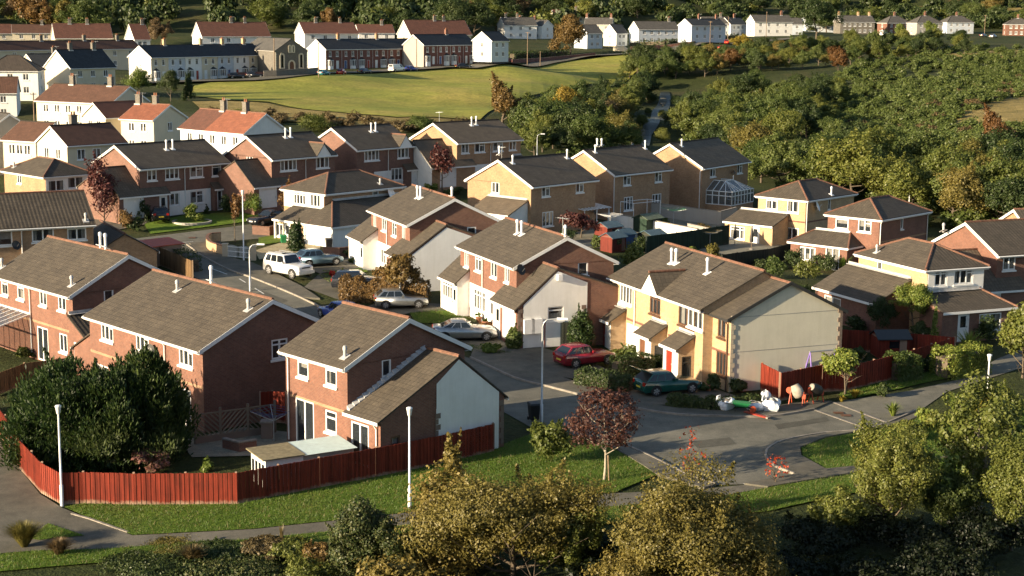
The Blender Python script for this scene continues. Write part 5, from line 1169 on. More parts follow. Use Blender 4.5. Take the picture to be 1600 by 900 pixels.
def crown(seed,rx,rz,cz,nl,leaf,ncl=45,shape='round',clr=.26,lump=.75,flat=.0,asp=1.5):
    """leaf quads in clumps over an envelope; units metres"""
    rs=np.random.RandomState(seed); d=rs.normal(size=(ncl,3)); d/=np.linalg.norm(d,axis=1,keepdims=True)
    if shape=='round': d[:,2]=np.where(d[:,2]<-.8,-d[:,2]*.6,d[:,2])
    rad=rs.uniform(.35,1,(ncl,1))**.5*(1+(lump-.75)*rs.normal(size=(ncl,1))*.5)
    c=d*rad*(1-clr*.55)
    if shape in('cone','column','spire','dome'):
        h=rs.uniform(0,1,ncl)**(1.25 if shape!='column' else 1.0); prof={'cone':lambda h:(1-h)**.75,'column':lambda h:np.sin(np.pi*np.clip(h*.8+.14,0,1))**.5,'dome':lambda h:(1-np.clip(h,0,.999)**3.2)**.5*(.86+.14*np.sin(h*3.1)),'spire':lambda h:np.where(h<.45,.75+.25*h/.45,((1-h)/.55)**1.25)}[shape](h)
        th=rs.uniform(0,2*np.pi,ncl); r=prof*rs.uniform(.55,1,ncl)*(1-.2*clr); c=np.stack([np.cos(th)*r,np.sin(th)*r,h*2-1],1)
        cs=clr*(.35+.8*prof)*rs.uniform(.7,1.3,ncl)
    elif shape=='loose': cs=clr*rs.uniform(.6,1.4,ncl)
    else:
        nb_=max(6,ncl//9); ld=rs.normal(size=(nb_,3)); ld/=np.linalg.norm(ld,axis=1,keepdims=True); ld[:,2]=np.where(ld[:,2]<-.72,-ld[:,2],ld[:,2]) if shape!='bush' else np.where(ld[:,2]<-.3,-ld[:,2]*.5,ld[:,2])
        lr=rs.uniform(.26,.52,nb_); lc=ld*(rs.uniform(.45,1.0,(nb_,1))-lr[:,None]*.55)*np.array([1,1,.95]); lc[0]=0; lr[0]=.6
        kk=rs.choice(nb_,ncl,p=lr**2/np.sum(lr**2)); c=lc[kk]+d*lr[kk][:,None]*rs.uniform(.55,1.05,(ncl,1))
        c[:,2]=np.where(c[:,2]<-.85,-.85+.3*rs.uniform(size=ncl),c[:,2]); cs=clr*rs.uniform(.5,1.4,ncl)
    k=rs.choice(ncl,nl,p=cs**2/np.sum(cs**2)); e=rs.normal(size=(nl,3)); e/=np.linalg.norm(e,axis=1,keepdims=True)
    rr=rs.uniform(.3,1,(nl,1))**.4*(1+.18*rs.normal(size=(nl,1)))
    p=c[k]+e*rr*cs[k][:,None]
    ns=nl//9 if shape!='loose' else 1; sk_=rs.choice(ncl,max(6,ncl//4)); si=rs.choice(len(sk_),ns); t=rs.uniform(0,1,(ns,1)); sd=c[sk_]*.9+np.array([0,0,.55])+rs.normal(size=(len(sk_),3))*.2; sd/=np.linalg.norm(sd,axis=1,keepdims=True); sl=rs.uniform(.8,2.0,(len(sk_),1))*clr
    p[:ns]=c[sk_][si]+sd[si]*sl[si]*t+rs.normal(size=(ns,3))*.03*(1.2-t)
    nm=e*.9+p*.5+rs.normal(size=(nl,3))*.55+np.array([0,0,.25]); nm/=np.linalg.norm(nm,axis=1,keepdims=True)
    p=p*np.array([rx,rx,rz])+np.array([0,0,cz])
    ax=None
    if asp>=2.5: ax=e*.6+np.array([0,0,.9])+rs.normal(size=(nl,3))*.25; nm=np.cross(ax,nm); nm/=np.linalg.norm(nm,axis=1,keepdims=True)+1e-9
    return leaves(p,nm,leaf,rs,asp,ax)
def trunk_mb(seed,h,r,nb=5,spread=1.2,crown_h=3,lean=.1,multi=1):
    q=random.Random(seed); m=MB()
    for j in range(multi):
        a=q.uniform(0,6.28); ox,oy=(0,0) if multi==1 else (math.cos(a)*r,math.sin(a)*r); l=lean*(1 if multi==1 else 3)
        top=Vector((ox+math.cos(a)*l*h,oy+math.sin(a)*l*h,h)); P=[Vector((ox,oy,-.4)),Vector((ox,oy,0)).lerp(top,.4)+Vector((q.uniform(-.05,.05)*h,q.uniform(-.05,.05)*h,0)),top,top+Vector((q.uniform(-.2,.2),q.uniform(-.2,.2),crown_h*.75))]
        m.tube(P,[r*1.25,r*.9,r*.7,r*.12],8)
        for i in range(nb):
            t=h*(.75+.25*i/nb)+crown_h*.4*i/nb; b=a+i*2.4+q.uniform(-.4,.4); s=P[1].lerp(P[3],min(.95,max(0,(t-P[1].z)/(P[3].z-P[1].z)))); e=s+Vector((math.cos(b)*spread,math.sin(b)*spread,crown_h*q.uniform(.2,.5)))
            m.tube([s,s.lerp(e,.5)+Vector((0,0,-.1*spread)),e],[r*.45,r*.3,r*.06],5)
            if r>.06:
                for w_ in range(4): f=s.lerp(e,q.uniform(.4,.9)); m.tube([f,f+Vector((q.uniform(-.5,.5)*spread,q.uniform(-.5,.5)*spread,q.uniform(.05,.35)*crown_h))],[r*.14,r*.03],4)
    return m
def set_leaf(o,mat):
    o.material_slots[0].link='OBJECT'; o.material_slots[0].material=M['l_'+mat]
TREE={}
def proto(key,V,tm,bark='bark'):
    me=mk_mesh('crown_'+key,V,M['l_green']); t=None
    if tm:
        t=bpy.data.meshes.new('trunk_'+key); t.from_pydata(tm.v,[],tm.f); t.materials.append(M[bark]); t.polygons.foreach_set('use_smooth',[True]*len(t.polygons))
    TREE[key]=(me,t)
def plant(key,leaf,name,label,cat,p,sx,sz=None,rz=None,group=None,bark=None):
    me,t=TREE[key]; root=thing(name,label,cat,p,rnd.uniform(0,6.28) if rz is None else rz,group,(sx,sx,sz or sx))
    c=link('crown' if t else 'foliage',me,root); set_leaf(c,leaf)
    if t:
        k=link('trunk',t,root)
        if bark: k.material_slots[0].link='OBJECT'; k.material_slots[0].material=M[bark]
    return root
# unit prototypes (height 1 = full height incl. trunk, width 1) for the far woods
def unit(key,seed,w,shape,nl,leaf,tr=.22,ncl=34,clr=.3,th=.12):
    rz=(1-tr)/2; V=crown(seed,w/2,rz,tr+rz,nl,leaf,ncl,shape,clr); q=trunk_mb(seed,tr+.1,.025,4,w*.3,.5,.05); proto(key,V,q)
for i in range(4): unit('far%d'%i,40+i,.95+.1*i,'round',15000,.0225,.1,75+8*i,.19)
for i in range(2): unit('tall%d'%i,60+i,.6,'round',11000,.022,.12,70,.19)
unit('cone0',71,.5,'cone',9000,.022,.05,60,.3); unit('spire0',72,.45,'spire',8000,.023,.06,60,.3)
for i in range(2): # bushes: to the ground, wide
    V=crown(80+i,.62,.56,.44,11000,.03,60,'round',.34); proto('bush%d'%i,V,None)
unit('bare0',90,.9,'round',1200,.03,.12,60,.22)
# ---- scattered woods: (photo pixel region, count, kinds, leaf mix, height range)
def inside(p,poly):
    c=False; n=len(poly)
    for i in range(n):
        (x1,y1),(x2,y2)=poly[i],poly[i-1]
        if (y1>p[1])!=(y2>p[1]) and p[0]<(x2-x1)*(p[1]-y1)/(y2-y1)+x1: c=not c
    return c
TAKEN=[]
GAP=[(985,245),(992,200),(1010,165),(1034,134),(1056,138),(1054,172),(1036,208),(1020,245)]
def wood(seed,poly,n,keys,mix,hr,label_by,group,name='woodland_tree',cat='tree',mind=2.5,wr=(.95,1.35),world=False):
    q=random.Random(seed); xs=[p[0] for p in poly]; ys=[p[1] for p in poly]; k=0; tries=0
    while k<n and tries<n*40:
        tries+=1; px,py=q.uniform(min(xs),max(xs)),q.uniform(min(ys),max(ys))
        if not inside((px,py),poly): continue
        p=Vector((px,py,tz(px,py))) if world else G(px,py)
        if not world and inside((px,py),GAP): continue
        if any((p.x-a)**2+(p.y-b)**2<(mind*(1+.0*c))**2 for a,b,c in TAKEN): continue
        TAKEN.append((p.x,p.y,1)); lf=q.choices([m[0] for m in mix],[m[1] for m in mix])[0]; h=q.uniform(*hr)
        plant(q.choice(keys),lf,name,label_by[lf] if isinstance(label_by,dict) else label_by,cat,p-Vector((0,0,.15)),h*q.uniform(*wr),h,q.uniform(0,6.28),group); k+=1
far=['far0','far1','far2','far3']
def lab(where): 
    d=dict(dgreen='dark green',green='mid green',lgreen='bright light green',olive='olive brown',oliveg='olive green',yellow='yellow',rust='rusty red brown',brown='bare looking brown',bronze='bronze coloured',conif='dark evergreen',straw='straw coloured',ivy='ivy clad')
    return {k:f'{v} tree {where}' for k,v in d.items()}
MIX=[('dgreen',4),('green',5),('oliveg',4),('olive',2),('bronze',1)]
wood(1,[(1060,252),(1130,222),(1200,235),(1330,262),(1450,280),(1600,292),(1660,310),(1660,372),(1560,362),(1450,352),(1340,325),(1230,308),(1180,295),(1160,255),(1110,240)],66,far,[('green',7),('oliveg',3),('dgreen',2),('olive',.6)],(5,8.8),lab('in the dense wood behind the hipped houses'),'trees of the wood right of the river',mind=3.3)
wood(2,[(1050,200),(1080,168),(1180,142),(1260,135),(1310,160),(1300,225),(1200,225),(1090,225)],52,far,[('green',6),('oliveg',3),('dgreen',3),('olive',.6)],(4.5,7.5),lab('in the wood on the gentle slope right of the river'),'trees of the wood right of the river',mind=4.0)
wood(3,[(1030,118),(1080,98),(1160,85),(1260,75),(1400,70),(1500,72),(1560,80),(1480,88),(1300,104),(1150,116),(1060,128)],74,far,[('green',6),('oliveg',3),('dgreen',4),('olive',1),('rust',.4)],(4,7),lab('in the tree belt before the far right houses'),'trees of the belt before the far right houses',mind=4.6)
wood(4,[(790,220),(840,195),(900,172),(960,152),(1010,138),(1020,160),(1000,190),(985,215),(970,245),(900,250),(840,240)],36,far,[('dgreen',5),('green',5),('oliveg',3),('olive',.7)],(5,8.2),lab('on the left bank of the river'),'trees on the left bank of the river',mind=4.4)
wood(5,[(960,118),(1010,108),(1060,100),(1100,92),(1110,105),(1060,122),(1000,130)],12,far,[('green',6),('oliveg',3),('dgreen',3)],(5,8),lab('along the far bend of the river'),'trees on the left bank of the river',mind=5)
wood(6,[(-240,540),(-110,545),(-110,700),(-260,720),(-300,620)],24,far,[('dgreen',6),('green',3),('oliveg',2),('brown',.6)],(9,14),lab('on the dark hillside at the top left'),'trees on the far hillside',mind=8,world=True,name='hillside_tree',wr=(1.1,1.5))
wood(7,[(-110,545),(-30,560),(0,630),(60,655),(60,760),(-110,740)],38,far,[('dgreen',6),('green',2),('oliveg',2),('brown',.8)],(8,13),lab('on the dark hillside behind the red roofed houses'),'trees on the far hillside',mind=7.5,world=True,name='hillside_tree',wr=(1.1,1.5))
wood(8,[(50,650),(120,680),(200,740),(330,760),(340,860),(60,800)],36,far,[('dgreen',5),('green',3),('oliveg',3),('brown',1),('olive',1)],(6,10),lab('on the scrubby hillside above the right hand houses'),'trees on the far hillside',mind=9,world=True,name='hillside_tree',wr=(1.2,1.6))
# gorse and scrub on the open slope: ground cover nobody could count
rs=np.random.RandomState(5); q=random.Random(5); Vs=[]
poly=[(1260,215),(1290,145),(1340,100),(1420,80),(1560,76),(1660,78),(1660,255),(1560,250),(1440,235),(1340,205)]
base=[crown(200+i,.62,.40,.3,850,.085,26,'bush',.34) for i in range(4)]
CLEAR=[(1478,206),(1500,184),(1545,162),(1600,154),(1670,150),(1670,192),(1600,200),(1540,206)]
def scrub(poly,n,lo,hi,out,seed):
    q=random.Random(seed); xs=[p[0] for p in poly]; ys=[p[1] for p in poly]; k=0
    while k<n:
        px,py=q.uniform(min(xs),max(xs)),q.uniform(min(ys),max(ys))
        if not inside((px,py),poly) or inside((px,py),CLEAR): continue
        p=G(px,py); s=q.uniform(lo,hi); a=q.uniform(0,6.28); B=base[q.randrange(4)]; c,d=math.cos(a)*s,math.sin(a)*s
        out.append(np.stack([B[:,0]*c-B[:,1]*d+p.x,B[:,0]*d+B[:,1]*c+p.y,B[:,2]*s*q.uniform(.7,1.1)+p.z],1)); k+=1
scrub(poly,1000,1.6,3.9,Vs,1)
tag(link('gorse_scrub',mk_mesh('gorse_scrub',np.concatenate(Vs),M['l_green'])),'low dark green gorse scrub over the open slope at the right','scrub',None,'stuff')
Vs=[]; scrub([(1250,215),(1400,180),(1480,140),(1600,110),(1660,105),(1660,240),(1450,230)],90,1.6,3.2,Vs,2)
tag(link('bracken',mk_mesh('bracken',np.concatenate(Vs),M['l_brown'])),'brown bracken patches among the gorse at the right','scrub',None,'stuff')
Vs=[]; scrub([(320,172),(430,182),(560,188),(640,195),(760,200),(740,212),(640,208),(540,205),(430,198),(330,186)],90,1.2,2.8,Vs,3)
tag(link('bramble_scrub',mk_mesh('bramble_scrub',np.concatenate(Vs),M['l_brown'])),'brown bramble along the near edge of the field','scrub',None,'stuff')
def mass(name,label,leaf,regs):
    Vs=[]
    for pg,n,sd,lo,hi,fl in regs:
        q=random.Random(sd); k=0; xs=[p[0] for p in pg]; ys=[p[1] for p in pg]
        while k<n:
            x,y=q.uniform(min(xs),max(xs)),q.uniform(min(ys),max(ys))
            if not inside((x,y),pg): continue
            s=q.uniform(lo,hi); B=base[q.randrange(4)]; a=q.uniform(0,6.28); c,d=math.cos(a)*s,math.sin(a)*s; Vs.append(np.stack([B[:,0]*c-B[:,1]*d+x,B[:,0]*d+B[:,1]*c+y,B[:,2]*s*fl+tz(x,y)-.3],1)); k+=1
    tag(link(name,mk_mesh(name,np.concatenate(Vs),M['l_'+leaf])),label,'woodland',None,'stuff')
mass('hillside_wood','dark wood covering the hillside along the top of the picture','dgreen',[([(-320,548),(-110,548),(-30,562),(0,632),(60,660),(60,800),(-320,800)],330,4,8,13,1.4),([(60,655),(130,690),(210,748),(350,770),(350,900),(60,840)],220,5,6,10,1.1)])
mass('hillside_scrub','greener scrub on the hillside above the right hand houses','oliveg',[([(60,655),(130,690),(210,748),(350,770),(350,900),(60,840)],130,8,4,7,.9),([(-320,548),(-30,565),(60,670),(60,800),(-320,800)],70,9,7,10,1.4)])
Vs=[]; scrub([(1045,232),(1120,190),(1330,200),(1660,300),(1660,385),(1450,356),(1340,328),(1230,312),(1178,298),(1150,262)],130,2,4.2,Vs,6); scrub([(790,222),(900,160),(1010,140),(985,215),(960,250),(830,246)],60,2,4,Vs,7)
tag(link('undergrowth',mk_mesh('undergrowth',np.concatenate(Vs),M['l_green'])),'dark undergrowth between the trees of the river wood','undergrowth',None,'stuff')
# short grass blades over the near lawns, on the lawn's own surface
def blades(o,name,label,n,h,leaf,lim=(40,135),seed=3):
    r=np.random.RandomState(seed); me=o.data; me.calc_loop_triangles(); T=np.array([t.vertices[:] for t in me.loop_triangles]); P=np.array([v.co[:] for v in me.vertices]); A,B,D=P[T[:,0]],P[T[:,1]],P[T[:,2]]
    ar=np.linalg.norm(np.cross(B-A,D-A),axis=1); ar=np.where(((A+B+D)[:,1]/3<lim[1])&(np.abs((A+B+D)[:,0]/3)<60),ar,0); k=r.choice(len(T),n,p=ar/ar.sum()); u,v=r.uniform(size=(2,n,1)); f=u+v>1; u=np.where(f,1-u,u); v=np.where(f,1-v,v)
    p=A[k]+(B-A)[k]*u+(D-A)[k]*v; s=h*r.uniform(.5,1.5,(n,1)); ax=np.stack([r.normal(size=n)*.5,r.normal(size=n)*.5,np.ones(n)],1)*s; sd=np.stack([r.normal(size=n),r.normal(size=n),np.zeros(n)],1); sd/=np.linalg.norm(sd,axis=1,keepdims=True)+1e-6; sd*=.011
    V=np.stack([p-sd,p+sd,p+ax+sd*.2,p+ax-sd*.2],1).reshape(-1,3); tag(link(name,mk_mesh(name,V,M['l_'+leaf])),label,'grass',None,'stuff')
blades(LAWN,'grass_blades','short grass blades on the near verges and lawns',110000,.08,'turf')
blades(LAWN,'dry_grass_blades','paler dry blades scattered through the near verges',9000,.11,'straw',seed=4)
# ---- single far trees: px,py base, height px, width px
def ft(px,py,hpx,wpx,key,leaf,label,name='tree',cat='tree',group=None,sink=.1):
    p=G(px,py); s=mpp(p); w0={'far':1.05,'tall':.62,'cone':.5,'spire':.45,'bush':1.3,'bare':.95}[key[:-1]]
    return plant(key,leaf,name,label,cat,p-Vector((0,0,sink)),wpx*s/w0,hpx*s,None,group)
for a in [(60,66,76,74,'tall0','bronze','tall yellowing tree with gaps at the far left among red roofs'),(98,66,70,60,'tall1','olive','second tall olive brown tree right of the yellowing one at far left'),
 (252,72,42,46,'far0','brown','brown bare looking tree between the small white house and the long red roof'),(345,66,18,40,'far1','purple','dark purple tree above the white terrace roofs'),
 (515,58,46,36,'tall0','bronze','bronze tree standing before the red roof above the chapel'),(568,48,24,24,'far2','lgreen','round bright yellow green tree below the hillside, near the pylon'),(652,54,28,26,'far3','green','round green tree in front of the broad red roof'),
 (892,88,66,66,'far1','bronze','big golden brown roadside tree before the white houses'),(1275,62,62,66,'far2','dgreen','tall dark green tree between the slate rows at the far right'),(1160,78,24,44,'far0','yellow','yellow green tree at the bend of the valley road'),
 (218,150,42,44,'far3','lgreen','bright yellow green tree by the corner of the field'),(267,158,50,34,'far2','dgreen','dark round tree left of the field between two lighter ones'),(295,157,44,22,'cone0','dgreen','dark pointed conifer at the left corner of the field'),
 (55,152,28,18,'cone0','dgreen','slim dark conifer beside the white hipped house at the left'),(785,200,78,66,'tall1','bronze','rust tinged tree at the right corner of the field'),(822,212,60,60,'far1','dgreen','dark green tree right of the rust tinged one by the field'),
 (885,205,72,62,'far2','yellow','yellow tree shining in front of the dark riverside trees'),(945,215,60,58,'far3','brown','brown tinged tree beside the river, right of the yellow one'),(1090,228,56,86,'far0','oliveg','broad yellow green tree right of the river'),
 (1310,118,46,44,'tall0','rust','rust coloured tree in the belt at the right'),(1405,60,24,20,'far2','lgreen','yellow green bush between the hipped semis'),(1452,58,26,24,'far1','lgreen','light green bush before the stone fronted semi'),
 (1550,240,70,60,'tall1','rust','red brown tree at the right side of the wood'),(490,205,30,60,'bush0','oliveg','green bush above the roofs at the near edge of the field'),(655,206,30,58,'bush1','green','round green bush left of the rightmost upper street house'),(380,196,30,60,'bush1','oliveg','olive bush left edge of the field above the white gable'),
 (835,245,52,60,'far0','oliveg','olive green tree behind the curved street lamp'),(930,232,40,52,'far1','green','mid green tree just above the tan brick roofs'),
 (740,20,30,40,'far3','brown','brown tree on the hillside right of the pylon'),(1090,300,40,50,'far2','green','green tree behind the tan brick houses near the river'),(1560,345,44,60,'bush0','brown','pale brown bush before the wood, above the right edge houses'),(1500,330,60,46,'tall0','lgreen','ivy grown light green tree beside a bare pole, right edge of the wood')]: ft(*a)
# ---- near trees and garden plants, each at its own size
def near(key,seed,w,h,shape,nl,leaf,tr=.2,ncl=60,clr=.24,r=.08,bark='bark',nb=6,multi=1,lump=.75,asp=1.5,trunk=True):
    rz=h*(1-tr)/2; V=crown(seed,w/2,rz,h*tr+rz,nl,leaf,ncl,shape,clr,lump,0,asp)
    q=trunk_mb(seed,max(.3,h*tr*1.25),r,nb,w*.33,h*(1-tr)*.75,.04,multi) if trunk else None; proto(key,V,q,bark)
def nt_(px,py,top,wpx,leaf,label,name='tree',cat='tree',shape='round',nl=13775,leaf_m=.078,tr=.25,ncl=75,clr=.19,r=.08,bark='bark',multi=1,group=None,d=None,lump=.75,asp=1.5,trunk=True,nb=6,wy=None):
    if d: 
        p,_=AT(px,d); zt=ray(px,top); k=d/zt.y; h=zt.z*k-p.z; s=d/F_PX*1.02
    else:
        p=G(px,py); s=mpp(p); h=(py-top)*s
    w=wpx*s; key='n%d'%len(TREE); near(key,500+len(TREE),w,h,shape,nl,leaf_m,tr,ncl,clr,r,bark,nb,multi,lump,asp,trunk)
    return plant(key,leaf,name,label,cat,p-Vector((0,0,.05)),1,1,0,group)
# dark conifers behind the red fence
for px,py,top,w,l in ((112,716,562,200,'biggest dark feathery conifer behind the red fence, broad and rounded'),(226,712,548,140,'second dark conifer touching the long brick house, taller top of the pair')):
    nt_(px,py,top,w,'conif',l,'conifer','conifer','dome',52000,.085,.0,260,.24,.12,trunk=False,asp=3)
nt_(175,724,574,130,'conif','middle dark conifer filling the gap between the broad one and the taller one','conifer','conifer','dome',26000,.085,.0,160,.24,.12,trunk=False,asp=3)
nt_(165,722,640,210,'dgreen','low dark skirt of conifer growth right behind the red fence','conifer','conifer','bush',20000,.085,0,120,.26,trunk=False,asp=3.)
# foreground trees whose feet are below the picture
T_='tree'
nt_(568,0,772,150,'ivy','ivy clad rounded tree at the bottom edge, left of the lamp post',shape='round',nl=33060,leaf_m=.078,tr=.1,ncl=105,clr=.19,r=.14,nb=10,d=64)
nt_(805,0,715,300,'olive','broad yellowish olive tree at the bottom edge with a lighter left side',shape='bush',nl=66120,leaf_m=.078,tr=.12,ncl=180,clr=.2,r=.16,nb=14,d=64)
nt_(705,0,700,175,'olive','yellowing thin topped tree at the bottom edge, right of the lamp post',shape='spire',nl=11000,leaf_m=.12,tr=.08,ncl=90,clr=.28,r=.12,d=65.5)
nt_(640,0,850,190,'olive','low olive bush at the very bottom, between the ivy tree and the olive one','bush','bush','bush',nl=9000,leaf_m=.12,tr=.02,ncl=70,clr=.24,d=61,trunk=False)
nt_(1095,0,736,310,'olive','big olive brown tree at the bottom edge below the turning head',shape='bush',nl=71630,leaf_m=.078,tr=.08,ncl=195,clr=.2,r=.16,nb=14,d=62.5)
nt_(985,0,830,170,'olive','low bush at the very bottom beside the big olive brown tree','bush','bush','bush',nl=24795,leaf_m=.078,tr=.02,ncl=105,clr=.19,d=61,trunk=False)
nt_(1200,0,815,130,'olive','brownish bush at the bottom on the right of the big olive brown tree','bush','bush','bush',nl=19285,leaf_m=.078,tr=.02,ncl=90,clr=.19,d=62,trunk=False)
nt_(1398,0,665,165,'oliveg','upright green and brown tree on the bank below the grass island',shape='bush',nl=35815,leaf_m=.078,tr=.04,ncl=120,clr=.19,r=.13,nb=12,d=71)
nt_(1545,0,585,150,'oliveg','loose pale trunked birch at the right edge above the path','birch_tree',shape='loose',nl=9000,leaf_m=.13,tr=.2,ncl=110,clr=.17,r=.11,bark='barkp',d=74,nb=9,multi=2)
nt_(1606,0,690,120,'oliveg','leafy tree cut by the right edge, low beside the birch',nl=24795,leaf_m=.078,tr=.03,ncl=105,clr=.19,r=.1,d=70)
nt_(1490,0,720,130,'green','dense green bush filling the bank between the bank tree and the birch','bush','bush','bush',nl=15000,leaf_m=.085,tr=.02,ncl=90,clr=.2,d=71.5,trunk=False)
nt_(1330,0,762,90,'oliveg','olive green bush at the left foot of the bank tree','bush','bush','bush',nl=9000,leaf_m=.085,tr=.02,ncl=70,clr=.2,d=70,trunk=False)
nt_(905,0,770,110,'oliveg','olive green bush joining the two big foreground trees','bush','bush','bush',nl=11000,leaf_m=.085,tr=.02,ncl=80,clr=.2,d=64,trunk=False)
nt_(1490,0,690,110,'lgreen','sparse leaning sapling with bright leaves left of the birch',shape='loose',nl=1500,leaf_m=.13,tr=.2,ncl=60,clr=.12,r=.05,d=72,nb=9)
nt_(1598,590,462,96,'oliveg','yellow green tree cut by the right edge beside the drive',nl=9000,leaf_m=.16,tr=.05,ncl=70,clr=.26,r=.1)
# bottom right bank growth, its shade painted in with darkened leaves
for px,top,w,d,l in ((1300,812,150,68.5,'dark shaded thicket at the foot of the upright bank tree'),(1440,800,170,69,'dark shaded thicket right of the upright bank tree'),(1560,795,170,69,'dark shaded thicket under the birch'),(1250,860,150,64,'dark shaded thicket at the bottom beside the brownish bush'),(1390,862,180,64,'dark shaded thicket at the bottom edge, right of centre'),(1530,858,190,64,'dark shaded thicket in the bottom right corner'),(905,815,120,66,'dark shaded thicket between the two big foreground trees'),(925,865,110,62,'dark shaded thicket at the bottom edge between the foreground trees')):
    nt_(px,0,top,w,'shadedark',l,'thicket','bush','bush',nl=9000,leaf_m=.1,tr=.0,ncl=80,clr=.22,d=d,trunk=False)
# unseen trees added below the picture to cast shade on the bank
for x,y,h in ((2,45,6),(9,46,6.3),(16,47,6.2),(23,48,6),(30,50,6.2),(6,51,5.6),(14,53,5.4),(22,54,5.2)):
    plant('far%d'%(int(x)%4),'green','tree','unseen green tree added below the picture to shade the bank','tree',Vector((x,y,tz(x,y)-.1)),h*1.0,h,None,'unseen trees added below the picture for their shade')
# bottom left bramble bank and dry grass
for px,top,w,d,lf,l in ((150,858,150,67,'ivy','bramble bush at the bottom left behind the dry grass tuft'),(250,852,130,67,'olive','yellowing bramble left of the dark one below the path'),(335,850,130,66.8,'dgreen','dark bramble bush at the bottom edge below the path'),(405,846,100,66.8,'brown','dry brown bramble at the bottom left of the ivy clad tree'),(455,842,90,66.5,'oliveg','green bramble mixed with dry stalks at the bottom'),(490,840,70,65.5,'bronze','bronze bramble close to the ivy clad tree'),(60,872,130,66,'brown','brown bramble in the bottom left corner'),(200,876,190,64.5,'dgreen','low dark bramble at the very bottom edge under the yellowing one'),(360,872,190,64.5,'ivy','low ivy mixed bramble at the very bottom edge, centre left'),(470,872,120,63,'oliveg','low green bramble at the very bottom edge by the ivy clad tree')):
    nt_(px,0,top,w,lf,l,'bramble','bush','bush',nl=9000,leaf_m=.08,tr=0,ncl=110,clr=.2,d=d,trunk=False)
def tuft(px,py,h,n,leaf,label,name='grass_tuft',cat='grass',d=None,w=.035,spread=.55,group=None):
    p=G(px,py) if d is None else AT(px,d)[0]; r=np.random.RandomState(int(px)); V=[]
    for i in range(n):
        a=r.uniform(0,6.28); s=r.uniform(.15,1)*spread*h; hh=h*r.uniform(.6,1.05); b=Vector((math.cos(a),math.sin(a),0)); t=Vector((-b.y,b.x,0))*w
        P=[b*s*.12,b*s*.45+Vector((0,0,hh*.6)),b*s+Vector((0,0,hh*(1-.25*s/h)))]
        for j in range(2):
            k0,k1=(1,.75) if j==0 else (.75,.12); V+=[P[j]-t*k0,P[j]+t*k0,P[j+1]+t*k1,P[j+1]-t*k1]
    root=thing(name,label,cat,p,0,group); o=link('blades',mk_mesh('blades',np.array(V),M['l_green']),root); set_leaf(o,leaf); return root
tuft(20,0,1.2,1800,'olive','dry tawny grass clump in the bottom left corner',d=67,spread=.9,w=.014)
tuft(75,0,.8,1300,'brown','smaller dry grass clump beside the corner clump',d=66,spread=1.0,w=.014)
tuft(290,0,.8,400,'brown','dry grass among the brambles at the bottom',d=65.5,spread=1.0)
tuft(1513,556,1.9,160,'lgreen','tall flax clump with sword leaves and dark flower stalks above the clipped hedge','flax_plant','flax',w=.05,spread=.7)
tuft(1490,640,1.1,90,'lgreen','small flax clump at the corner of the right hand shrubs','flax_plant','flax',spread=.7)
tuft(1395,650,.9,120,'lgreen','spiky pale green plant beside the small conifers on the grass','flax_plant','flax',spread=.8)
tuft(1290,410,1.6,90,'lgreen','small palm like plant in the garden before the ivy fronted house','palm_plant','palm',w=.05,spread=.8)
tuft(1318,425,1.7,100,'lgreen','bright spiky palm plant right of the other palm, behind the cream roof','palm_plant','palm',w=.05,spread=.8)
tuft(1335,622,.6,120,'yellow','yellow green grassy clump beside the drive under the ball tree','grass_tuft','plant',spread=.9)
tuft(1315,628,.45,80,'yellow','small pale plant at the corner of the drive edging','grass_tuft','plant',spread=.9)
tuft(440,850,1.0,26,'straw','single bare stalk standing up from the brambles','dead_stalk','plant',w=.02,spread=.2)
B_='bush'
def sh(px,py,top,w,leaf,label,name='shrub',cat='shrub',shape='ball',nl=1800,lm=.12,clr=.3,ncl=26,tr=0.,**k): return nt_(px,py,top,w,leaf,label,name,cat,shape,nl,lm,tr,ncl,clr,trunk=tr>0,**k)
nt_(943,751,594,138,'purple','small purple leaved tree with thin trunk and stake on the verge',shape='loose',nl=5200,leaf_m=.1,tr=.30,ncl=150,clr=.15,r=.07,bark='barkp',nb=10)
sh(860,724,646,84,'oliveg','round green shrub on the verge left of the purple tree',shape='bush',nl=5500,lm=.11,clr=.26,ncl=50,wy=1)
for px,py,top,w,l in ((1080,750,655,46,'slender sapling with bright red leaves at the edge of the turning head'),(1212,756,706,44,'second smaller red leaved sapling beside the kerb corner')):
    nt_(px,py,top,w,'red',l,'red_sapling','sapling','loose',nl=110 if px>1100 else 170,leaf_m=.1,tr=.12,ncl=70,clr=.1,r=.04,nb=14)
nt_(1319,617,537,72,'lgreen','small ball shaped tree with yellow green leaves beside the red fence','ball_tree','tree','ball',4200,.13,.3,40,.3,.07,multi=3)
nt_(628,478,384,70,'bronze','autumn tree with bronze leaves before the blank white garage wall',nl=3400,leaf_m=.16,tr=.22,ncl=70,clr=.2,r=.08,nb=9)
nt_(692,303,229,52,'purple','purple leaved tree before the right end of the upper street',nl=2400,leaf_m=.2,tr=.3,ncl=50,clr=.24,r=.09)
nt_(163,352,252,72,'purple','dark purple tree beside the lamp post at the left of the upper street',nl=3500,leaf_m=.2,tr=.08,ncl=50,clr=.28,r=.1)
nt_(368,378,300,24,'rust','thin young autumn tree inside the curved brick wall',nl=700,leaf_m=.17,tr=.3,ncl=40,clr=.2,r=.05)
nt_(445,350,280,28,'rust','thin reddish young tree by the black car',nl=500,leaf_m=.17,tr=.25,ncl=40,clr=.16,r=.05)
nt_(487,290,245,24,'bronze','small golden tree behind the hipped cream house, left one',nl=900,leaf_m=.18,tr=.1,ncl=30,clr=.25,r=.05)
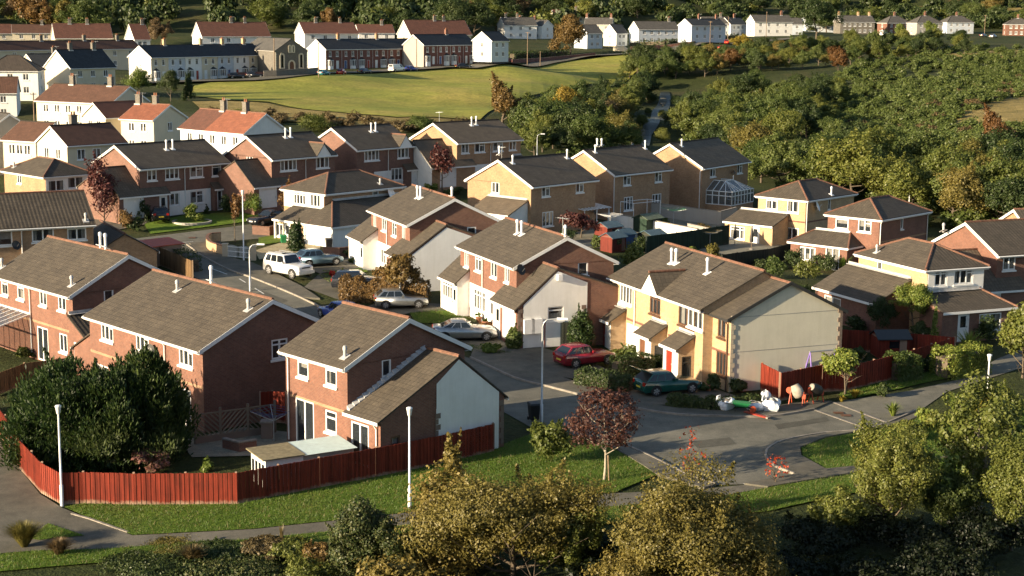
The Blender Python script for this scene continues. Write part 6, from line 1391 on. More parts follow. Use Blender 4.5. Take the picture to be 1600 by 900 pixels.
nt_(550,275,250,30,'bronze','small golden tree behind the hipped cream house, by the curved lamp',nl=900,leaf_m=.18,tr=.1,ncl=30,clr=.25,r=.05)
nt_(580,270,248,26,'bronze','small golden tree right of the curved lamp in the upper street',nl=900,leaf_m=.18,tr=.1,ncl=30,clr=.25,r=.05)
nt_(110,256,222,36,'oliveg','thin leaved tree before the cream gabled house at the left',nl=600,leaf_m=.2,tr=.2,ncl=40,clr=.2,r=.06)
nt_(40,300,258,40,'bronze','thin golden tree before the low hipped house at the left edge',nl=600,leaf_m=.18,tr=.15,ncl=40,clr=.2,r=.05)
nt_(1425,528,432,80,'lgreen','bright green domed tree in front of the buff hipped house, dark below',nl=15152,leaf_m=.078,tr=.3,ncl=75,clr=.19,r=.09)
nt_(1376,530,460,52,'dgreen','dark rounded shrub tree left of the bright domed one',nl=6887,leaf_m=.078,tr=.1,ncl=60,clr=.19,r=.07)
nt_(1459,552,478,20,'lgreen','slim yellow green conifer between the brick porch and the flax','conifer','conifer','cone',1800,.1,0,60,.3,trunk=False)
nt_(1340,400,335,60,'bronze','leafy climber with red tints covering the front of the brick hipped house','climber','climber','loose',nl=900,leaf_m=.16,tr=.1,ncl=60,clr=.16,r=.04)
nt_(908,372,325,66,'purple','purple leaved tree in front of the slatted canopy in the back gardens',nl=2600,leaf_m=.17,tr=.15,ncl=50,clr=.25,r=.08)
nt_(990,428,374,46,'oliveg','green bush between the brick gable and the cream terrace roof','bush','bush','bush',nl=2400,leaf_m=.15,tr=0,ncl=40,clr=.3,trunk=False)
nt_(1112,410,378,32,'olive','olive bush peeping over the cream terrace ridge','bush','bush','bush',nl=1200,leaf_m=.15,tr=0,ncl=30,clr=.3,trunk=False)
def col(px,py,top,w,lf,l,**k): return nt_(px,py,top,w,lf,l,'columnar_conifer','conifer','column',7000,.11,0,90,.34,trunk=False,**k)
col(463,392,350,23,'conif','dense upright dark green conifer in the gravel before the cream hipped house')
col(907,544,488,36,'conif','pair topped bushy conifer before the black fence by the cream terrace')
col(803,545,512,22,'green','small pointed conifer at the corner of the white garage')
nt_(224,345,312,30,'dgreen','dark pointed conifer beside the yellow shrub on the corner','columnar_conifer','conifer','cone',1800,.14,0,50,.3,trunk=False)
nt_(323,335,318,10,'dgreen','tiny pointed conifer by the white porch','columnar_conifer','conifer','cone',500,.14,0,30,.3,trunk=False)
for a in [(198,362,328,34,'bronze','yellow tinted shrub on the street corner by the dark conifer'),(212,362,335,30,'dgreen','dark shrub behind the yellow tinted one on the corner'),(300,346,320,36,'lgreen','round light green bush in a stone ring on the front lawn'),(398,340,298,36,'lgreen','bright yellow green bush before the second white garage door'),(352,335,305,26,'dgreen','dark bush by the white porch on the upper street'),(675,303,285,26,'lgreen','clipped bright shrub under the purple tree in the upper street'),(700,306,293,20,'green','round green shrub right of the clipped bright one'),(716,303,290,22,'dgreen','dark round shrub beside the white front panel'),
 (785,345,318,56,'lgreen','leafy hedge bush behind the sunlit tan gable'),(810,352,330,44,'green','second leafy bush below the sunlit tan gable'),(1000,395,370,40,'dgreen','dark bush among the sheds'),(1240,420,385,50,'dgreen','dark garden bush left of the ivy fronted house'),(1215,435,398,44,'green','green bush below the closed parasols'),(1262,440,400,60,'oliveg','olive bush in the garden behind the cream terrace gable'),(1205,418,400,34,'lgreen','light green bush above the cream ridge'),(1290,425,395,44,'dgreen','dark bush between the two palms'),
 (540,400,388,26,'dgreen','dark clipped shrub behind the blue grey hatchback'),(556,412,398,20,'green','small round shrub at the front of the blue grey hatchback'),(598,440,415,36,'bronze','yellow and bronze shrub by the blank white garage'),(520,432,422,12,'red','small red flowering plant on the narrow lawn'),(535,432,420,9,'oliveg','little clipped shrub beside the red flowers'),
 (720,508,494,40,'green','low green plants along the white front of the brick semi'),(760,512,500,26,'rust','small potted reddish plants by the white front'),(765,552,536,36,'lgreen','low garden plants in front of the silver saloon'),(700,553,540,40,'oliveg','low plants on the small corner lawn'),(845,538,520,20,'dgreen','dark low bush under the meter boxes'),
 (985,560,538,52,'green','green garden bushes before the white panel of the cream terrace'),(965,556,545,26,'oliveg','small bush at the nose of the red car'),(1000,556,546,18,'pink','pink flowering plant by the brown door of the terrace'),(1040,580,560,20,'dgreen','dark bush between the two right hand porches'),(1115,612,580,26,'dgreen','dark plant under the lower brown window'),(1155,612,590,36,'dgreen','dark bush at the foot of the beige gable'),(1100,612,596,26,'green','potted green plants right of the green car'),
 (240,738,700,70,'pink','pink flowering hydrangea bush behind the red fence'),(175,735,705,40,'olive','twiggy olive plant behind the red fence, below the conifers'),(325,735,715,22,'lgreen','small bright shrub behind the red fence right of the hydrangea'),(38,560,540,36,'oliveg','small bush in the back yard under the glazed lean-to'),
 (1440,668,630,40,'lgreen','pointed golden dwarf conifer on the verge right of the drive'),(1458,672,637,36,'oliveg','second golden dwarf conifer on the verge'),(1425,690,655,60,'oliveg','olive shrub on the verge below the dwarf conifers'),(1405,678,655,40,'oliveg','pale leafy shrub left of the dwarf conifers'),(1525,650,592,60,'green','green conical shrub in the right hand bed by the drive'),(1545,655,600,50,'yellow','yellow shrub in the right hand bed behind the lamp post'),(1575,665,590,80,'oliveg','big olive shrub in the right hand bed'),(1520,690,640,70,'oliveg','leafy shrub at the front of the right hand bed'),(1585,700,650,70,'green','green shrub cut by the right edge'),(1380,620,598,30,'dgreen','small dark shrub in front of the shaded red fence'),(1450,580,550,24,'dgreen','dark little shrub between the clipped hedges'),(1500,480,445,36,'oliveg','bush by the red brick garage at the right edge'),(1560,480,440,40,'oliveg','pale bush under the right edge house'),(1570,500,465,30,'red','pot of red flowers near the right edge')]: sh(*a)
# clipped hedges: a box of leaves
def hedge(label,pts,h,t,leaf,n=9000,lm=.1,dome=.0):
    P=[G(*p) for p in pts]; r=np.random.RandomState(len(label)); o=P[0]; V=[];tot=sum((P[i+1]-P[i]).length for i in range(len(P)-1))
    for i in range(len(P)-1):
        a,b=P[i]-o,P[i+1]-o; L=(b-a).length; m=int(n*L/tot); d=np.array((b-a).normalized()); q=np.array((-d[1],d[0],0)); k=r.uniform(size=m); s=r.uniform(-.05,L+.05,m); face=r.choice(4,m,p=[.4,.3,.24,.06]); w=r.uniform(-1,1,m); z=r.uniform(0,1,m)
        bul=1+.1*np.sin(s*2.1+i)+.08*np.sin(s*5.3)
        off=np.where(face==0,-1,np.where(face==1,w,np.where(face==2,1,w)))*t/2*bul; zz=np.where(face==1,1,z)*h*bul*(1-dome*(off/t*2)**2); s=np.where(face==3,np.where(r.uniform(size=m)>.5,0,L),s)
        nm=np.where((face==1)[:,None],np.array([0,0,1.]),np.where((face==0)[:,None],-q,np.where((face==2)[:,None],q,d*np.where(s>L/2,1,-1)[:,None])))+r.normal(size=(m,3))*.5
        nm/=np.linalg.norm(nm,axis=1,keepdims=True); p=np.array(a)+d*s[:,None]+q*off[:,None]+np.array([0,0,1.])*zz[:,None]+r.normal(size=(m,3))*.05
        V.append(leaves(p,nm,lm,r))
    root=thing('hedge',label,'hedge',o); e=link('foliage',mk_mesh('foliage',np.concatenate(V),M['l_green']),root); set_leaf(e,leaf); m=MB()
    for i in range(len(P)-1): a,b=P[i]-o,P[i+1]-o; m.bar(a+Vector((0,0,h*.4)),b+Vector((0,0,h*.4)),t*.55,h*.75)
    m.build('branches',M['bark'],root); return root
hedge('clipped bronze green hedge behind the silver hatchback',[(533,470),(600,472),(668,477)],1.75,1.2,'bronze',9000,.11)
hedge('shaded dark hedge between the red car and the green car',[(905,600),(945,606),(985,612)],.9,1.2,'dgreen',4000)
hedge('dark hedge before the brown doors of the terrace, left of the green car',[(960,585),(1000,580),(1024,576)],1.0,1.0,'dgreen',3000)
hedge('low dark hedge behind the white sacks',[(1045,634),(1110,640),(1185,634)],.6,.9,'dgreen',5000)
hedge('clipped flat topped hedge before the shaded red fence',[(1392,594),(1430,590)],1.5,1.5,'green',5000)
hedge('larger clipped hedge with golden top beside the flax',[(1470,590),(1528,580)],1.7,1.8,'lgreen',7000)
hedge('dark hedge beside the road behind the terracotta ridge, above the long brick house',[(250,400),(275,408),(305,425)],1.3,1.2,'dgreen',3500)
hedge('dark bushes hedge along the valley road bank left of the roadside tree',[(800,92),(850,90),(885,88)],2.0,2.5,'dgreen',2500,.3)
hedge('hedge before the pale semis on the valley road',[(985,72),(1040,70),(1100,66),(1150,60)],1.6,2,'dgreen',3000,.3)
p=G(943,751); m=MB(); m.tube([p+Vector((.28,-.1,-.2)),p+Vector((.2,-.1,1.35))],.045,7); tag(m.build('tree_stake',M['wood']),'pale wooden stake leaning by the purple tree','stake')
# ================================================================ vehicles
M['shedred']=m_boards('shade_darkened_boards',(.16,.03,.02),(.2,.1,.08)); M['cw']=m_paint('white_car_paint',(.75,.75,.74)); M['cs']=m_paint('silver_car_paint',(.42,.43,.43),.75,.28); M['cbg']=m_paint('blue_grey_car_paint',(.10,.17,.23),.5); M['cr']=m_paint('dark_red_car_paint',(.22,.012,.02)); M['cg']=m_paint('green_car_paint',(.006,.075,.06)); M['cb']=m_paint('blue_car_paint',(.02,.05,.3)); M['ck']=m_paint('black_car_paint',(.012,.014,.02)); M['crd']=m_paint('bright_red_car_paint',(.4,.02,.02)); M['ctq']=m_paint('turquoise_car_paint',(.03,.2,.25))  # shed boards: fence red darkened to paint in the back garden shade
KIND=dict(
 hatch=dict(L=4.1,W=1.7,H=1.43,belt=.92,hood=.78,nose=.62,tail=.95,ws=(.28,-.06),rr=(-1.42,-1.93),boot=False),
 saloon=dict(L=4.5,W=1.75,H=1.4,belt=.92,hood=.82,nose=.64,tail=.98,ws=(.62,.05),rr=(-.95,-1.75),boot=True),
 suv=dict(L=4.6,W=1.85,H=1.85,belt=1.15,hood=1.08,nose=.98,tail=1.12,ws=(.62,.22),rr=(-2.02,-2.25),boot=False),
 estate=dict(L=4.6,W=1.75,H=1.45,belt=.93,hood=.82,nose=.64,tail=.95,ws=(.55,0),rr=(-1.85,-2.2),boot=False),
 van=dict(L=4.9,W=1.9,H=2.0,belt=1.2,hood=1.1,nose=.9,tail=1.2,ws=(1.55,.95),rr=(-2.35,-2.42),boot=False))
def car(kind,paint,label,rear,front=None,at=None,yaw=None,detail=True,rails=False,hatch_open=False,group=None,name='parked_car',cat='car'):
    k=KIND[kind]; pt=M[paint]
    if at is None: a,b=G(*rear),G(*front); p=(a+b)/2; yaw=math.atan2(b.y-a.y,b.x-a.x)
    else: p=G(*at)
    if p is not None: p=Vector((p.x,p.y,tz(p.x,p.y)+.07))
    root=thing(name,label,cat,p,yaw,group); L,W,H=k['L'],k['W'],k['H']; h=L/2; r=.40 if kind=='suv' else .31; gc=.3 if kind=='suv' else .2
    # lower body lofted along its length
    x1=k['ws'][0]; x2=k['rr'][1]
    st=[(-h,gc+.2,k['tail']*.82,.80),(-h+.06,gc+.05,k['tail'],.9),(-h+.35,gc,k['tail']+.01,.97),(x2,gc,k['belt']+.04,.99),(0,gc,k['belt']+.01,1.0),(x1,gc,k['belt'],1.0),(x1+.3,gc,(k['belt']+k['hood'])/2+.03,.99),(h-.4,gc,k['hood'],.96),(h-.08,gc+.03,k['nose']+.05,.86),(h,gc+.15,k['nose']-.12,.76)]
    V=[]
    for x,zb,zt,w in st:
        w=w*W/2; zm=zb+(zt-zb)*.55
        V+=[(x,-w*.9,zb),(x,-w,zb+.12),(x,-w*1.0,zm),(x,-w*.95,zt-.05),(x,-w*.8,zt),(x,w*.8,zt),(x,w*.95,zt-.05),(x,w,zm),(x,w,zb+.12),(x,w*.9,zb)]
    b=MB(); n=10; F_=[]
    for i in range(len(st)-1):
        for j in range(n): F_.append((i*n+j,(i+1)*n+j,(i+1)*n+(j+1)%n,i*n+(j+1)%n))
    F_+=[tuple(range(n)),tuple(range((len(st)-1)*n,len(st)*n))[::-1]]
    b.mesh(V,[f[::-1] for f in F_],0,True)
    # cabin shell
    xa,xb=k['ws']; xc,xd=k['rr']; zb=k['belt']-.02; wl=W/2*.93; wt=W/2*.74
    lo=[(xd,-wl,k['belt']+.02),(xa,-wl,zb),(xa,wl,zb),(xd,wl,k['belt']+.02)]; hi=[(xc,-wt,H-.07),(xb,-wt,H-.05),(xb,wt,H-.05),(xc,wt,H-.07)]
    b.hexa(lo+hi,0); rm=[(xc+.12,-wt*.9,H-.02),(xb-.15,-wt*.9,H),(xb-.15,wt*.9,H),(xc+.12,wt*.9,H-.02)]
    b.mesh(hi+rm,[(4,5,6,7),(0,1,5,4),(1,2,6,5),(2,3,7,6),(3,0,4,7)],0,True)
    b.build('body',pt,root)
    def lerp(a,c,t): return tuple(a[i]+(c[i]-a[i])*t for i in range(3))
    def quad(mb,A,B,C_,D,u0,u1,v0,v1,off):
        P=lambda u,v:Vector(lerp(lerp(A,B,u),lerp(D,C_,u),v)); nn=(P(1,0)-P(0,0)).cross(P(0,1)-P(0,0)).normalized(); mb.face([P(u0,v0)+nn*off,P(u1,v0)+nn*off,P(u1,v1)+nn*off,P(u0,v1)+nn*off])
    for sg,nm in ((0,'side_window'),(1,'side_window')):
        A,B,C_,D=(lo[0],lo[1],hi[1],hi[0]) if sg==0 else (lo[2],lo[3],hi[3],hi[2])
        sp=((.07,.30),(.335,.60),(.63,.95)) if sg==0 else ((.05,.37),(.40,.665),(.70,.93))
        if kind=='van': sp=((.78,.96),) if sg==0 else ((.04,.22),)
        for u0,u1 in sp: g=MB(); quad(g,A,B,C_,D,u0,u1,.08,.9,.006); g.build(nm,M['cglass'],root)
    g=MB(); quad(g,lo[1],lo[2],hi[2],hi[1],.06,.94,.05,.95,.008); g.build('windscreen',M['cglass'],root)
    if not hatch_open: g=MB(); quad(g,lo[3],lo[0],hi[0],hi[3],.08,.92,.12,.92,.008); g.build('rear_window',M['cglass'],root)
    for x in (h-.78,-h+.80):
        for sg in (-1,1):
            t=MB(); y0,y1=sg*(W/2-.19),sg*(W/2+.015); n=18
            def ring(rr,y): return [(x+math.cos(2*math.pi*j/n)*rr,y,r+math.sin(2*math.pi*j/n)*rr) for j in range(n)]
            R0,R1,R2=ring(r,y0),ring(r,y1),ring(r*.66,y1); f=[(j,(j+1)%n,n+(j+1)%n,n+j) for j in range(n)]+[(n+j,n+(j+1)%n,2*n+(j+1)%n,2*n+j) for j in range(n)]
            t.mesh(R0+R1+R2,f,0); wo=t.build('wheel',M['tyre'],root)
            rmb=MB(); c=(x,y1-sg*.01,r); rg=ring(r*.66,y1); hub=ring(r*.2,y1+sg*.012); rmb.mesh(rg+hub+[(x,y1+sg*.012,r)],[(j,(j+1)%n,n+(j+1)%n,n+j) for j in range(0,n) if j%3!=2]+[(n+j,n+(j+1)%n,2*n) for j in range(n)]); rmb.build('rim',M['rim'],wo)
            a=MB(); ar=[(x+math.cos(math.pi*j/12)*(r+.075),sg*(W/2+.004),r+.01+math.sin(math.pi*j/12)*(r+.075)) for j in range(13)]; a.mesh(ar+[(x,sg*(W/2+.004),r)],[(j,j+1,13) for j in range(12)]); a.build('wheel_arch',M['black'],root)
    for sg in (-1,1):
        l=MB(); y=sg*W/2*.62; l.hexa([(h-.12,y-.19,k['nose']-.12),(h-.01,y-.17,k['nose']-.12),(h-.03,y+.17,k['nose']-.12),(h-.16,y+.19,k['nose']-.12),(h-.2,y-.19,k['nose']+.04),(h-.09,y-.17,k['nose']+.03),(h-.11,y+.17,k['nose']+.03),(h-.24,y+.19,k['nose']+.04)]); l.build('headlight',M['lamp'],root)
        l=MB(); y=sg*W/2*.74; l.box(-h-.005,-h+.16,y-.12,y+.12,k['tail']*.72,k['tail']*.95); l.build('tail_light',M['tail'],root)
        l=MB(); l.box(xa-.28,xa-.12,sg*(W/2*.98),sg*(W/2*.98)+sg*.17,k['belt']+.02,k['belt']+.15) if sg>0 else l.box(xa-.28,xa-.12,-(W/2*.98)-.17,-(W/2*.98),k['belt']+.02,k['belt']+.15); l.build('wing_mirror',pt,root)
    l=MB(); l.box(-h-.02,-h+.02,-.26,.26,.5,.61); l.build('number_plate',M['plate'],root)
    l=MB(); l.box(h-.06,h+.012,-.26,.26,.42,.53); l.build('number_plate',M['whitep'],root)
    l=MB(); l.box(h-.12,h+.003,-.42,.42,k['nose']-.1,k['nose']-.0); l.build('grille',M['black'],root)
    if kind in('suv',):
        l=MB(); l.box(h-.1,h+.07,-W/2*.9,W/2*.9,.42,.66); l.build('bumper',pt,root)
        for sg in (-1,1): l=MB(); l.tube([(xc+.1,sg*wt*.85,H+.05),(xb-.3,sg*wt*.85,H+.06)],.025,6); l.build('roof_rail',M['gal'],root)
        l=MB(); l.face([(xb-.9,-wt*.5,H+.012),(xb-.35,-wt*.5,H+.014),(xb-.35,wt*.5,H+.014),(xb-.9,wt*.5,H+.012)]); l.build('sunroof',M['cglass'],root)
    if hatch_open:
        bk=MB(); bk.mesh([lo[3],lo[0],hi[0],hi[3]],[(0,1,2,3)]); bk.v=[(x-.012,y,z) for x,y,z in bk.v]; bk.build('boot_opening',M['black'],root)
        t=MB(); A=Vector((xc,0,H-.03)); e=Vector((xc-.95,0,H+.28)); t.hexa([A+Vector((0,-wt,0)),A+Vector((0,wt,0)),e+Vector((0,wt*1.02,0)),e+Vector((0,-wt*1.02,0)),A+Vector((0,-wt,.05)),A+Vector((0,wt,.05)),e+Vector((0,wt*1.02,.05)),e+Vector((0,-wt*1.02,.05))]); to=t.build('tailgate',pt,root)
        g=MB(); P,Q=A.lerp(e,.12)+Vector((0,0,.058)),A.lerp(e,.7)+Vector((0,0,.058)); g.face([P+Vector((0,-wt*.8,0)),Q+Vector((0,-wt*.8,0)),Q+Vector((0,wt*.8,0)),P+Vector((0,wt*.8,0))][::-1]); g.build('rear_window',M['cglass'],to)
    return root
GCa='cars parked in the close'; GCf='cars parked along the valley road'
d=G(480,470)-G(352,418)
car('suv','cw','big white off-road car at the kerb, facing the camera','',at=(451,432),yaw=math.atan2(d.y,d.x)+.22,group=GCa)
car('hatch','cbg','blue grey hatchback on the drive behind the white off-road car',(466,417),(531,413),group=GCa)
car('estate','ck','dark estate car of which only the roof shows above the bronze hedge',(530,452),(596,452),group=GCa)
car('hatch','cb','bright blue car half hidden by the nearest brick roof','',at=(529,500),yaw=math.atan2(-d.y,-d.x),group=GCa)
car('hatch','cs','silver hatchback parked in front of the clipped bronze hedge',(588,482),(665,480),group=GCa)
car('saloon','cs','long silver saloon on the drive beside the white garage gable',(684,532),(768,530),group=GCa)
car('hatch','cr','dark red hatchback on the shaded drive before the cream terrace',(872,574),(955,568),group=GCa)
car('hatch','cg','dark green hatchback with its tailgate open before the cream terrace',(1000,618),(1085,611),hatch_open=True,group=GCa)
car('saloon','ck','black car at the corner of the upper street by the thin reddish tree',(440,348),(398,354),group=GCa)
car('hatch','ck','black car backed on the drive before the first white garage door',(253,352),(247,338),group=GCa)
car('hatch','cb','blue car in the shade before the second garage of the upper street',(410,326),(424,322),group=GCa)
def farcar(kind,paint,px,py,label,flip=0):
    a,b=G(px-8,py),G(px+8,py-.9); return car(kind,paint,label,'',at=(px,py),yaw=math.atan2(b.y-a.y,b.x-a.x)+(math.pi if flip else 0),group=GCf)
for a in [('hatch','ctq',506,118,'turquoise car below the white gable of the red terrace'),('hatch','crd',534,117,'red car parked before the longer red terrace'),('saloon','ck',570,115.5,'dark saloon left of the white van'),('van','cw',620,112.5,'white van parked before the longer red terrace'),('hatch','cb',643,111.5,'blue car just right of the white van'),('saloon','ck',724,107,'dark car before the shorter red terrace'),('hatch','ck',370,123,'dark car at the right part of the white terrace'),('hatch','ck',398,121.5,'second dark car at the end of the white terrace by the chapel'),('hatch','cr',993,88,'dark red car on the valley road right of the roadside tree'),('hatch','crd',1136,69,'red car at the top of the valley road'),('hatch','crd',1131,78,'bright red car at the bushes below the other red one'),('hatch','cw',752,99,'white car beside the end of the shorter red terrace'),('van','cw',1381,56,'white van before the hipped brick semi at the far right'),('van','cw',1418,54,'smaller looking white van right of the other far right van'),('hatch','cs',1552,59,'pale car at the far right below the last semis'),('saloon','ck',1536,58,'dark car at the far right beside the pale one')]: farcar(*a)
# ================================================================ lamp posts and poles
def post_lamp(px,py,top,label,d=None,bury=0):
    if d: p=AT(px,d)[0]; zt=ray(px,top); h=zt.z*d/zt.y-p.z
    else: p=G(px,py); h=(py-top)*mpp(p)
    r=thing('street_lamp',label,'street lamp',p,0,'street lamps'); m=MB(); m.tube([(0,0,-.3),(0,0,1.0),(0,0,1.02),(0,0,h-.3)],[.085,.085,.055,.045],10); m.build('pole',M['whitep'],r)
    m=MB(); m.lathe([(.06,h-.42),(.09,h-.36),(.13,h-.1),(.15,h-.06),(.15,h-.02),(.08,h+.02)],12); m.build('lantern',M['whitep'],r); return r
def arm_lamp(px,py,top,label,dx=1,d=None,arm=.9,L=None):
    if d: p=AT(px,d)[0]; zt=ray(px,top); h=zt.z*d/zt.y-p.z
    else: p=G(px,py); h=(py-top)*mpp(p)
    r=thing('street_lamp',label,'street lamp',p,0,'street lamps'); m=MB(); m.tube([(0,0,-.3),(0,0,1.2),(0,0,1.22),(0,0,h-.5),(.08*dx,0,h-.22),(.25*dx,0,h-.07),(arm*dx,0,h)],[.09,.09,.06,.045,.042,.04,.035],9); m.build('pole',M['gal'],r)
    m=MB(); m.hexa([(arm*dx-.1,-.12,h-.06),(arm*dx+dx*.5,-.1,h-.06),(arm*dx+dx*.5,.1,h-.06),(arm*dx-.1,.12,h-.06),(arm*dx-.1,-.09,h+.07),(arm*dx+dx*.5,-.06,h+.05),(arm*dx+dx*.5,.06,h+.05),(arm*dx-.1,.09,h+.07)]); m.build('lantern',M['whitep'],r); return r
post_lamp(97,790,626,'white lamp post in front of the red fence at the left'); post_lamp(640,795,629,'white lamp post on the grass before the shaded part of the red fence')
post_lamp(1541,645,551,'white lamp post in the shrub bed at the right'); post_lamp(1419,345,279,'pale lamp post before the wood, behind the ivy fronted house')
post_lamp(159,338,262,'pale lamp post beside the dark purple tree'); post_lamp(381,406,298,'tall thin post by the thin autumn tree at the street corner')
arm_lamp(846,664,493,'tall grey lamp post with curved arm by the wheelie bin in the close'); arm_lamp(391,455,381,'curved arm lamp post at the kerb left of the white off-road car',1,arm=.7); arm_lamp(563,285,236,'curved arm lamp post behind the cream hipped house',1,arm=.6); arm_lamp(839,252,210,'curved arm lamp post above the tan brick roofs',1,arm=.6); arm_lamp(625,478,430,'dark slim lamp post in front of the silver hatchback',1,arm=.3)
def pole(px,py,top,label,arms=1,r=.13):
    p=G(px,py); h=(py-top)*mpp(p); o=thing('telegraph_pole',label,'telegraph pole',p,rnd.uniform(0,3),'telegraph poles'); m=MB(); m.tube([(0,0,-.5),(0,0,h)],[r,r*.7],8); m.build('pole',M['wood'],o)
    for i in range(arms): m=MB(); m.box(-.7,.7,-.05,.05,h-.3-i*.5,h-.2-i*.5); m.build('crossarm',M['wood'],o)
for a in [(498,122,68,'leaning telegraph pole before the white gable of the red terrace'),(429,121,62,'telegraph pole left of the chapel front'),(651,106,62,'telegraph pole between the two red terraces'),(1109,80,35,'telegraph pole before the pale terrace with red chimneys'),(1137,64,27,'second telegraph pole up the valley road'),(1189,56,29,'telegraph pole before the last white gable'),(1197,58,20,'taller telegraph pole behind the last white gable'),(844,106,81,'short pole with a notice at the field corner'),(824,102,52,'telegraph pole at the left end of the roadside wall'),(1436,54,27,'telegraph pole between two hipped semis'),(1538,56,25,'telegraph pole at the far right'),(322,226,176,'telegraph pole in front of the half orange roof'),(54,196,146,'telegraph pole at the left gable of the long cream house'),(166,132,108,'telegraph pole behind the slate roofed rear houses'),(73,74,62,'short pole among the dark roofs at the left')]: pole(*a)
# transformer pole on the hillside
p=G(697,34); s=mpp(p); o=thing('pylon','twin pole pylon with transformer on the dark hillside','pylon',p); 
for x in (-1.1,1.1): m=MB(); m.tube([(x,0,-1),(x,0,26*s)],[.2,.16],7); m.build('pole',M['gal'],o)
m=MB(); m.box(-1.8,1.8,-.12,.12,25*s,25.6*s); m.build('crossarm',M['gal'],o); m=MB(); m.box(-.7,.7,-.4,.4,10*s,15*s); m.build('transformer',M['whitep'],o)
def wires(label,a,b,n=4):
    (ax,ay,at),(bx,by,bt)=a,b; A=G(ax,ay)+Vector((0,0,(ay-at)*mpp(G(ax,ay))-.3)); B=G(bx,by)+Vector((0,0,(by-bt)*mpp(G(bx,by))-.3)); o=thing('overhead_wires',label,'overhead wires',A)
    for i in range(n):
        m=MB(); d=B-A; P=[d*t+Vector((0,0,-.25*i-4*.5*t*(1-t))) for t in [k/8 for k in range(9)]]; m.tube(P,.018,4); m.build('wire',M['gut'],o)
wires('overhead wires between the long cream house and the half orange roof',(54,196,146),(322,226,176))
# ================================================================ sheds and yard things
def shed(px,py,w,d,h,yaw,wall,roof,label,flat=False,rise=.5,win=True,name='garden_shed',cat='shed'):
    w,d,h,rise=w*.85,d*.85,h*.8,rise*.8
    p=G(px,py); o=thing(name,label,cat,p,yaw); m=MB(); x,y=w/2,d/2; r=h if flat else h+rise
    for (a,b) in (((-x,-y),(x,-y)),((x,-y),(x,y)),((x,y),(-x,y)),((-x,y),(-x,-y))): ln=math.hypot(b[0]-a[0],b[1]-a[1]); m.face([(*a,-.2),(*b,-.2),(*b,h),(*a,h)],[(0,0),(ln,0),(ln,h),(0,h)])
    if not flat:
        for sg in (-1,1): m.face([(sg*x,-y,h),(sg*x,y,h),(sg*x,0,r)],[(0,0),(1,0),(.5,.5)])
    m.build('wall',M[wall],o); m=MB()
    if flat: m.hexa([(-x-.15,-y-.15,h),(x+.15,-y-.15,h),(x+.15,y+.15,h+.15),(-x-.15,y+.15,h+.15),(-x-.15,-y-.15,h+.08),(x+.15,-y-.15,h+.08),(x+.15,y+.15,h+.23),(-x-.15,y+.15,h+.23)])
    else:
        for sg in (-1,1): e=rise*.2/y; m.hexa([(-x-.12,sg*(y+.2),h-e),(x+.12,sg*(y+.2),h-e),(x+.12,0,r),(-x-.12,0,r),(-x-.12,sg*(y+.2),h-e+.06),(x+.12,sg*(y+.2),h-e+.06),(x+.12,0,r+.06),(-x-.12,0,r+.06)])
    m.build('roof',M[roof],o)
    if win: m=MB(); m.box(-.35,.35,-y-.02,-y+.01,h*.5,h*.85); m.build('window',M['cglass'],o); m=MB(); m.box(x*.35,x*.8,-y-.025,-y+.01,.05,h*.9); m.build('door',M[wall],o)
    return o
A_=.78
shed(950,376,2.6,2.0,1.9,A_,'shedred','feltb','red garden shed with blue grey roof in the back gardens'); shed(1012,362,3.0,2.2,1.9,A_,'fenceg','feltg','dark green shed with pale green ribbed roof')
shed(980,338,3.2,2.4,2.0,A_,'fenceg','gut','black felted shed against the middle tan brick house'); shed(958,392,2.4,1.8,1.8,A_,'shedred','feltb','low red playhouse with blue roof near the brick gable'); shed(975,388,2.0,1.6,1.9,A_,'blue','feltb','blue shed beside the low red playhouse',win=False); shed(1018,388,2.6,2.2,1.8,A_,'fenced','feltb','dark shed with blue grey felt right of the blue one')
shed(1390,555,2.6,2.0,1.7,.1,'fence','gut','red playhouse with black roof in the shaded fenced garden',name='playhouse',cat='playhouse'); 
# white shed with corrugated roof behind the fence
p=G(480,745); yaw=.55
o=thing('garden_shed','long white shed with pale corrugated roof behind the shaded red fence','shed',p,yaw)
def wallbox(x0,x1,y0,y1,h,mat,nm):
    m=MB()
    for (a,b) in (((x0,y0),(x1,y0)),((x1,y0),(x1,y1)),((x1,y1),(x0,y1)),((x0,y1),(x0,y0))): ln=math.hypot(b[0]-a[0],b[1]-a[1]); m.face([(*a,-.3),(*b,-.3),(*b,h),(*a,h)],[(0,0),(ln,0),(ln,h),(0,h)])
    return m.build(nm,M[mat],o)
o.location.z-=.55; wallbox(-2.6,-.6,-.9,.9,2.0,'white','wall'); wallbox(-.6,2.1,-.9,.9,1.95,'greyr','wall')
m=MB(); m.hexa([(-2.8,-1.1,2.0),(-.55,-1.1,2.0),(-.55,1.1,2.1),(-2.8,1.1,2.1),(-2.8,-1.1,2.06),(-.55,-1.1,2.06),(-.55,1.1,2.16),(-2.8,1.1,2.16)]); m.build('roof',M['felt'],o)
m=MB(); n=60
for i in range(n): x0,x1=-.62+2.9*i/n,-.62+2.9*(i+1)/n; z0,z1=.012*(i%2),.012*((i+1)%2); m.face([(x0,-1.15,2.02+z0),(x1,-1.15,2.02+z1),(x1,1.15,2.14+z1),(x0,1.15,2.14+z0)])
m.build('corrugated_roof',M['corr'],o)
for i in range(4): m=MB(); m.box(-2.62,-2.58,-.75+i*.42,-.47+i*.42,.9,1.7); m.build('window',M['cglass'],o)
p=G(418,684); o=thing('brick_pier','small brick pier behind the white shed','pier',p); m=MB(); m.box(-.3,.3,-.3,.3,-.2,.9); m.build('shaft',M['red'],o); m=MB(); m.box(-.36,.36,-.36,.36,.9,.98); m.build('cap',M['kerb'],o)
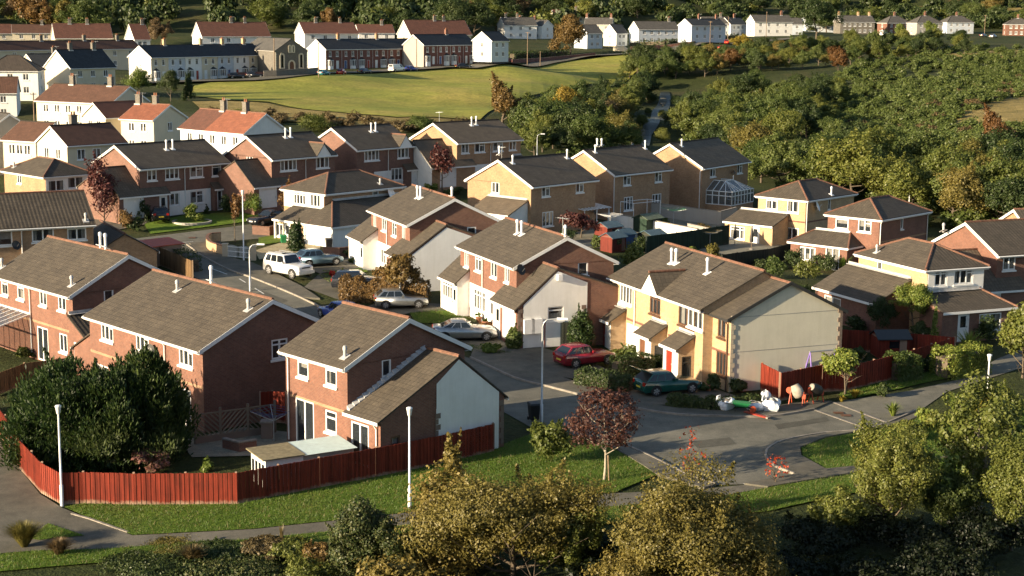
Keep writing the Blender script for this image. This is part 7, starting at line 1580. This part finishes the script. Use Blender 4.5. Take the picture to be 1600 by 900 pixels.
def dryer(px,py,h,label,line='gal',r=1.3,up=.45,d=None):
    p=G(px,py); o=thing('rotary_dryer',label,'clothes dryer',p,rnd.uniform(0,1.5),'rotary clothes dryers'); m=MB(); m.tube([(0,0,-.2),(0,0,h)],.03,7); m.build('pole',M['gal'],o); T=[]
    for k in range(4):
        a=k*math.pi/2; e=Vector((math.cos(a)*r,math.sin(a)*r,h+up)); T.append(e); m=MB(); m.bar((0,0,h-.15),e,.035,.035); m.build('arm',M['gal'],o)
    m=MB()
    for s_ in (.5,.7,.85,1.):
        for k in range(4): P=lambda q:Vector((0,0,h-.15)).lerp(q,s_); m.bar(P(T[k]),P(T[(k+1)%4]),.015,.015)
    m.build('line',M[line],o)
dryer(428,690,1.3,'rotary dryer with blue lines beside the trellis','blue',1.25); dryer(953,366,1.8,'white armed rotary dryer near the slatted canopy','whitep',1.3,.3); dryer(1052,356,1.9,'rotary dryer with green lines before the middle tan brick house','green',1.5,.2); dryer(1109,388,1.6,'rotary dryer against the tall dark board fence','felt',1.4,.15)
def parasol(px,py,h,label):
    p=G(px,py); o=thing('parasol',label,'parasol',p,0,'closed parasols'); m=MB(); m.tube([(0,0,0),(0,0,h)],.03,7); m.build('pole',M['wood'],o); m=MB(); m.lathe([(.17,h*.3),(.2,h*.36),(.13,h*.75),(.03,h*.98)],10); m.build('canopy',M['gut'],o); m=MB(); m.lathe([(.25,0),(.22,.1),(.05,.14)],10); m.build('base',M['kerb'],o)
parasol(1148,383,2.2,'closed dark parasol under the cream kitchen window'); parasol(1174,390,2.5,'taller closed dark parasol by the white patio door')
p=G(1275,610); o=thing('garden_swing','purple metal swing frame behind the red fence','swing',p+Vector((.6,1.4,0)),.4)
for x in (-1.1,1.1): 
    for y in (-.7,.7): m=MB(); m.tube([(x,y,-.1),(x*.85,0,2.25)],.045,7); m.build('leg',M['purple'],o)
m=MB(); m.tube([(-1,0,2.25),(1,0,2.25)],.05,7); m.build('top_bar',M['gal'],o)
# goal frame and slatted canopy in the back gardens
p=G(1000,352); o=thing('climbing_frame','thin white tube frame standing over the back gardens','frame',p,.7); 
for x in (-2,2):
    for y in (-1,1): m=MB(); m.tube([(x,y,-.1),(x,y,2.6)],.035,6); m.build('post',M['whitep'],o)
for x in (-2,2): m=MB(); m.tube([(x,-1,2.6),(x,1,2.6)],.03,6); m.build('rail',M['whitep'],o)
for y in (-1,1): m=MB(); m.tube([(-2,y,2.6),(2,y,2.6)],.03,6); m.build('rail',M['whitep'],o)
p=G(918,358); o=thing('slatted_canopy','white slatted canopy against the first tan brick house','canopy',p+Vector((0,1.2,0)),.83)
for x in (-2,0,2): 
    for y in (-1.3,1.3): m=MB(); m.tube([(x,y,-.2),(x,y,2.1)],.06,6); m.build('post',M['whitep'],o)
for i in range(9): m=MB(); x=-2.1+i*.525; m.bar((x,-1.5,2.1),(x,1.5,2.45),.2,.05); m.build('slat',M['whitep'],o)
m=MB(); m.face([(-2.2,-1.5,2.08),(2.2,-1.5,2.08),(2.2,1.5,2.42),(-2.2,1.5,2.42)]); m.build('pane',M['pane2'],o)
def bin_(px,py,mat,label,h=1.05,yaw=.3):
    p=G(px,py); o=thing('wheelie_bin',label,'wheelie bin',p+Vector((0,0,.1)),yaw,'wheelie bins'); m=MB(); m.hexa([(-.22,-.25,.08),(.22,-.25,.08),(.22,.25,.08),(-.22,.25,.08),(-.28,-.34,h-.1),(.28,-.34,h-.1),(.28,.34,h-.1),(-.28,.34,h-.1)]); m.build('body',M[mat],o)
    m=MB(); m.hexa([(-.3,-.37,h-.1),(.3,-.37,h-.1),(.3,.4,h-.1),(-.3,.4,h-.1),(-.26,-.3,h),(.26,-.3,h),(.26,.36,h+.02),(-.26,.36,h+.02)]); m.build('lid',M[mat],o)
    for sg in (-1,1): m=MB(); m.tube([(sg*.2,.3,.1),(sg*.28,.3,.1)],.1,10); m.build('wheel',M['tyre'],o)
bin_(834,660,'black','black wheelie bin at the foot of the tall curved lamp post'); bin_(514,392,'black','dark wheelie bin by the white garage door of the cream hipped house'); bin_(443,382,'green','small green bin under the porch of the cream hipped house',.8)
def bag(px,py,w,h,seed,label,spill=True):
    p=G(px,py); r=np.random.RandomState(seed); o=thing('bulk_bag',label,'builders bag',p+Vector((0,0,.1)),r.uniform(0,1.5),'builders bags at the kerb'); V=[];n=16; k=9
    for i in range(k):
        t=i/(k-1); rr=w/2*(.86+.28*math.sin(t*2.6))*(1-.25*max(0,t-.8)/.2)
        for j in range(n):
            a=2*math.pi*j/n; sq=1/max(abs(math.cos(a)),abs(math.sin(a))); q=rr*(.55+.45*sq)*(1+.10*math.sin(3*a+seed+3*t)+.025*r.normal()); V.append((math.cos(a)*q,math.sin(a)*q,h*t*(1+(.14*math.sin(2*a+seed)+.06*r.normal() if i>6 else 0))))
    m=MB(); m.mesh(V,[(i*n+j,i*n+(j+1)%n,(i+1)*n+(j+1)%n,(i+1)*n+j) for i in range(k-1) for j in range(n)],0,False); m.build('sack',M['bag'],o)
    m=MB(); m.mesh([(math.cos(2*math.pi*j/10)*w*.42,math.sin(2*math.pi*j/10)*w*.42,h*.85) for j in range(10)]+[(0,0,h*1.05)],[(j,(j+1)%10,10) for j in range(10)]); m.build('rubble',M['rubble'],o)
    for q in range(1 if seed in(3,8) else 0): a=seed+q*2.5; b=Vector((math.cos(a)*w*.45,math.sin(a)*w*.45,h*.95)); m=MB(); m.tube([b,b+Vector((.05,.02,.3)),b+Vector((-.12,.1,.22)),b+Vector((-.15,.12,-.02))],.045,6); m.build('loop',M['bag'],o)
bag(1132,641,.95,.62,3,'leftmost white builders bag on the footway'); bag(1179,642,.95,.42,5,'slumped white builders bag between the wheelbarrow and the tied one'); bag(1205,643,.92,.62,8,'white builders bag with knotted corners, rightmost and tallest'); bag(1197,632,.5,.7,11,'small cream bag behind the knotted builders bag')
p=G(1158,646); o=thing('wheelbarrow','green wheelbarrow with a red wheel between the white bags','wheelbarrow',p+Vector((0,0,.1)),-.25); m=MB(); m.hexa([(-.35,-.2,.35),(.35,-.16,.3),(.35,.16,.3),(-.35,.2,.35),(-.5,-.33,.6),(.55,-.3,.58),(.55,.3,.58),(-.5,.33,.6)]); m.build('tray',M['green'],o)
for sg in (-1,1): m=MB(); m.bar((-1.0,sg*.28,.55),(.6,sg*.08,.25),.04,.04); m.build('handle',M['gut'],o); m=MB(); m.bar((-.35,sg*.22,0),(-.2,sg*.2,.38),.035,.035); m.build('leg',M['gut'],o)
m=MB(); m.tube([(.68,-.05,.2),(.68,.05,.2)],.2,12); m.build('wheel',M['orange'],o)
p=G(1183,652); o=thing('plank','red painted board lying over the kerb','board',p+Vector((0,0,.14)),-.9); m=MB(); m.box(-.95,.95,-.14,.14,-.02,.04); m.build('board',M['doorr'],o); m=MB(); m.box(.8,.95,-.15,.15,-.03,.06); m.build('end_cap',M['kerb'],o)
def mixer(px,py,label,yaw,flip=1,tilt=28,dm='drum',mm='black'):
    p=G(px,py); o=thing('cement_mixer',label,'cement mixer',p+Vector((0,0,.05)),yaw,'cement mixers'); m=MB(); m.lathe([(.14,-.42),(.3,-.34),(.345,-.12),(.34,.1),(.26,.36),(.24,.42)],14); d=m.build('drum',M[dm],o); d.location=(0,0,.85); d.rotation_euler=(0,R(tilt)*flip,0)
    b=MB(); b.lathe([(.22,.38),(.22,.43),(.05,.432)],12); q=b.build('drum_mouth',M[mm],d)
    for sg in (-1,1):
        m=MB(); m.bar((sg*.42,-.3,0),(sg*.4,0,.85),.05,.05); m.build('leg',M['orange'],o); m=MB(); m.bar((sg*.42,.3,0),(sg*.4,0,.85),.05,.05); m.build('leg',M['orange'],o)
    m=MB(); m.bar((-.42,0,.85),(.42,0,.85),.05,.05); m.build('axle',M['gut'],o); m=MB(); m.box(.34,.56,-.13,.13,.45,.72); m.build('motor_box',M['orange'],o); m=MB(); m.tube([(-.5,-.03,.85),(-.5,.03,.85)],.2,12); m.build('tilt_wheel',M['orange'],o)
mixer(1245,634,'pale drummed cement mixer in front of the red fence panels',-.5,-1); mixer(1274,631,'orange cement mixer with dark opening, right of the pale drummed one',.6,-1,62,'black','drum')
# small garden ornaments
for px,py,l in ((748,505,'terracotta flower pot by the white front of the brick semi'),(758,512,'second terracotta flower pot nearer the white front door'),(1107,612,'terracotta pot under the lower brown window of the terrace'),(1560,505,'orange pot at the right edge garden')):
    p=G(px,py); o=thing('flower_pot',l,'flower pot',p+Vector((0,0,.05))); m=MB(); m.lathe([(.14,0),(.22,.34),(.25,.35),(.25,.42),(.2,.42)],12); m.build('pot',M['pot'],o); V=crown(int(px),.25,.2,.55,120,.1,10); e=link('foliage',mk_mesh('foliage',V,M['l_green']),o); set_leaf(e,'lgreen')
p=G(300,347); o=thing('stone_ring','pale stone ring round the light green lawn bush','edging',p); m=MB()
for k in range(28): a,b=2*math.pi*k/28,2*math.pi*(k+1)/28; r0,r1=1.75,2.0; m.hexa([(math.cos(a)*r0,math.sin(a)*r0,-.1),(math.cos(a)*r1,math.sin(a)*r1,-.1),(math.cos(b)*r1,math.sin(b)*r1,-.1),(math.cos(b)*r0,math.sin(b)*r0,-.1),(math.cos(a)*r0,math.sin(a)*r0,.14),(math.cos(a)*r1,math.sin(a)*r1,.14),(math.cos(b)*r1,math.sin(b)*r1,.14),(math.cos(b)*r0,math.sin(b)*r0,.14)])
m.build('ring',M['tubw'],o)
p=G(228,415); o=thing('tarpaulin_lean_to','low shed roof with red and pale sheets behind the long brick house','shed',p,.8); m=MB(); m.box(-3,3,-1,1,-.2,1.7); m.build('wall',M['fence'],o); m=MB(); m.hexa([(-3.2,-1.2,1.7),(-1.2,-1.2,1.7),(-1.2,1.2,2.0),(-3.2,1.2,2.0),(-3.2,-1.2,1.76),(-1.2,-1.2,1.76),(-1.2,1.2,2.06),(-3.2,1.2,2.06)]); m.build('roof',M['felt'],o); m=MB(); m.hexa([(-1.2,-1.2,1.7),(3.2,-1.2,1.7),(3.2,1.2,2.0),(-1.2,1.2,2.0),(-1.2,-1.2,1.77),(3.2,-1.2,1.77),(3.2,1.2,2.07),(-1.2,1.2,2.07)]); m.build('roof',M['orange'],o)
# riverside bushes and back garden growth
for px,py,h_,w_,k,lf in ((986,224,26,34,'bush0','green'),(1002,196,20,26,'bush1','oliveg'),(1046,196,26,34,'bush0','dgreen'),(1056,166,20,28,'bush1','green'),(1018,160,16,24,'bush0','dgreen'),(1036,222,26,30,'bush1','oliveg'),(1012,178,12,16,'bush1','green'),(1034,182,12,14,'bush0','oliveg')):
    ft(px,py,h_,w_,k,lf,'low bush leaning over the edge of the small river','river_bush','bush','bushes along the river edge')
for a in [(938,388,366,30,'green','green shrub beside the red garden shed'),(1046,402,384,34,'oliveg','olive shrub at the foot of the tall dark board fence'),(1082,400,384,26,'lgreen','light green shrub right of the olive one by the dark board fence'),(885,378,356,36,'dgreen','dark shrub mass left of the purple leaved tree in the back gardens'),(1035,352,338,24,'oliveg','small olive shrub on the pale block wall'),(1095,362,350,30,'bronze','bronze creeper bush on the pale block wall under the conservatory'),(1185,420,402,30,'dgreen','dark shrub by the taller closed parasol'),(870,385,366,24,'green','green shrub in front of the first tan brick house wall'),(1255,470,440,44,'dgreen','dark bush behind the beige gable beside the long garage roof'),(1335,520,490,44,'dgreen','dark shrub inside the shaded red fenced garden'),(1345,560,540,30,'green','green shrub behind the red fence near the playhouse'),(1440,535,505,36,'dgreen','dark shrub left of the slim yellow green conifer'),(1540,535,495,46,'dgreen','dark shrub mass right of the tall flax')]: sh(*a)
# ---------------------------------------------------------------- light
w=bpy.data.worlds.new('World'); sc.world=w; w.use_nodes=True; nt=w.node_tree; bg=nt.nodes['Background']
AZ,EL=R(30.5),R(14.8)
sk=nt.nodes.new('ShaderNodeTexSky'); sk.sky_type='NISHITA'; sk.sun_disc=False; sk.sun_elevation=EL
# direction towards the sun: behind-left of the camera
sv=Vector((-math.cos(AZ)*math.cos(EL),-math.sin(AZ)*math.cos(EL),math.sin(EL)))
sk.sun_rotation=math.atan2(sv.x,sv.y); sk.altitude=80; sk.air_density=1; sk.dust_density=1.2
nt.links.new(sk.outputs[0],bg.inputs[0]); bg.inputs[1].default_value=.072
sl=bpy.data.lights.new('sun','SUN'); sl.energy=5; sl.angle=R(.53); sl.color=(1,.81,.55)
so=bpy.data.objects.new('sun',sl); C.objects.link(so); so.rotation_euler=sv.to_track_quat('Z','Y').to_euler(); so.location=sv*300
sc.view_settings.view_transform='Standard'; sc.view_settings.look='None'; sc.view_settings.gamma=1; sc.view_settings.exposure=1.32; sc.view_settings.use_curve_mapping=False
sc.render.engine='CYCLES'
cy=sc.cycles; cy.use_denoising=True; cy.max_bounces=6; cy.diffuse_bounces=3; cy.glossy_bounces=2; cy.transmission_bounces=2; cy.transparent_max_bounces=8; cy.caustics_reflective=False; cy.caustics_refractive=False
try: cy.denoiser='OPENIMAGEDENOISE'; cy.denoising_input_passes='RGB_ALBEDO_NORMAL'
except Exception: pass
cy.use_adaptive_sampling=True; cy.adaptive_threshold=.02; cy.pixel_filter_type='BLACKMAN_HARRIS' if False else cy.pixel_filter_type
sc.render.use_persistent_data=False
